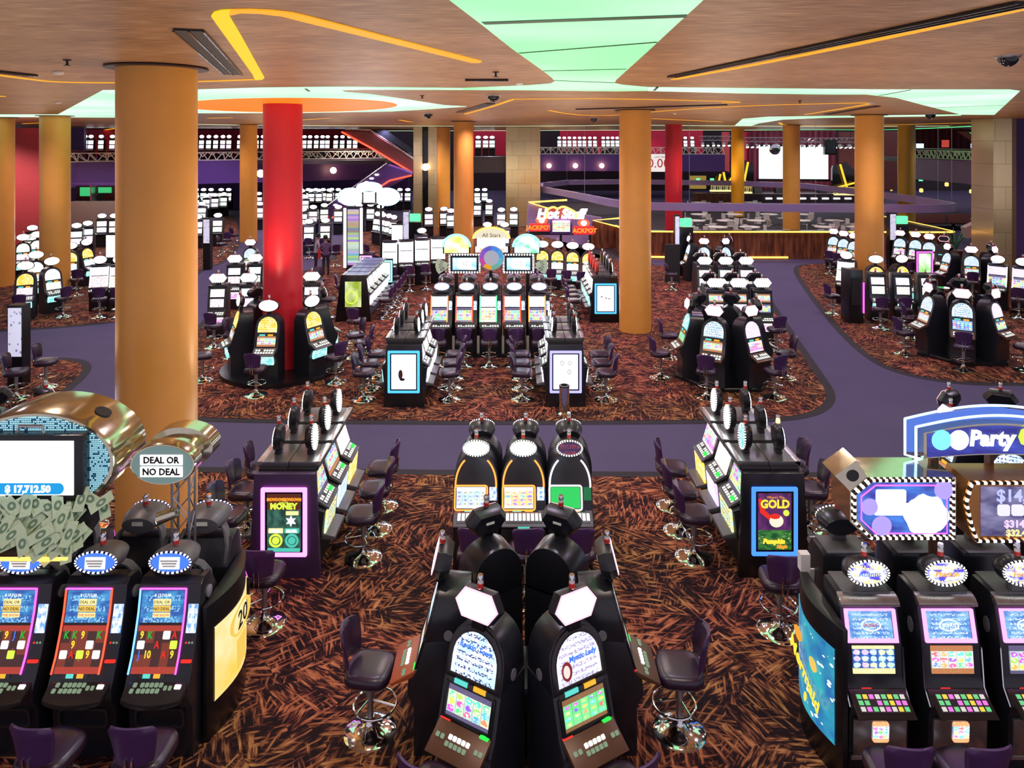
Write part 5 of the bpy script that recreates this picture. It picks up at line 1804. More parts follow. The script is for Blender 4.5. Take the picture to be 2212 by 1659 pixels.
# ------------------------------------------------------------------ near island, right: straight machines, party signs, sea panel
for i, (x, lab, up, low, fc) in enumerate(((3.45, 'pink-framed slot machine with sea shell reels, beside the sea picture panel', None, 's_shell', None), (4.20, 'pink-framed slot machine with cream reels, second from the sea picture panel', None, 's_cream', None),
                                           (4.95, 'pink-framed slot machine cut by the right frame edge', None, 's_pale', 'p_gold'))):
    o = machine('box_hi', x, 6.92, 0, lab, 'near right row of pink-framed machines', {'lower_screen': low, 'sign_face': ['p_oval1', 'p_oval2', 'p_oval1'][i]} if False else {'lower_screen': low})
    hd = [c for c in KIDS2(o) if c.name.startswith('sign_face')][0]
    us = [c for c in KIDS2(o) if c.name.startswith('upper_screen')][0]
    text(['Mermaids', 'Goldfish', 'Treasure'][i] if False else ['Atlantis', 'Pharaoh', 'Fortune'][i], .07, M['blueprint'] if i == 0 else M['orangeprint'], hd, V3((0, -.075, 1.82)) + V3((0, -.012, 0)), V=TILT, shear=.2, ext=.002)
    V_ = V3((0, .08, .31)).normalized()
    N = V3((1, 0, 0)).cross(V_)
    G().ring(ell(.095, .05), ell(.085, .042), V3((0, -.14, 1.19)) + V_ * .16 + N * .018, V=V_, t=.006).build('oval_motif', M['print_white'], us)
    text('BONUS', .04, M['redprint'] if i == 0 else M['print_white'], us, V3((0, -.14, 1.19)) + V_ * .16 + N * .018, V=V_, ext=.001)
for i, x in enumerate((3.6, 4.35, 5.1)):
    machine('box_hi', x, 7.86, PI, 'black slot machine seen from behind with flat top, ' + ordw(i) + ' from the sea picture panel', 'near right rear row of machines')
for i, (x, lab) in enumerate(((3.22, 'brown stool back in the near right corner, under the shell reel machine'), (3.85, 'brown stool back in the near right corner, second from the sea panel'))):
    stool(x + .05, 6.02, PI, lab, 'stools at the near right bank')
stool(3.28, 8.68, PI, 'purple stool behind the sea picture panel', 'stools at the near right bank')
o = empty('end_panel', (3.10, 7.12, 0), 0, 'black end panel with curved blue undersea picture', 'display panel')
Y0, Y1 = -.52, .48
arc = [(-.015 - .13 * math.sin(PI * k / 12), Y0 + (Y1 - Y0) * k / 12) for k in range(13)]
G().prism([V3((x, y, 0)) for x, y in [(.03, Y1), (.03, Y0)] + arc], (0, 0, 1.44)).build('panel_body', M['black'], o, bev=.004)
g = G()
lo = [[(x - .008, y, z) for x, y in arc[1:-1]] for z in (.30, 1.20)]
g.v += [V3(p) for l in lo for p in l]
n = len(lo[0])
for k in range(n - 1):
    g.face((k + 1, k, n + k, n + k + 1), [(1 - (k + 1) / (n - 1), 0), (1 - k / (n - 1), 0), (1 - k / (n - 1), 1), (1 - (k + 1) / (n - 1), 1)])
g.v += [V3((x + .02, y, z)) for l in lo for x, y, z in l]
q = 2 * n
for k in range(n - 1):
    g.face((q + k, q + k + 1, q + n + k + 1, q + n + k))
    g.face((k, k + 1, q + k + 1, q + k))
    g.face((n + k + 1, n + k, q + n + k, q + n + k + 1))
po = g.build('lit_poster', M['sea'], o)
vv = V3((0, .45, 1)).normalized()
text('Mermaid', .20, M['yellowprint'], po, (-.165, .0, .66), U=(0, -1, -.35), V=(0, -.35, 1), bold=.004)
for y, z, a, b, mt in ((.20, .92, .08, .05, 'orangeprint'), (-.16, .86, .07, .05, 'goldplate2'), (.0, .42, .03, .06, 'yellowprint')):
    G().plate(ell(a, b, 18), (-.155, y, z), U=(0, -1, -.4), V=(0, -.4, 1), t=.02).build('fish_motif', M[mt], po)
G().box(3.06, 3.16, 7.50, 7.59, 1.44, 1.62).build('white_box', M['white'])
tag(bpy.data.objects['white_box'], 'small white box on top of the near right bank end', 'box')
bpy.data.objects['white_box'].location.z = .08 * 0
# party signs
o = empty('party_sign', (4.45, 7.48, 0), 0, 'big marquee sign group with blue neon, balloons and PARTY ON lettering', 'sign')
G().tube([(0, 0, 0), (0, 0, 2.9)], .05, 12).build('post', M['brown'], o)
oct_ = [(-.51, -.13), (-.34, -.30), (.51, -.30), (.51, .30), (-.34, .30), (-.51, .16)]
O = V3((-.53, -.38, 2.32))
G().prism([O + V3((x * 1.04, 0, z * 1.04)) for x, z in oct_], (0, .42, .012)).build('balloon_box', M['bronzebox'], o)
fb = G().plate(sc(oct_, .90, .86), O + V3((0, -.012, 0)), t=.012).build('balloon_face', picture('party_picture', (.03, .03, .30, 1), (.06, .22, .75, 1), None, 1.1, 2.5), o)


def marquee(px, O, parent, mat, nper=8):
    q = []
    for i in range(len(px)):
        a, b = px[i], px[(i + 1) % len(px)]
        L = math.hypot(b[0] - a[0], b[1] - a[1])
        m = max(2, int(L / .05))
        q += [(a[0] + (b[0] - a[0]) * k / m, a[1] + (b[1] - a[1]) * k / m) for k in range(m)]
    G().tube([V3(O) + V3((x, 0, z)) for x, z in q], .016, 6, True).build('marquee_bulbs', mat, parent)


marquee(sc(oct_, .97, .96), O + V3((0, -.02, 0)), o, M['bulb44'])
G().tube([O + V3((x * .84, -.022, z * .80)) for x, z in oct_], .007, 6, True).build('pink_line', M['pinkneon'], fb)
for x, z, r_ in ((-.34, .02, .085), (-.22, -.17, .10), (.40, .19, .095)):
    G().lathe([(.01, .03), (r_ * .6, .026), (r_ * .9, .012), (r_, 0)], 22).xf(Matrix.Translation(O + V3((x, -.012, z))) @ Matrix.Rotation(R(90), 4, 'X')).build('balloon', emat('violet_balloon_light', (.36, .28, 1, 1), 1.3), fb)
for hw, hh, x, z in ((.15, .065, -.13, .13), (.20, .06, -.10, .0)):
    G().plate(rrect(hw, hh, .02), O + V3((x, -.022, z)), t=.01).build('white_title', M['print_white'], fb)
G().plate([(.22 + .22 * math.cos(2 * PI * k / 30) * (1 + .06 * math.cos(k * 1.3)), -.06 + .20 * math.sin(2 * PI * k / 30) * (1 + .08 * math.sin(k * 1.7))) for k in range(30)], O + V3((0, -.024, 0)), t=.012).build('white_cloud_motif', M['print_white'], fb)
G().prism([O + V3((-.53, 0, .17)), O + V3((-.36, 0, .315)), O + V3((-.44, .05, .46)), O + V3((-.66, .05, .30))], (0, .3, .0)).build('speaker_box', M['bronzebox'], o)
G().plate(ell(.06, .05, 22), O + V3((-.495, -.0, .32)) + V3((0, .01, .0)), U=(1, 0, .55), V=(-.5, .35, 1), t=.03).build('speaker_grille', M['matte'], o)
O2 = V3((.76, -.36, 2.28))
fr = [(-.62, -.16), (-.56, -.31), (.62, -.31), (.62, .31), (-.62, .31), (-.68, .1)]
G().prism([O2 + V3((x, 0, z)) for x, z in fr], (0, .36, .010)).build('jackpot_box', pmat('orange_brown_box', (.45, .20, .06, 1), .28, .7), o)
marquee(sc(fr, .96, .94), O2 + V3((0, -.016, 0)), o, M['bulb44'])
jf = G().plate(rect(-.50, .58, -.24, .25), O2 + V3((0, -.012, 0)), t=.014).build('jackpot_screen', picture('jackpot_ground', (.06, .05, .16, 1), (.30, .28, .50, 1), None, .9, 3.0), o)
for tx, sz, z, x, mt in (('$14,145.35', .17, .165, .04, emat('violet_digits', (.42, .45, 1, 1), 1.3)), ('$314.28', .10, -.115, -.10, emat('lilac_digits', (.75, .55, 1, 1), 1.2)), ('$32.42', .09, -.205, -.12, M['goldplate'])):
    text(tx, sz, mt, jf, O2 + V3((x - .02, -.03, z)), bold=.003)
for k in range(5):
    G().plate(rrect(.06, .055, .02), O2 + V3((-.28 + .14 * k, -.025, .02)), t=.012).build('reel_plate', emat('lilac_plate', (.7, .68, 1, 1), 1.2), jf)
# neon top sign, gently arched
O3 = V3((.62, -.10, 2.86))
n = 24


def arc_shape(hw, h0, h1, bow):
    lo_ = [(-hw + 2 * hw * k / n, h1 + bow * math.sin(PI * k / n)) for k in range(n + 1)]
    bt = [(hw - 2 * hw * k / n, h0 + bow * .45 * math.sin(PI * k / n)) for k in range(n + 1)]
    return lo_ + bt


sh_ = arc_shape(.78, -.17, .10, .10)
G().prism([O3 + V3((x, 0, z)) for x, z in sh_], (0, .22, 0)).build('neon_sign_box', M['bronzebox'], o)
nf = G().plate(sc(sh_, .95, .88), O3 + V3((0, -.012, 0)), t=.014).build('neon_sign_face', picture('night_blue_picture', (.02, .02, .22, 1), (.05, .08, .50, 1), None, 1.1, 2.0), o)
for hw, h0, h1, bow, dy in ((.92, -.17, .21, .14, .1), (.85, -.22, .155, .12, .02)):
    pts = [(-hw + .18, h0 - .05), (-hw, h0), (-hw, h1)] + [(-hw + 2 * hw * k / n, h1 + bow * math.sin(PI * k / n)) for k in range(n + 1)] + [(hw, h0), (hw - .18, h0 - .05)]
    G().tube([O3 + V3((x, dy, z)) for x, z in pts], .013, 8).build('neon_tube', M['blueneon2'], o)
G().prism([O3 + V3((-.90, .12, -.15)), O3 + V3((.90, .12, -.15)), O3 + V3((.90, .12, .20)), O3 + V3((0, .12, .33)), O3 + V3((-.90, .12, .20))], (0, .03, 0)).build('sky_back_board', emat('blue_back_glow', (.10, .20, .75, 1), .9), o)
for x, mt in ((-.60, emat('cyan_balloon_light', (.2, .8, 1, 1), 1.3)), (-.42, emat('white_balloon_light', (.9, .85, 1, 1), 1.4))):
    G().lathe([(.01, .03), (.06, .026), (.09, .012), (.105, 0)], 22).xf(Matrix.Translation(O3 + V3((x, -.012, -.02 + .05))) @ Matrix.Rotation(R(90), 4, 'X')).build('balloon', mt, nf)
text('Party', .22, M['print_white'], nf, O3 + V3((-.09, -.028, .05)), bold=.010, shear=.1)
text('On', .26, M['limeprint'], nf, O3 + V3((.36, -.028, .06)), bold=.014)
G().box(-.02 + .62, .62 + .02, -.0, .1, 2.55, 2.72).build('sign_bracket', M['brown'], o)

# ------------------------------------------------------------------ near centre pod
PODANG = (240, 300, 180, 0, 120, 60)
PODLAB = ('front left', 'front right', 'left side', 'right side', 'back left', 'back right')


def pod(cx, cy, r, kind, desc, over=None, angs=PODANG, labs=PODLAB, stool_on=None, sr=.70, far=False, rot=0, sdesc=None, show=None, z=0):
    out = []
    for k, a in enumerate(angs):
        aa = R(a + rot)
        if show is not None and k not in show:
            continue
        rz = aa + PI / 2
        ov = over[k] if over else None
        out.append(machine(kind, cx + r * math.cos(aa), cy + r * math.sin(aa), rz, labs[k] + ' slot machine of the ' + desc, desc, ov, z))
    for k in (stool_on if stool_on is not None else range(len(angs))):
        aa = R(angs[k] + rot)
        rr_ = r + sr
        f = aa + PI / 2
        stool(cx + rr_ * math.cos(aa), cy + rr_ * math.sin(aa), f + PI, 'purple stool at the ' + labs[k] + ' of the ' + (sdesc or desc), 'stools around the ' + desc, far)
    return out


ms = pod(.13, 7.2, .87, 'arch_hi', 'hexagon pod at the bottom centre', [
    {'upper_screen': 'p_sky', 'lower_screen': 's_pale'}, {'upper_screen': 'p_white2', 'lower_screen': 's_green'}, {'button_deck': 'orangedeck'}, {}, {}, {}] if False else None, stool_on=(0, 1, 2, 3))
for m_, ov in zip(ms, ({}, {'upper_screen': 'p_lady', 'lower_screen': 's_green'}, {'button_deck': 'orangedeck', 'sign_face': 'faceviolet'}, {'sign_face': 'faceviolet'}, {}, {})):
    for c in KIDS2(m_):
        st = c.name.split('.')[0]
        if st in ov and ov[st] in M:
            c.material_slots[0].link = 'OBJECT'
            c.material_slots[0].material = M[ov[st]]
for m_, tx, sh in ((ms[0], 'Rockin\' Town', .2), (ms[1], 'Mystic Lady', .1)):
    us = [c for c in KIDS2(m_) if c.name.startswith('upper_screen')][0]
    V_ = V3((0, .28, 1)).normalized()
    N = V3((1, 0, 0)).cross(V_)
    text(tx, .062, M['blueprint'], us, V3((0.0 if sh == .2 else .05, -.105, 1.12)) + V_ * (.29 if sh == .2 else .23) + N * .018, V=V_, shear=sh, ext=.001, bold=.002)
    if sh == .1:
        G().plate(ell(.055, .075, 20), V3((-.13, -.105, 1.12)) + V_ * .15 + N * .016, V=V_, t=.006).build('portrait_hair', M['redhair'] if 'redhair' in M else emat('red_hair_print', (.25, .02, .03, 1), .9), us)
        G().plate(ell(.034, .050, 18), V3((-.135, -.105, 1.12)) + V_ * .15 + N * .019, V=V_, t=.006).build('portrait_face', emat('pale_face_print', (.9, .75, .7, 1), 1.0), us)
tag(G().lathe([(.36, 0), (.36, .62), (.34, .66)], 6, (.13, 7.2, 0)).build('pod_core', M['black'], None, None, .004), 'black six-sided plinth in the middle of the bottom centre pod', 'plinth')
# pods half hidden behind the two big signs
pod(7.6, 10.9, .88, 'arch', 'pod behind the neon party sign', stool_on=(2,))
pod(-8.15, 11.0, .88, 'arch', 'pod behind the gold case sign', stool_on=(3, 1))

# ------------------------------------------------------------------ row of three neon machines
for i, (x, lab) in enumerate(((-.507, 'orange neon slot machine with frosty blue reels, left of three'), (.16, 'orange neon slot machine with golden picture, middle of three'), (.813, 'unlit-neon slot machine with blank green screen, right of three'))):
    if i < 2:
        machine('neon', x, 10.1, 0, lab, 'row of three neon machines', {'main_screen': ['s_frost', 's_gold'][i]})
    else:
        machine('neon_idle', x, 10.1, 0, lab, 'row of three neon machines')
    machine('neon', x + .05, 10.74, PI, 'slot machine seen from behind the three neon machines, ' + ordw(i) + ' from the left', 'rear row of neon machines', {'topper': 'body'})
    stool(x + .03, 9.28, PI, 'purple stool facing the neon machines, ' + ordw(i) + ' from the left', 'stools at the row of three neon machines')
    stool(x + .02, 11.5, 0, 'stool on the walkway side of the neon machines, ' + ordw(i) + ' from the left', 'stools behind the row of three neon machines')


# ------------------------------------------------------------------ kiosks and back-to-back banks
def kiosk(x, y, hwt, hwb, h, frame, poster, lab, fz=(.32, 1.26), fw=.315, depth=.09, rz=0, body='black', name='poster_kiosk'):
    o = empty(name, (x, y, 0), rz, lab, 'advertising kiosk')
    G().prism([(-hwb, 0, 0), (hwb, 0, 0), (hwt, .02, h), (-hwt, .02, h)], (0, depth, 0)).build('cabinet', M[body], o, bev=.006)
    zc, hh = (fz[0] + fz[1]) / 2, (fz[1] - fz[0]) / 2
    if frame:
        G().ring(rrect(fw, hh, .02), rrect(fw - .055, hh - .055, .01), (0, -.028, zc), t=.03).build('light_frame', M[frame], o, bev=.006)
        p = G().plate(rect(fw - .085, hh - .085), (0, -.012, zc), t=.014).build('poster', poster, o)
        G().ring(rect(fw - .055, hh - .055), rect(fw - .083, hh - .083), (0, -.016, zc), t=.016).build('inner_bezel', M['black'], o)
    else:
        p = G().plate(rect(fw, hh), (0, -.012, zc), t=.014).build('poster', poster, o)
    return o, p, zc


def bank(ax, y0, n, pitch, kindL, kindR, desc, ovL=None, ovR=None, sd=.98, stoolsL=None, stoolsR=None, far=False):
    for k in range(n):
        y = y0 + pitch * k
        for kind, rz, side, ov in ((kindL, -PI / 2, 'left', ovL), (kindR, PI / 2, 'right', ovR)):
            kd = kind[k] if isinstance(kind, (list, tuple)) else kind
            machine(kd, ax + (.004 if side == 'right' else -.004), y, rz, side + ' side slot machine, ' + ordw(k) + ' from the front in the ' + desc, 'machines of the ' + desc, (ov[k % len(ov)] if ov else None))
        for side, sg, lst in (('left', -1, stoolsL), ('right', 1, stoolsR)):
            if lst is None or k in lst:
                stool(ax + sg * (sd + rnd.uniform(-.03, .03)), y + rnd.uniform(-.04, .04), sg * PI / 2 + PI, 'purple stool, ' + side + ' side, ' + ordw(k) + ' from the front at the ' + desc, 'stools at the ' + desc, far)


A, B_ = 'bank with the magenta poster', 'bank with the blue GOLD poster'
o, p, zc = kiosk(-3.12, 9.70, .42, .49, 1.43, 'magneon', picture('money_poster', (.02, .05, .04, 1), (.05, .16, .12, 1), None, 1.0, 5), 'purple kiosk end with magenta light frame and MONEY poster', body='plumkiosk')
yy = -.024
G().plate(rect(-.225, .225, .175, .385), (0, yy, zc), t=.01).build('poster_header', emat('maroon_print', (.10, .02, .01, 1), 1), p)
text('SHOWDOWN,', .055, M['orangeprint'], p, (-.095, yy - .008, zc + .315), sx=.72, bold=.003)
text('SHOWDOWN', .055, M['orangeprint'], p, (.115, yy - .008, zc + .315), sx=.72, bold=.003)
text('AND THE', .03, M['limeprint'], p, (0, yy - .008, zc + .272))
text('MONEY', .11, M['limeprint'], p, (0, yy - .008, zc + .222), sx=.95, bold=.006)
G().plate([(.10 + (.075 if k % 2 == 0 else .035) * math.cos(PI / 2 + k * PI / 6), .02 + (.075 if k % 2 == 0 else .035) * math.sin(PI / 2 + k * PI / 6)) for k in range(12)], (0, yy - .006, zc), t=.01).build('star_motif', M['print_white'], p)
for x0, mt, tx in ((-.11, 'limeprint', 'GOLD'), (.11, 'teal', 'SILVER')):
    G().ring(ell(.092, .092), ell(.066, .066), (x0, yy, zc - .25), t=.01).build('coin_ring', M[mt], p)
    G().plate(ell(.05, .05), (x0, yy, zc - .25), t=.01).build('coin_motif', M[mt], p)
    G().plate(rrect(.10, .032, .01), (x0, yy, zc - .115), t=.01).build('title_block', M['goldplate'] if x0 < 0 else M['teal'], p)
    text(tx, .05, M['print_white'], p, (x0, yy - .008, zc - .115), bold=.003)
G().plate(rect(-.22, .22, -.40, -.355), (0, yy, zc), t=.01).build('poster_footer', M['teal'], p)
G().plate(rect(.03, .20, .10, .15), (0, yy, zc), t=.01).build('print_block', M['goldplate'], p)
bank(-3.12, 10.19, 3, .715, 'bank_dark', 'bank_lit', A, [{'upper_screen': 's_blue'}], [{'upper_screen': 's_pale', 'belly_panel': 'p_belly'}, {'upper_screen': 's_cream', 'belly_panel': 'p_sky'}, {'upper_screen': 's_warm', 'belly_panel': 'p_gold'}])
o, p, zc = kiosk(3.60, 9.72, .42, .49, 1.43, 'blueled', picture('gold_poster', (.05, .015, .08, 1), (.14, .03, .15, 1), None, 1.0, 3), 'dark blue kiosk end with bright blue light frame and GOLD poster')
G().plate(rect(-.225, .225, -.385, -.12), (0, yy + .004, zc), t=.008).build('green_ground', picture('dark_green_print', (.01, .08, .03, 1), (.06, .25, .05, 1), (.5, .7, .2, 1), .9, 5), p)
text("Where's The...", .045, M['orangeprint'], p, (.02, yy - .006, zc + .335), ext=.002)
text('GOLD', .155, M['yellowprint'], p, (.0, yy - .006, zc + .24), bold=.006, sx=.92)
text('Pumpkin', .085, M['yellowprint'], p, (-.02, yy - .010, zc - .265), bold=.006, shear=.25)
text('Magic', .06, M['orangeprint'], p, (.09, yy - .010, zc - .335), bold=.004, shear=.25)
G().plate(ell(.095, .085), (.02, yy - .004, zc + .01), t=.01).build('round_motif', emat('cream_print', (1, .85, .65, 1), 1), p)
G().plate(ell(.07, .035), (.0, yy - .008, zc + .075), t=.01).build('red_motif', M['redprint'], p)
G().plate(ell(.04, .04), (.155, yy - .006, zc + .12), t=.01).build('lime_motif', M['limeprint'], p)
G().plate([(-.225, .30), (-.2, .12), (-.05, .0), (.0, .03), (-.13, .15), (-.19, .32)], (0, yy - .002, zc), t=.01).build('swoosh_motif', M['redprint'], p)
bank(3.60, 10.21, 3, .715, 'bank_lit', ['bank_amber', 'bank_dark', 'bank_dark'], B_, [{'upper_screen': 's_pale', 'belly_panel': 'p_belly', 'sign_face': 'p_teal'}, {'upper_screen': 's_warm', 'belly_panel': 'p_pink', 'sign_face': 'face'}, {'upper_screen': 's_pink', 'belly_panel': 'p_gold', 'sign_face': 'face'}], [{'upper_screen': 's_blue'}])
M['p_lady'] = paytable('lilac_paytable', (.72, .75, .9, 1), (.9, .92, 1, 1), (.45, .35, .6, 1), 1.1)
for c in KIDS2(ms[1]):
    if c.name.startswith('upper_screen'):
        c.material_slots[0].link = 'OBJECT'
        c.material_slots[0].material = M['p_lady']
# ------------------------------------------------------------------ middle distance
wp = picture('white_poster_print', (1, 1, 1, 1), (.96, .97, 1, 1), None, 1.7, 2.0)
C1, C2 = 'bank with the left cyan poster', 'bank with the right lilac poster'
o, p, zc = kiosk(-2.44, 15.96, .40, .46, 1.40, 'azureled', wp, 'dark kiosk end with cyan light frame and white poster, left of the pair', fz=(.33, 1.28), fw=.36, body='body')
text('Lucky Genie', .06, M['goldplate2'], p, (.06, -.024, zc + .17), shear=.2)
G().plate(ell(.05, .11, 14), (-.07, -.02, zc - .06), t=.008).build('lamp_motif', M['brown'], p)
G().plate(ell(.06, .03, 14), (-.03, -.022, zc - .17), t=.008).build('lamp_foot_motif', M['ink'], p)
bank(-2.44, 16.44, 3, .72, 'bank_far', 'bank_far', C1, [{'topper': 'black', 'sign_face': 'facewarm'}], [{'upper_screen': 's_far', 'belly_panel': 'p_far'}], far=False)
o, p, zc = kiosk(1.21, 15.96, .40, .46, 1.40, 'lilacled', wp, 'dark kiosk end with lilac light frame and white poster, right of the pair', fz=(.33, 1.28), fw=.36, body='body')
for x, z in ((.09, .2), (.08, .0), (-.08, .2)):
    G().ring(ell(.045, .05, 14), ell(.03, .035, 14), (x, -.02, zc + z), t=.006).build('face_motif', M['paper'], p)
bank(1.21, 16.44, 3, .72, 'bank_far', 'bank_far', C2, [{'upper_screen': 's_far', 'belly_panel': 'p_far'}], [{'upper_screen': 's_far', 'belly_panel': 'p_far'}], far=False)
o = empty('litter_bin', at(1219, 893, 0), 0, 'chrome cylinder bin in front of the lilac framed poster', 'bin')
G().lathe([(.17, 0), (.17, .02), (.115, .05), (.115, .60)], 24).build('bin_body', M['chrome'], o)
G().lathe([(.12, .60), (.12, .625), (.08, .63), (.07, .58)], 24).build('bin_rim', M['trim'], o)
# five curved machines
for i, (px, mt) in enumerate(((953, 'orangeneon'), (1007, 'redneon'), (1059, 'greenneon'), (1111, 'redneon'), (1165, 'orangeneon'))):
    x = X(px, 19.8)
    o = machine('curve', x, 20.0, 0, 'glowing slot machine with starburst sign, ' + ordw(i) + ' from the left in the centre five', 'centre row of five glowing machines', {'light_strip': mt, 'sign_face': 'faceblue', 'upper_screen': 'p_far', 'reel_screen': 's_pale' if i != 2 else 's_gold'}, .10)
    stool(x, 18.9, PI, 'purple stool facing the centre five, ' + ordw(i) + ' from the left', 'stools at the centre five')
    machine('curve', x, 21.35, PI, 'slot machine seen from behind the centre five, ' + ordw(i) + ' from the left', 'rear row behind the centre five', {'sign_face': 'face'}, .10)
tag(G().box(-2.35, 1.15, 19.6, 21.75, 0, .10).build('machine_plinth', M['black']), 'long black plinth under the centre five machines', 'plinth')
for k in range(4):
    x = -1.63 + k * .69
    tag(G().box(x - .035, x + .035, 19.72, 19.76, .10, .58).build('side_cupboard_door', M['marble']), 'pale cupboard door between the centre five machines, ' + ordw(k) + ' from the left', 'cupboard door', 'pale doors between the centre five')
# wheel sign above the five
YW = 20.68
o = empty('wheel_sign', (0, 0, 0), 0, 'large lit sign with colour wheel, domes and two monitors above the centre five', 'sign')
D = lambda px, py, d=YW: dep(px, py, d)
for px in (985, 1060, 1140):
    p0 = D(px, 560)
    G().box(p0.x - .05, p0.x + .05, YW + .13, YW + .20, .10, p0.z).build('sign_post', M['black'], o)
for px0, px1, nm in ((971, 1036, 'left'), (1088, 1152, 'right')):
    a, b = D(px0, 588), D(px1, 550)
    G().box(a.x, b.x, YW, YW + .12, a.z, b.z).build('monitor', M['black'], o, bev=.01)
    marq = [(a.x, a.z), (b.x, a.z), (b.x, b.z), (a.x, b.z)]
    q = []
    for i in range(4):
        u, v = marq[i], marq[(i + 1) % 4]
        q += [V3((u[0] + (v[0] - u[0]) * k / 8, YW - .02, u[1] + (v[1] - u[1]) * k / 8)) for k in range(8)]
    G().tube(q, .028, 6, True).build('marquee_bulbs', M['bulb44w'] if 'bulb44w' in M else bulbs('white_marquee_pattern', 44, (1, 1, 1, 1), 2.5, (.03, .03, .03, 1)), o)
    s_ = G().plate(rect(a.x + .09, b.x - .09, a.z + .07, b.z - .09), (0, YW - .012, 0), t=.012).build('monitor_screen', picture('blue_show_screen', (.2, .55, .95, 1), (.75, .9, 1, 1), None, 1.3, 2.0), o)
    cx = (a.x + b.x) / 2
    G().plate(rect(.20, .15), (cx, YW - .022, (a.z + b.z) / 2), t=.01).build('white_panel', M['print_white'], s_)
    text('12' if nm == 'left' else '115', .16, M['paper'], s_, (cx, YW - .03, (a.z + b.z) / 2))
w0 = D(1061.7, 556)
seg = [(.05, .35, .75), (.05, .25, .8), (.12, .1, .6), (.3, .08, .55), (.55, .05, .35), (.8, .35, .03), (.15, .4, .3), (.1, .45, .6)]
g = G()
n = 32
mats = [emat('wheel_segment', (*s_, 1), .9) for s_ in seg]
for k in range(n):
    a0, a1 = 2 * PI * k / n, 2 * PI * (k + 1) / n
    r0, r1 = .22, .34
    lp = [(r0, a0), (r1, a0), (r1, a1), (r0, a1)]
    g.prism([V3((w0.x + r * math.cos(a), YW - .10, w0.z + r * math.sin(a))) for r, a in lp], (0, .05, 0), mi=k // 4)
g.build('wheel_rim', mats, o)
G().plate(ell(.22, .22), (w0.x, YW - .085, w0.z), t=.04).build('wheel_face', emat('grey_wheel_face', (.45, .45, .55, 1), .8), o)
G().ring(ell(.365, .365, 32), ell(.34, .34, 32), (w0.x, YW - .11, w0.z), t=.06).build('wheel_band', M['silver'], o)
a, b = D(1031, 533), D(1091, 515)
G().box(a.x, b.x, YW - .02, YW + .2, a.z, b.z).build('title_panel', M['facewarm'], o)
a, b = D(1027, 545), D(1097, 534)
t_ = G().box(a.x, b.x, YW - .02, YW + .15, a.z, b.z).build('letter_panel', M['print_white'], o)
text('JACKPOT STREAK', .13, M['orangeprint'], t_, ((a.x + b.x) / 2, YW - .03, (a.z + b.z) / 2), sx=.72, bold=.004)
a, b = D(1024, 515), D(1099, 515)
cx, hw = (a.x + b.x) / 2, (b.x - a.x) / 2
G().plate(arch(hw, 0, .0, 18, .30), (cx, YW, a.z), t=.2).build('arch_panel', M['s_dimwhite'] if 'M' == 0 else emat('cream_arch_light', (.9, .8, .6, 1), .9), o)
text('All Stars', .16, M['ink'], o, (cx, YW - .02, a.z + .09))
G().tube([(cx + (hw + .02) * math.cos(PI * k / 18), YW - .03, a.z + .32 * math.sin(PI * k / 18)) for k in range(19)], .03, 6).build('arch_neon', M['yellowled'], o)
for px, nm, cA, cB in ((986, 'left', (.5, .8, .1, 1), (1, .95, .8, 1)), (1138, 'right', (.75, .95, 1, 1), (.1, .6, .25, 1))):
    c0 = D(px, 532)
    sh_ = arch(.40, -.22, -.02, 16, .36)
    G().plate(sh_, (c0.x, YW + .02, c0.z), t=.14).build('dome_box', M['body'], o)
    G().plate(sc(sh_, .9, .9), (c0.x, YW + .01, c0.z), t=.012).build('dome_face', picture('dome_picture_' + nm, cA, cB, None, 1.6, 2.0), o)
    G().tube([(c0.x + x, YW, c0.z + z) for x, z in arch(.40, -.22, -.02, 16, .36)[2:]], .03, 6).build('dome_neon', M['cyanneon'], o)
for sx, px in ((-1, 966), (1, 1158)):
    c0 = D(px, 572)
    for k in range(4):
        a = (PI if sx < 0 else 0) + sx * (.45 - .35 * k)
        U = V3((math.cos(a), 0, math.sin(a)))
        G().plate(rect(0, .34, -.07, .07), c0 + V3((0, -.01 * k, -.02)), U=U, V=(-math.sin(a), 0, math.cos(a)), t=.008).build('banknote', M['note'], o)

# left green poster bank and right cyan poster bank
GB, RB = 'bank with the green poster', 'bank with the bright cyan poster'
gp = picture('green_drink_poster', (.35, .48, .03, 1), (.85, .92, .45, 1), None, .9, 1.6)
o, p, zc = kiosk(-5.27, 23.5, .42, .60, 1.55, None, gp, 'tall black kiosk end with yellow-green swirl poster', fz=(.50, 1.34), fw=.27)
G().ring(ell(.21, .22, 24), ell(.17, .18, 24), (-.06, -.02, zc - .1), t=.006).build('swirl_motif', M['limeprint'], p)
SPEC['bank_plain'] = lambda: m_bank_plain()


def m_bank_plain():
    o = m_bank(M['s_white'], M['p_far'], M['face'], False, hi=False, body=pmat('blue_grey_cabinet', (.10, .16, .30, 1), .35))
    for c in list(o.children):
        if c.name.split('.')[0] in ('topper', 'topper_neck', 'tower_light'):
            for d in list(c.children):
                bpy.data.objects.remove(d)
            bpy.data.objects.remove(c)
    return o


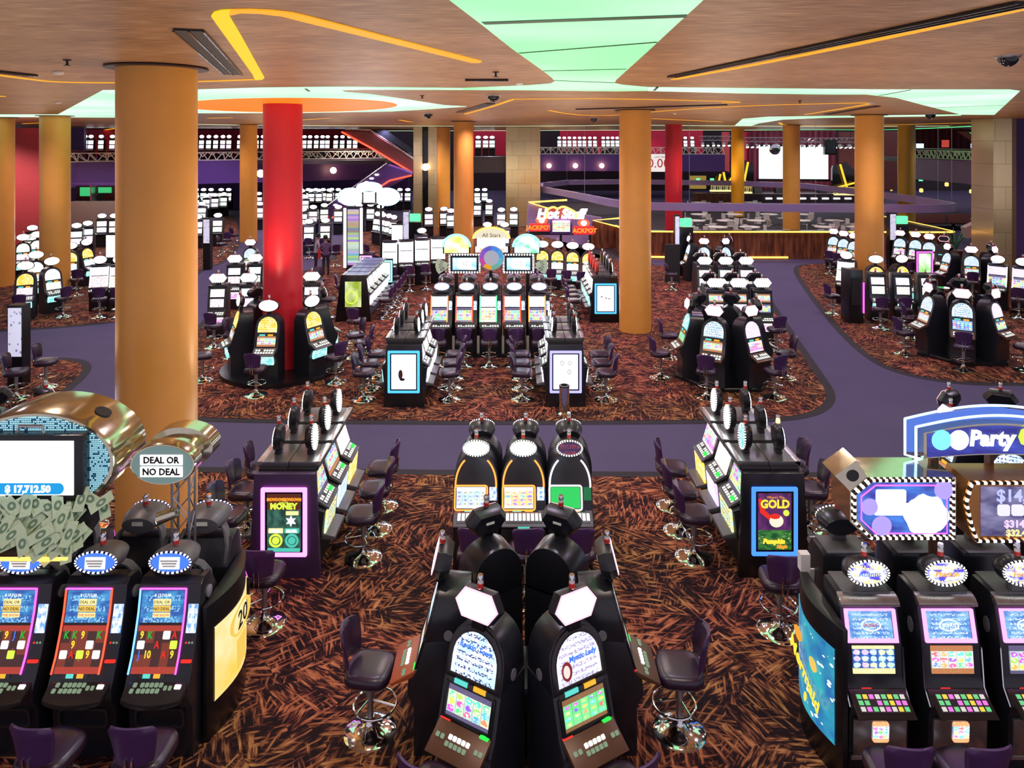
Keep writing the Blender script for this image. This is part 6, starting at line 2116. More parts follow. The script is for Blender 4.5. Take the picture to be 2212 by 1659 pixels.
bank(-5.27, 24.05, 5, .72, 'bank_plain', 'bank_plain', GB, [{'upper_screen': 's_white'}], [{'upper_screen': 's_warm'}], far=True, stoolsL=(0, 3))
o, p, zc = kiosk(3.09, 23.4, .40, .52, 1.50, 'azureled', wp, 'kiosk end with bright cyan frame and white poster left of the tan column', fz=(.30, 1.30), fw=.36)
for x, z in ((-.13, .06), (.02, .02), (.12, .0)):
    G().plate(ell(.04, .025, 10), (x, -.02, zc + z), t=.006).build('print_motif', M['paper'], p)
bank(3.09, 23.9, 4, .72, 'bank_far', 'bank_far', RB, [{'sign_face': 'redprint', 'topper': 'redshell'}], [{'sign_face': 'redprint', 'topper': 'redshell'}] if False else None, far=True, stoolsR=())
# stripe pillar and blue crown sign
o = empty('striped_pillar', (X(763, 28.6), 28.6, 0), 0, 'tall pillar of coloured stripes edged with white neon', 'sign pillar')
hw = .30
G().box(-hw, hw, 0, .35, 0, 3.35).build('pillar_body', M['body'], o)
t = NT('colour_stripe_print')
uvz = t.n('SeparateXYZ', t.n('TexCoord', out=2), out=1)
k_ = t.n('TexWhiteNoise', t.n('CombineXYZ', t.math('FLOOR', t.math('MULTIPLY', uvz, 24.0)), 0.0, 0.0), out=1)
hs = t.t.nodes.new('ShaderNodeHueSaturation')
t.put(hs.inputs['Color'], k_)
hs.inputs['Saturation'].default_value = .7
m_ = t.bsdf((.02, .02, .02, 1), .3, 0, hs.outputs[0], .7)
G().plate(rect(-.23, .23, 1.0, 3.25), (0, -.012, 0), t=.014).build('stripe_face', m_, o)
for sx in (-1, 1):
    for x in (.30, .36):
        G().tube([(sx * x, -.03, .9), (sx * x, -.03, 3.3)], .03, 6).build('neon_edge', M['lightw'], o)
o = empty('crown_sign', (X(797, 28.6), 28.6, 0), 0, 'blue-white sign with oval panels and monitor above the striped pillar', 'sign')
zs = dep(797, 424, 28.6).z
for dx in (-.85, .40):
    G().tube([(dx, .45, 0), (dx, .45, zs)], .05, 8).build('sign_post', M['black'], o)
G().box(-.28, .32, -.05, .5, zs - .34, zs + .22).build('monitor', M['trim'], o, bev=.02)
s_ = G().plate(rect(-.21, .25, -.25, .14), (0, -.062, zs), t=.012).build('monitor_screen', M['s_white'], o)
for sx, c0 in ((-1, -.72), (1, .72)):
    G().plate(ell(.52, .34, 28), (c0, .02, zs - .02), t=.4).build('oval_box', M['body'], o)
    G().plate(ell(.47, .30, 28), (c0, .0, zs - .02), t=.02).build('oval_face', M['face'], o)
    G().tube([(c0 + x, -.02, zs - .02 + z) for x, z in ell(.52, .34, 28)], .03, 6, True).build('oval_neon', M['blueneon2'], o)
G().plate(ell(.46, .17, 24), (.02, -.02, zs + .36), t=.3).build('top_oval', M['face'], o)
G().tube([(.02 + x, -.04, zs + .36 + z) for x, z in ell(.5, .2, 24)], .03, 6, True).build('top_neon', M['blueneon2'], o)
# row of white-screen machines right of the pillar
for i, (px, d) in enumerate(((842, 29.0), (877, 29.3), (912, 29.7), (946, 30.1))):
    o = machine('curve_plain', X(px, d), d, R(8), 'tall slot machine with glaring white screens, ' + ordw(i) + ' from the left beside the wheel sign', 'row of white-screen machines', {'reel_screen': 'p_far'})
    o.scale.z = 1.2
    if i < 3:
        stool(X(px + 8, d - 1.0), d - 1.0, PI, 'dark stool at the white-screen machines, ' + ordw(i) + ' from the left', 'stools at the white-screen machines', True)
for i, (px, d) in enumerate(((1172, 28.9), (1204, 28.8), (1237, 28.5), (1271, 28.2))):
    machine('oval', X(px, d), d, R(-6), 'golden arch slot machine under the red neon sign, ' + ordw(i) + ' from the left', 'golden machines under the red neon sign', {'lower_screen': 's_warm'})
    stool(X(px - 14, d - 1.2), d - 1.2, PI, 'purple stool under the red neon sign, ' + ordw(i) + ' from the left', 'stools under the red neon sign', True)
o = empty('neon_sign', (0, 0, 0), 0, 'red and orange neon sign with monitor and two eyes', 'sign')
D = lambda px, py, d=30.2: dep(px, py, d)
a, b = D(1188, 505), D(1236, 472)
G().box(a.x, b.x, 30.1, 30.4, a.z, b.z).build('monitor', M['purplewall'], o, bev=.02)
G().plate(rect(a.x + .1, b.x - .1, a.z + .1, b.z - .07), (0, 30.09, 0), t=.012).build('monitor_screen', M['s_gold'], o)
cl = chaikin([D(x, y, 30.1) for x, y in ((1180, 470), (1182, 452), (1196, 446), (1204, 452), (1216, 445), (1232, 452), (1246, 460), (1243, 473))], 2, False)
G().tube(cl, .045, 6).build('neon_outline', M['yellowled'], o)
G().prism([D(x, y, 30.3) for x, y in ((1180, 474), (1182, 454), (1196, 449), (1204, 455), (1216, 448), (1232, 455), (1243, 463), (1240, 475))], (0, .12, 0)).build('neon_back', emat('red_glow_board', (.5, .02, .01, 1), .9), o)
text('Hot Stuff', .55, M['facewarm'], o, D(1211, 463, 30.2), bold=.03, shear=.2)
for px, py in ((1170, 476), (1261, 482)):
    c0 = D(px, py)
    G().plate(ell(.26, .15, 20), c0, t=.15).build('eye_ring', M['redneon'], o)
    G().plate(ell(.12, .11, 16), c0 + V3((0, -.02, 0)), t=.05).build('eye_light', M['facewarm'], o)
for x0, x1, y0, y1 in ((1143, 1186, 484, 500), (1239, 1284, 490, 507)):
    a, b = D(x0, y1), D(x1, y0)
    r_ = G().box(a.x, b.x, 30.2, 30.5, a.z, b.z).build('red_panel', emat('red_title_panel', (.8, .03, .04, 1), 1.0), o)
    text('JACKPOT', .26, M['orangeprint'], r_, ((a.x + b.x) / 2, 30.19, (a.z + b.z) / 2), bold=.01)
for px in (1150, 1212, 1275):
    p0 = D(px, 500)
    G().box(p0.x - .05, p0.x + .05, 30.3, 30.4, 0, p0.z + .1).build('sign_post', M['black'], o)
G().box(D(1143, 500).x, D(1284, 500).x, 30.25, 30.4, D(1143, 508).z, D(1143, 500).z).build('sign_beam', M['black'], o)

# red column carousel
RC = (X(611, 18.66), 18.66)
pod(RC[0], RC[1], 1.10, 'oval', 'ring around the red column', angs=(270, 208, 328, 150, 30, 90), labs=('front', 'left front', 'right front', 'left rear', 'right rear', 'back'), stool_on=(0, 1, 2, 3, 4), sr=.85, z=.12)
tag(G().lathe([(.53, 0), (1.55, 0), (1.55, .12), (.53, .12), (.53, 0)], 40, (RC[0], RC[1], 0), caps=False).build('ring_plinth', M['black']), 'round black plinth under the machines at the red column', 'plinth')
stool(X(768, 21.2), 21.2, R(160), 'purple stool seen from behind right of the red column ring', 'loose stools')
stool(X(772, 18.2), 18.9, R(-80), 'purple stool standing apart right of the red column ring', 'loose stools')
# hexagon-topper group left of the red column
for i, (px, d) in enumerate(((472, 21.8), (538, 21.9), (604, 22), (674, 22.1))):
    machine('up', X(px, d), d, R(6), 'white hexagon-sign slot machine, front row left of red column, ' + ordw(i) + ' from the left', 'hexagon-sign machines left of the red column', {})
for i, (px, d) in enumerate(((508, 25.4), (552, 25.6))):
    machine('up', X(px, d), d, R(6), 'white hexagon-sign slot machine, second row left of red column, ' + ordw(i) + ' from the left', 'hexagon-sign machines left of the red column', {})
machine('arch', X(541, 29.5), 29.5, R(10), 'arched slot machine with round light behind the hexagon-sign group', None, {'sign_face': 'face'})
stool(X(462, 20.6), 20.6, PI, 'purple stool facing the hexagon-sign group, left one', 'stools at the hexagon-sign machines')
stool(X(540, 20.8), 20.8, PI, 'purple stool facing the hexagon-sign group, right one', 'stools at the hexagon-sign machines')
# right carousel
pod(5.35, 17.95, .88, 'arch', 'round pod on the right carpet point', z=.10, stool_on=(0, 1, 2, 3), over=[{'upper_screen': 'p_sky', 'lower_screen': 's_cream'}, {'upper_screen': 'p_pink', 'lower_screen': 's_pink'}, {'upper_screen': 'p_teal', 'lower_screen': 's_green'}, {}, {}, {}])
tag(G().lathe([(1.22, .0), (1.22, .08), (1.20, .10)], 6, (5.35, 17.95, 0)).build('pod_plinth', M['black']), 'black plinth under the round pod on the right carpet point', 'plinth')
stool(X(1452, 19.2), 19.6, R(80), 'purple stool alone left of the round pod on the right carpet point', 'loose stools')
for r_, (d, pxs, nm) in enumerate(((21.1, (1545, 1595, 1646), 'front'), (25.0, (1522, 1567, 1611), 'rear'))):
    for i, px in enumerate(pxs):
        machine('up', X(px, d), d, R(-4), 'glaring hexagon-sign slot machine behind the right pod, ' + ordw(i) + ' from the left, ' + nm + ' row', 'hexagon-sign machines behind the right pod', {'upper_screen': 's_cream' if r_ == 0 else 's_far', 'lower_screen': 's_pale' if i == 2 else 's_far'})
        machine('up', X(px, d) + .1, d + .9, PI, 'slot machine back behind the right pod, ' + ordw(i) + ' from the left, ' + nm + ' row', 'machine backs behind the right pod', {'upper_screen': 's_cream', 'lower_screen': 's_white'})
stool(X(1672, 20.4), 20.2, PI, 'dark stool at the walkway end of the hexagon-sign machines', 'loose stools')
pod(X(1533, 30.6), 30.6, .88, 'arch', 'pod in front of the bar wall', stool_on=(2,), far=True, show=(0, 1, 2, 3), over=[{'sign_face': 'faceviolet'}] * 6)
stool(X(1446, 29), 28.6, R(60), 'dark stool left of the pod in front of the bar wall', 'loose stools', True)
tag(G().box(X(1437, 30), X(1469, 30), 30, 30.12, 0, 1.62).build('dark_partition', M['matte']), 'plain black partition board left of the pod by the bar wall', 'partition')


def patterned(x, y, hw, z0, z1, lab, sgn=True):
    o = empty('patterned_pillar', (x, y, 0), 0, lab, 'display pillar', 'patterned white pillars')
    G().box(-hw - .02, hw + .02, .0, .3, 0, z1 + .06).build('pillar_body', M['black'], o)
    t = NT('spotted_panel_print')
    vo = t.n('TexVoronoi', t.vm('MULTIPLY', t.n('TexCoord', out=2), (3.0, 9.0, 1.0)), i_Scale=1.0)
    m_ = t.bsdf((.4, .4, .5, 1), .5, 0, t.mix(t.math('LESS_THAN', vo, .25), (.62, .62, .78, 1), (.12, .10, .22, 1)), .75)
    G().plate(rect(-hw, hw, z0, z1), (0, -.012, 0), t=.014).build('pattern_face', m_, o)
    if sgn:
        G().box(hw + .05, hw + .55, -.02, .2, z1 - .45, z1 - .1).build('exit_box', M['greenneon'], o)
        G().box(hw + .02, hw + .62, .0, .25, 0, z1 - .5).build('side_cabinet', M['black'], o)
    return o


patterned(X(32, 17.2), 17.2, .16, .77, 1.95, 'white spotted pillar at the left edge beside two stools', False)
patterned(X(1463, 31.5), 31.5, .09, 1.0, 2.65, 'slim white spotted pillar with green sign beside the bar wall')
patterned(X(446, 33), 33, .14, 1.25, 2.35, 'white spotted pillar between the big column and narrow tan column', False)
patterned(X(877, 34), 34, .13, .9, 2.6, 'white spotted pillar with green sign left of the gold clad tower')
patterned(X(1929, 33), 33, .13, 1.4, 2.6, 'white spotted pillar with green sign right of the tan column')
stool(-11.55, 16.5, R(95), 'purple stool nearest the white spotted pillar on the left edge', 'stools at the left edge')
stool(-11.35, 17.25, R(95), 'purple stool behind the nearest one at the left edge pillar', 'stools at the left edge')
machine('bank_far', -12.6, 16.2, PI / 2, 'dark slot machine cut by the left frame edge before the spotted pillar', None, {'upper_screen': 's_white'})

# right edge groups
pod(12.6, 19.9, .88, 'arch', 'pod at the right frame edge', z=.10, stool_on=(0, 1, 2), over=[{'upper_screen': 'p_sky', 'lower_screen': 's_blue'}, {'upper_screen': 'p_pink', 'lower_screen': 's_pale'}, {}, {}, {}, {}])
tag(G().lathe([(1.22, .0), (1.22, .08), (1.20, .10)], 6, (12.6, 19.9, 0)).build('pod_plinth', M['black']), 'black plinth under the pod at the right frame edge', 'plinth')
pod(18.3, 28.3, .88, 'arch', 'far right pod before the gold clad column', stool_on=(0,), far=True, show=(0, 1, 2, 3), over=[{'sign_face': 'faceviolet'}] * 6)
for i, (x, y) in enumerate(((17.35, 25.3), (17.85, 24.75), (18.35, 24.2))):
    machine('curve_far', x, y, R(-42), 'curved slot machine with pink and green screens at the right edge, ' + ordw(i) + ' from the left', 'curved machines at the right edge', {'upper_screen': 'p_pink', 'reel_screen': 's_pale'})
    f = front(R(-42))
    stool(x + f.x * 1.0, y + f.y * 1.0, R(-42) + PI, 'purple stool at the right edge curved machines, ' + ordw(i) + ' from the left', 'stools at the right edge', True)
for i, px in enumerate((1893, 1943, 1994)):
    d = 23.7
    machine('box_plain', X(px, d), d - .1 * i, R(-6), 'flat-topped slot machine facing forward, ' + ordw(i) + ' of three right of walkway', 'flat-topped machines right of the walkway', {'lower_screen': 's_far', 'upper_screen': 'p_far'})
    stool(X(px + 9, d - 1.05), d - 1.05, PI - R(6), 'purple stool at the flat-topped machines, ' + ordw(i) + ' from the left', 'stools at the flat-topped machines')
o, p, zc = kiosk(X(1850, 23.3), 23.3, .22, .24, 1.75, None, M['matte'], 'narrow dark kiosk with pink edge light left of the flat-topped machines', fz=(.6, 1.5), fw=.16, depth=.6)
G().tube([(.23, -.02, .35), (.23, -.02, 1.35)], .025, 6).build('edge_light', M['pinkneon'], o)
for i, (px, d) in enumerate(((1865, 26.2), (1913, 26.3))):
    machine('oval', X(px, d) - (.05 if i == 0 else -.05), d - 1.0, R(-12 + 24 * i), 'oval-sign slot machine at the foot of the right tan column, ' + ('left one' if i == 0 else 'right one'), 'oval-sign machines at the right tan column', {'upper_screen': 'p_gold'})
for i, (px, d) in enumerate(((1806, 33), (1823, 32.3), (1840, 31.6))):
    machine('arch', X(px, d), d, R(-50), 'arched slot machine by bar wall left of right tan column, ' + ordw(i) + ' from the left', 'arched machines left of the right tan column', {'sign_face': 'faceviolet'})
    f = front(R(-35))
    stool(X(px, d) + f.x * 1.1, d + f.y * 1.1, R(-35) + PI, 'dark stool by the bar wall left of the right tan column, ' + ordw(i) + ' from the left', 'stools left of the right tan column', True)
stool(X(1792, 24.8), 24.6, R(100), 'dark stool at the tip of the right carpet beside the walkway', 'loose stools', True)
machine('curve_far', X(1828, 26.2), 26.2, R(-40), 'slot machine turned aside at the tip of the right carpet', None, {'upper_screen': 'p_white'})
for i, (px, d) in enumerate(((1957, 32.6), (1978, 32.0), (1999, 31.4), (2022, 30.8))):
    machine('arch', X(px, d), d, R(-46), 'arched slot machine right of the right tan column, ' + ordw(i) + ' from the left', 'arched machines right of the right tan column', {'sign_face': 'faceviolet', 'lower_screen': 's_pink'} if i < 3 else {'sign_face': 'ink', 'upper_screen': 'matte', 'lower_screen': 'matte'})
for i, (px, d) in enumerate(((1945, 29.6), (1962, 29.2))):
    stool(X(px, d), d, PI, 'dark stool right of the right tan column, ' + ('left one' if i == 0 else 'right one'), 'stools right of the right tan column', True)
o, p, zc = kiosk(X(2010, 28.2), 28.6, .34, .36, 1.62, 'pinkneon', picture('green_white_poster', (.2, .7, .1, 1), (1, 1, 1, 1), None, 1.3, 1.2), 'kiosk with pink frame and green-white poster at far right', fz=(.55, 1.55), fw=.33)
stool(X(1978, 21.3), 21.5, R(70), 'dark stool standing apart left of the pod at the right frame edge', 'loose stools')
stool(X(2052, 26.8), 26.5, R(190), 'dark stool before the pink framed kiosk at far right', 'loose stools', True)
tag(G().lathe([(.22, 0), (.22, .03), (.06, .06), (.06, .9), (.2, .92), (.2, 1.0)], 16, (X(2037, 24.2), 24.2, 0)).build('ash_stand', M['chrome']), 'slim chrome ash stand between flat-topped machines and right edge pod', 'bin')

# left far floor
LC = (X(119, 27.4), 27.4)
for i, (px, d, rz, lab) in enumerate(((55, 23.9, 26, 'golden arch slot machine facing forward, leftmost at the left tan column'), (112, 24.8, 52, 'pale arch slot machine turned right at the left tan column'), (147, 28.3, 32, 'orange arch slot machine right of the left tan column'), (187, 29.5, 70, 'slot machine turned far right beside the left tan column'), (78, 26.2, 28, 'slot machine hugging the left tan column, white oval sign'))):
    machine('oval', X(px, d), d, R(rz), lab, 'oval-sign machines at the left tan column', {'upper_screen': 'p_gold' if i in (0, 2, 3) else 'p_far', 'lower_screen': 's_far'})
    if i in (0, 1, 2):
        f = front(R(rz))
        stool(X(px, d) + f.x * 1.0, d + f.y * 1.0, R(rz) + PI, 'purple stool at the left tan column, ' + ordw(i) + ' from the left', 'stools at the left tan column')
for i, px in enumerate((217, 257)):
    machine('curve_far', X(px, 25.2), 25.2, R(20), 'bright slot machine left of the big orange column, ' + ('left one' if i == 0 else 'right one half hidden'), 'machines left of the big column', {'reel_screen': 's_far', 'upper_screen': 'p_far'})
    stool(X(px - 2, 24.1), 24.1, PI + R(20), 'purple stool left of the big orange column, ' + ('left one' if i == 0 else 'right one half hidden'), 'stools left of the big column')
for i, (px, d) in enumerate(((12, 30.2), (46, 31.0), (80, 31.8))):
    machine('oval', X(px, d), d, R(30), 'white oval-sign slot machine behind the left tan column ring, ' + ordw(i) + ' from the left', 'oval-sign row at far left', {'upper_screen': 'p_far', 'lower_screen': 's_far'})
FAR = [
    # (description, [(px, topper row), ...], rz, kind)
    ('before the coral wall at far left', [(20, 470), (70, 492), (40, 452), (76, 448)], 30, 'lite'),
    ('by the cashier booth', [(166, 487), (190, 482), (222, 466), (246, 466)], 20, 'lite'),
    ('between the two left columns, front line', [(428, 468), (471, 465), (437, 440)], 10, 'lite'),
    ('between the two left columns, middle line', [(424, 424), (446, 423), (465, 421), (484, 419)], 8, 'lite'),
    ('between the two left columns, farthest line', [(427, 401), (439, 399), (454, 400), (479, 399), (493, 398)], 5, 'lite'),
    ('under the balcony beside the narrow column', [(560, 418), (562, 440)], 0, 'lite_round'),
    ('right of the red column, front line', [(668, 478), (703, 476), (655, 452)], 6, 'lite'),
    ('right of the red column, middle line', [(677, 447), (701, 443), (660, 425), (731, 447)], 6, 'lite'),
    ('right of the red column, rear line', [(657, 412), (673, 411), (690, 411), (706, 410), (723, 409)], 4, 'lite'),
    ('right of the red column, farthest line', [(661, 397), (675, 398), (688, 397), (702, 396), (716, 397), (729, 399)], 0, 'lite'),
    ('before the left gold clad tower, back line', [(826, 407), (846, 407), (864, 406), (881, 405)], 0, 'lite'),
    ('behind the crown sign', [(776, 443), (801, 442), (822, 446)], 0, 'lite'),
    ('slanting right of the crown sign', [(817, 462), (829, 464), (840, 466), (852, 469)], -35, 'lite_round'),
    ('before the left gold clad tower, front line', [(884, 489), (896, 493), (908, 497)], 25, 'lite_round'),
    ('around the two tan columns', [(926, 452), (959, 451), (974, 455)], 10, 'lite_round'),
    ('between tan column and clad tower, back line', [(1031, 402), (1047, 402)], 0, 'lite'),
    ('between tan column and clad tower, middle line', [(1032, 435), (1057, 434)], -8, 'lite_round'),
    ('behind the wheel sign', [(1053, 485), (1090, 485), (1083, 453), (1110, 452)], -6, 'lite'),
]
for desc, lst, rz, kind in FAR:
    for i, (px, ty) in enumerate(sorted(lst)):
        d = min(62.0, F * (CH - 1.76) / (ty - HY))
        machine(kind, X(px, d), d, R(rz), 'slot machine ' + desc + ', ' + ordw(i) + ' from the left', 'machines ' + desc)
for i, (px, d) in enumerate(((492, 38.5), (506, 40.5), (480, 37))):
    stool(X(px, d), d, R(200 - 60 * i), 'dark stool near the white spotted pillar left of the narrow column, ' + ordw(i), 'far stools', True)
for i, (px, d) in enumerate(((810, 31.5), (822, 30.8), (834, 30.0), (798, 34))):
    stool(X(px, d), d, R(140), 'dark stool below the crown sign, ' + ordw(i) + ' from the front', 'far stools below the crown sign', True)
for i, (px, d) in enumerate(((668, 36.3), (702, 36.2), (688, 27.5), (725, 34))):
    stool(X(px, d), d, R([180, 180, 20, 200][i]), 'dark stool right of the red column, ' + ordw(i), 'far stools right of the red column', True)
for px, py, d, fr_, lab in ((858, 507, 31.5, None, 'blank glaring white board left of the tan columns'), (243, 532, 27.0, None, 'blank glaring white board left of the big orange column'), (790, 575, 28.2, 'magneon', 'white board with magenta frame behind the green poster bank'), (834, 586, 27.4, 'cyanneon', 'narrow rainbow board right of the green poster bank')):
    c0 = dep(px, py, d)
    kiosk(c0.x, d, .26 if px != 808 else .16, .27 if px != 808 else .17, c0.z + .48, fr_, M['s_white'] if px == 808 else wp, lab, fz=(c0.z - .42, c0.z + .42), fw=.24 if px != 808 else .15)
# balconies: machines upstairs
k = 0
for px in (184, 197, 219, 243):
    machine('lite', X(px, 54), 54, R(15), 'slot machine on the left balcony before big column, ' + ordw(k) + ' from the left', 'machines on the left balcony', None, 4.6).scale.x = .74
    k += 1
for k, px in enumerate((421, 436, 451, 466, 481, 494, 517, 553, 567)):
    machine('lite', X(px, 56), 56 + .02 * k, R(8), 'slot machine on the left balcony before the red column, ' + ordw(k) + ' from the left', 'machines on the left balcony', None, 4.6).scale.x = .74
for k, px in enumerate((658, 670, 684, 697, 708, 726, 740, 755, 768)):
    machine('lite' if k not in (4, 5) else 'lite_round', X(px, 58), 58, 0, 'slot machine on the left balcony right of the red column, ' + ordw(k) + ' from the left', 'machines on the left balcony', None, 4.6).scale.x = .74
for k, px in enumerate((1208, 1219, 1230, 1241, 1252, 1262, 1274, 1285, 1303, 1313, 1323, 1333, 1480, 1495)):
    machine('lite', X(px, 76), 76, 0, 'slot machine on the balcony above the bar, ' + ordw(k) + ' from the left', 'machines on the balcony above the bar', None, 4.6).scale.x = .8
for k, px in enumerate((1033, 1049, 1063)):
    machine('lite', X(px, 66), 66, 0, 'slot machine glimpsed above the dark bridge, ' + ordw(k) + ' from the left', 'machines above the bridge', None, 4.6)
wall('floor_balcony', X(1020, 66), X(1092, 66), 64.5, 70, 4.35, 4.6, M['darkwall'])
wall('wall_balcony', X(1010, 71), X(1095, 71), 70, 70.3, 4.6, 7.5, M['redwall'])


# ------------------------------------------------------------------ two people by the far machines
def person(x, y, rz, shirt, lab, lean, arm):
    o = empty('person', (x, y, 0), rz, lab, 'person')
    J = {'pel': (0, 0, .95), 'belly': (0, -.02 - lean * .3, 1.12), 'chest': (0, -.02 - lean, 1.34), 'neck': (0, -.03 - lean * 1.2, 1.47), 'chin': (0, -.06 - lean * 1.35, 1.56), 'head': (0, -.055 - lean * 1.4, 1.66), 'top': (0, -.05 - lean * 1.4, 1.74)}
    for s_, sg in (('l', -1), ('r', 1)):
        J['hip' + s_] = (sg * .09, 0, .90)
        J['knee' + s_] = (sg * .10, -.03 * (1 if sg > 0 else -.3), .49)
        J['ank' + s_] = (sg * .10, .02, .09)
        J['toe' + s_] = (sg * .11, -.13, .035)
        J['sh' + s_] = (sg * .18, -.02 - lean, 1.38)
        up_ = arm if sg > 0 else 0
        J['elb' + s_] = (sg * .25, -.05 - lean - .16 * up_, 1.12 + .04 * up_)
        J['wri' + s_] = (sg * .23, -.12 - lean - .34 * up_, .90 + .22 * up_)
        J['palm' + s_] = (sg * .225, -.15 - lean - .40 * up_, .84 + .26 * up_)
    names = list(J)
    E = [('pel', 'belly'), ('belly', 'chest'), ('chest', 'neck'), ('neck', 'chin'), ('chin', 'head'), ('head', 'top')]
    for s_ in 'lr':
        E += [('pel', 'hip' + s_), ('hip' + s_, 'knee' + s_), ('knee' + s_, 'ank' + s_), ('ank' + s_, 'toe' + s_), ('chest', 'sh' + s_), ('sh' + s_, 'elb' + s_), ('elb' + s_, 'wri' + s_), ('wri' + s_, 'palm' + s_)]
    rad = {'pel': .145, 'belly': .13, 'chest': .15, 'neck': .055, 'chin': .07, 'head': .095, 'top': .06}
    for s_ in 'lr':
        rad.update({'hip' + s_: .095, 'knee' + s_: .062, 'ank' + s_: .045, 'toe' + s_: .035, 'sh' + s_: .065, 'elb' + s_: .045, 'wri' + s_: .03, 'palm' + s_: .035})
    V = [J[n_] for n_ in names]
    ed = [(names.index(a), names.index(b)) for a, b in E]
    for s_, sg in (('l', -1), ('r', 1)):
        pi_ = names.index('palm' + s_)
        p = V3(J['palm' + s_])
        dr = (p - V3(J['wri' + s_])).normalized()
        for q in range(5):
            off = V3((0, 0, 0)) + dr.cross(V3((sg, 0, 0))).normalized() * (.018 * (q - 2))
            L = (.045, .06, .07, .065, .05)[q]
            V.append(tuple(p + dr * .03 + off))
            V.append(tuple(p + dr * (.03 + L) + off * 1.3 + V3((-sg * .015, 0, 0))))
            names += ['f', 'g']
            ed += [(pi_, len(V) - 2), (len(V) - 2, len(V) - 1)]
    me = bpy.data.meshes.new('body')
    me.from_pydata(V, ed, [])
    b = bpy.data.objects.new('body', me)
    COL.objects.link(b)
    b.parent = o
    m1 = b.modifiers.new('Skin', 'SKIN')
    sk = me.skin_vertices[0].data
    for i, n_ in enumerate(names):
        r_ = rad.get(n_, .009)
        sk[i].radius = (r_, r_ * (.72 if n_ in ('pel', 'belly', 'chest') else 1))
    sk[0].use_root = True
    m2 = b.modifiers.new('Sub', 'SUBSURF')
    m2.levels = m2.render_levels = 1
    t = NT('dressed_figure')
    z = t.n('SeparateXYZ', t.n('TexCoord', out=3), out=2)
    col_ = t.ramp(t.math('DIVIDE', z, 2.0), [(.0, (.01, .01, .012)), (.03, (.018, .012, .016)), (.472, shirt), (.738, (.35, .2, .14)), (.84, (.012, .01, .01))], 'CONSTANT')
    me.materials.append(t.bsdf(col_, .7))
    h = V3(J['head'])
    G().lathe([(.02, .125), (.07, .11), (.10, .06), (.108, 0), (.10, -.05), (.03, -.055)], 14).xf(Matrix.Translation(h + V3((0, .022, .03)))).build('hair', M['black'], o)
    G().lathe([(.006, .03), (.014, .0), (.018, -.01)], 8).xf(Matrix.Translation(h + V3((0, -.10, -.02)))).build('nose', pmat('skin_tone', (.35, .2, .14, 1), .5), o)
    for sg in (-1, 1):
        G().plate(ell(.013, .008, 10), h + V3((sg * .034, -.093, .005)), t=.01).build('eye', M['ink'], o)
        G().plate(ell(.018, .03, 10), h + V3((sg * .095, 0, -.01)), U=(0, -sg, 0), V=(0, 0, 1), t=.012).build('ear', pmat('skin_tone', (.35, .2, .14, 1), .5), o)
    G().plate(ell(.022, .006, 10), h + V3((0, -.088, -.055)), t=.01).build('mouth', M['lens_red'], o)
    return o


person(X(682, 32.2), 32.2, R(120), (.34, .30, .33), 'person in a pale grey top and dark trousers leaning towards the machines', .06, .6)
person(X(704, 31.6), 31.6, R(-150), (.10, .05, .12), 'person in dark clothes standing right of the pale grey one', .03, .3)
G().box(-.05, .05, -.02, .02, -.2, .2).build('red_bag', M['colred'], None, (X(692.5, 31.5), 31.3, 1.0))
tag(bpy.data.objects['red_bag'], 'small red bag held between the two people', 'bag')

# ------------------------------------------------------------------ keep far machines and loose stools from running into each other
def fp(o, stool_=False):
    a = o.rotation_euler.z
    ux, uy = V3((math.cos(a), math.sin(a), 0)), V3((-math.sin(a), math.cos(a), 0))
    k = o.scale.x
    if stool_:
        return [o.location.copy(), ux, uy, .25, .25, 0]
    bk = any(c.name.startswith('coin_tray') for c in _tree[o.name])
    return [o.location.copy(), ux, uy, (.37 if bk else .325) * k, .33 if bk else .40, -.33 if bk else -.03]


def hit(A_, B2):
    ca, cb = A_[0] + A_[2] * A_[5], B2[0] + B2[2] * B2[5]
    d = cb - ca
    best = None
    for ax in (A_[1], A_[2], B2[1], B2[2]):
        ra = A_[3] * abs(ax.dot(A_[1])) + A_[4] * abs(ax.dot(A_[2]))
        rb = B2[3] * abs(ax.dot(B2[1])) + B2[4] * abs(ax.dot(B2[2]))
        p = ra + rb - abs(d.dot(ax))
        if p <= 0:
            return None
        if best is None or p < best[0]:
            best = (p, ax * (1 if d.dot(ax) > 0 else -1))
    return best


tops = [o for o in COL.objects if o.parent is None and o.get('category') in ('slot machine', 'stool') and o.location.z < 1]
fixed = ('pod', 'ring around', 'bank', 'centre five', 'near ', 'neon')
ent = []
for o in tops:
    st_ = o['category'] == 'stool'
    g_ = o.get('group', '')
    mv = 1.0 if st_ else (0.0 if any(q in g_ + o['label'] for q in fixed) else .25)
    if st_ and o.location.y < 9:
        mv = 0.0
    ent.append((o, fp(o, st_), mv))
cols_ = [(o.data.vertices[0].co.x, 0) for o in []]
obst = []
for o in COL.objects:
    nm = o.name.split('.')[0]
    if o.parent is None and nm in ('column', 'poster_kiosk', 'patterned_pillar', 'striped_pillar', 'dark_partition', 'column_clad', 'litter_bin', 'ash_stand'):
        bb = []
        for q in ([o] if o.type == 'MESH' else list(o.children)):
            bb += [(o.location if o.type != 'MESH' else o.location) + V3(v) for v in q.bound_box]
        lo_, hi_ = V3((min(v.x for v in bb), min(v.y for v in bb), 0)), V3((max(v.x for v in bb), max(v.y for v in bb), 0))
        c_ = (lo_ + hi_) / 2
        k_ = .88 if nm == 'column' else 1
        ent.append((o, [c_, V3((1, 0, 0)), V3((0, 1, 0)), (hi_.x - lo_.x) / 2 * k_, (hi_.y - lo_.y) / 2 * k_, 0], 0.0))
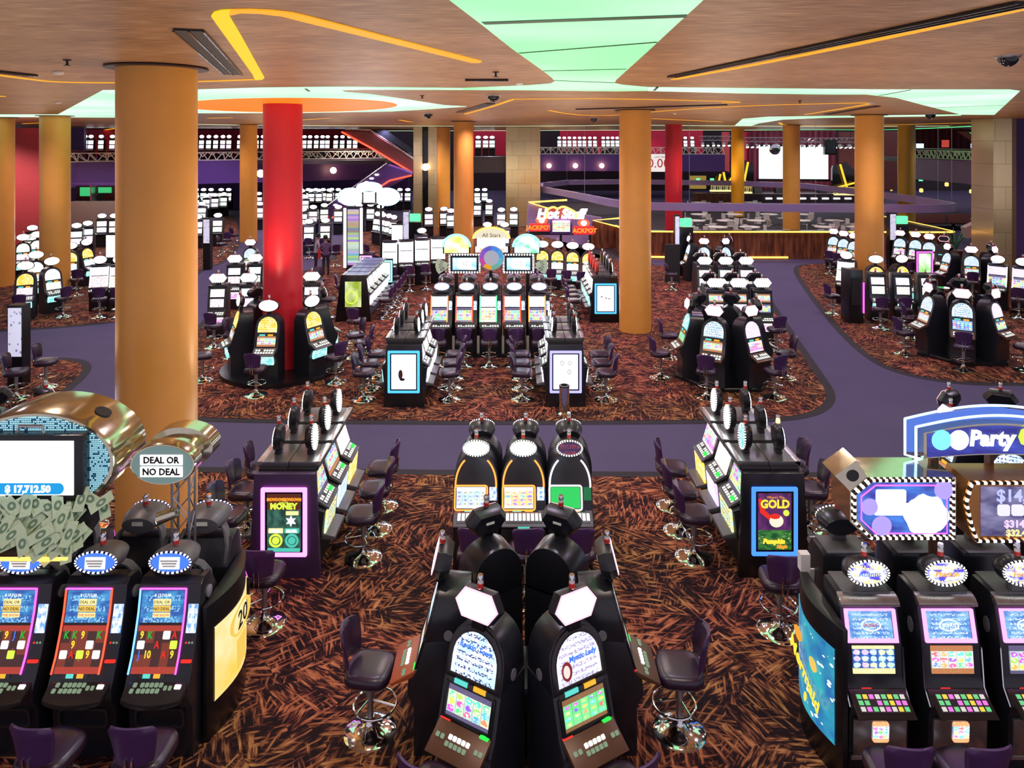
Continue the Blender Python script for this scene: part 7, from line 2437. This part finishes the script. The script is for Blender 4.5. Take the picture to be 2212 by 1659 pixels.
for it in range(24):
    n_ = 0
    for i in range(len(ent)):
        for j in range(i + 1, len(ent)):
            a_, b_ = ent[i], ent[j]
            if a_[2] + b_[2] == 0 or (a_[1][0] - b_[1][0]).length > 2.2:
                continue
            h = hit(a_[1], b_[1])
            if h:
                n_ += 1
                s_ = a_[2] + b_[2]
                ax = h[1].copy()
                ax.z = 0
                a_[1][0] -= ax * (h[0] + .004) * a_[2] / s_
                b_[1][0] += ax * (h[0] + .004) * b_[2] / s_
    if not n_:
        break
for o, f_, mv in ent:
    if mv:
        o.location.x, o.location.y = f_[0].x, f_[0].y
# ------------------------------------------------------------------ light
w = bpy.data.worlds.new('World')
S.world = w
w.use_nodes = True
bg = w.node_tree.nodes['Background']
bg.inputs[0].default_value = (.86, .78, .95, 1)
bg.inputs[1].default_value = AMB


def lamp(x, y, z, e, col, r=.12, ang=150, up=False):  # spot without a fitting, added to brighten the hall
    l = bpy.data.lights.new('downlight', 'SPOT')
    l.energy = e
    l.color = col
    l.shadow_soft_size = r
    l.spot_size = R(ang)
    l.spot_blend = .7
    o = bpy.data.objects.new('downlight', l)
    COL.objects.link(o)
    o.location = (x, y, z)
    return o


for iy, y in enumerate((5.5, 10.0, 14.5, 19, 24, 29, 34, 40, 47, 54)):  # added grid of ceiling fill spots, no fittings modelled
    for x in (-18, -12, -6.6, -1.6, 1.8, 7.0, 12.5, 19):
        if abs(x) > y * .85 + 1.5:
            continue
        lamp(x, y, 6.96, DOWN * (.85 if y < 9 else 1.0 if y < 16 else 1.35 if y < 30 else 1.8), ((1, .80, .72) if (iy + int(x)) % 2 else (.86, .74, 1.0)) if y < 16 or y > 36 else ((1, .62, .80) if (iy + int(x)) % 2 else (.74, .58, 1.0)))
for x, y in ((-4.2, 7.55), (4.2, 7.5), (.13, 7.2), (.2, 10.5), (-3.12, 11.0), (3.6, 11.0), (-8.1, 11), (7.7, 10.9), (-2.44, 17.0), (1.21, 17.0), (-6.0, 17.0), (5.35, 17.95), (-.6, 20.7), (12.6, 19.9), (-12.6, 16.4), (-5.27, 25.5), (3.09, 25.0), (7.0, 23),
             (-9.5, 23.6), (12.9, 24.0), (-16, 24.5), (-3.5, 29.5), (2.2, 29.5), (8.5, 30.6), (18.3, 28.3), (-21, 31), (-14, 38), (-10, 42), (-2, 40), (12, 40), (18, 44), (-16, 54), (-6, 52), (3, 54), (16, 56), (24, 50), (-24, 48)):
    l = lamp(x, y, 2.35 if y > 13 else 2.5, UPL * (1 if y < 30 else 1.7), (1, .70, .45), .15, 165)
    l.name = 'uplight'  # upward fill without fixtures, added to brighten the ceiling
    l.rotation_euler = (PI, 0, 0)
for x, y, z, e, cl in ((-24, 57, 7.6, 260, (1, .75, .8)), (-17, 59, 7.6, 300, (1, .75, .8)), (-10, 60, 7.6, 300, (1, .75, .8)), (6, 77, 7.6, 500, (1, .7, .85)), (14, 77, 7.6, 500, (1, .7, .85)), (25, 58, 7.2, 400, (1, .7, .6)), (33, 52, 7.2, 400, (1, .7, .9)),
                       (-22, 42, 6.9, 420, (.75, .6, 1)), (-16, 46, 6.9, 420, (.7, .55, 1)), (-9, 50, 6.9, 420, (.7, .55, 1)), (8, 66, 6.9, 500, (.85, .7, 1)), (28, 44, 6.9, 420, (.9, .75, 1)), (28, 68, 6.9, 700, (1, .6, .5)), (35, 70, 6.9, 700, (1, .6, .5)), (-2.5, 46, 6.9, 350, (1, .85, .6)), (1, 46, 6.9, 350, (1, .85, .6)), (20, 27, 6.9, 300, (1, .85, .6)), (-27, 37, 6.6, 500, (1, .8, .75)), (-30, 38.5, 6.6, 500, (1, .8, .75)), (-26, 42.5, 6.6, 300, (1, .9, .7)), (-20, 47, 6.6, 400, (.7, .5, 1)), (-26, 43, 5.9, 250, (1, .9, .75)), (-14, 50, 5.9, 300, (1, .9, .8))):
    lamp(x, y, z, e, cl)  # further fill added to lift balconies, far walls and stage
# ------------------------------------------------------------------ camera
cd = bpy.data.cameras.new('Camera')
cam = bpy.data.objects.new('Camera', cd)
COL.objects.link(cam)
cam.location = (0, 0, CH)
cam.rotation_euler = (R(90), 0, 0)
cd.sensor_width = 36
cd.lens = 36 * F / 2212
cd.shift_y = -(829.5 - HY) / 2212
cd.clip_end = 300
S.camera = cam
vs = S.view_settings
vs.view_transform = 'Standard'
vs.look = 'None'
vs.gamma = 1
vs.exposure = EXPO
vs.use_curve_mapping = False
c = S.cycles
c.max_bounces = 4
c.diffuse_bounces = 2
c.glossy_bounces = 3
c.sample_clamp_indirect = 4
c.use_denoising = True
c.use_light_tree = True
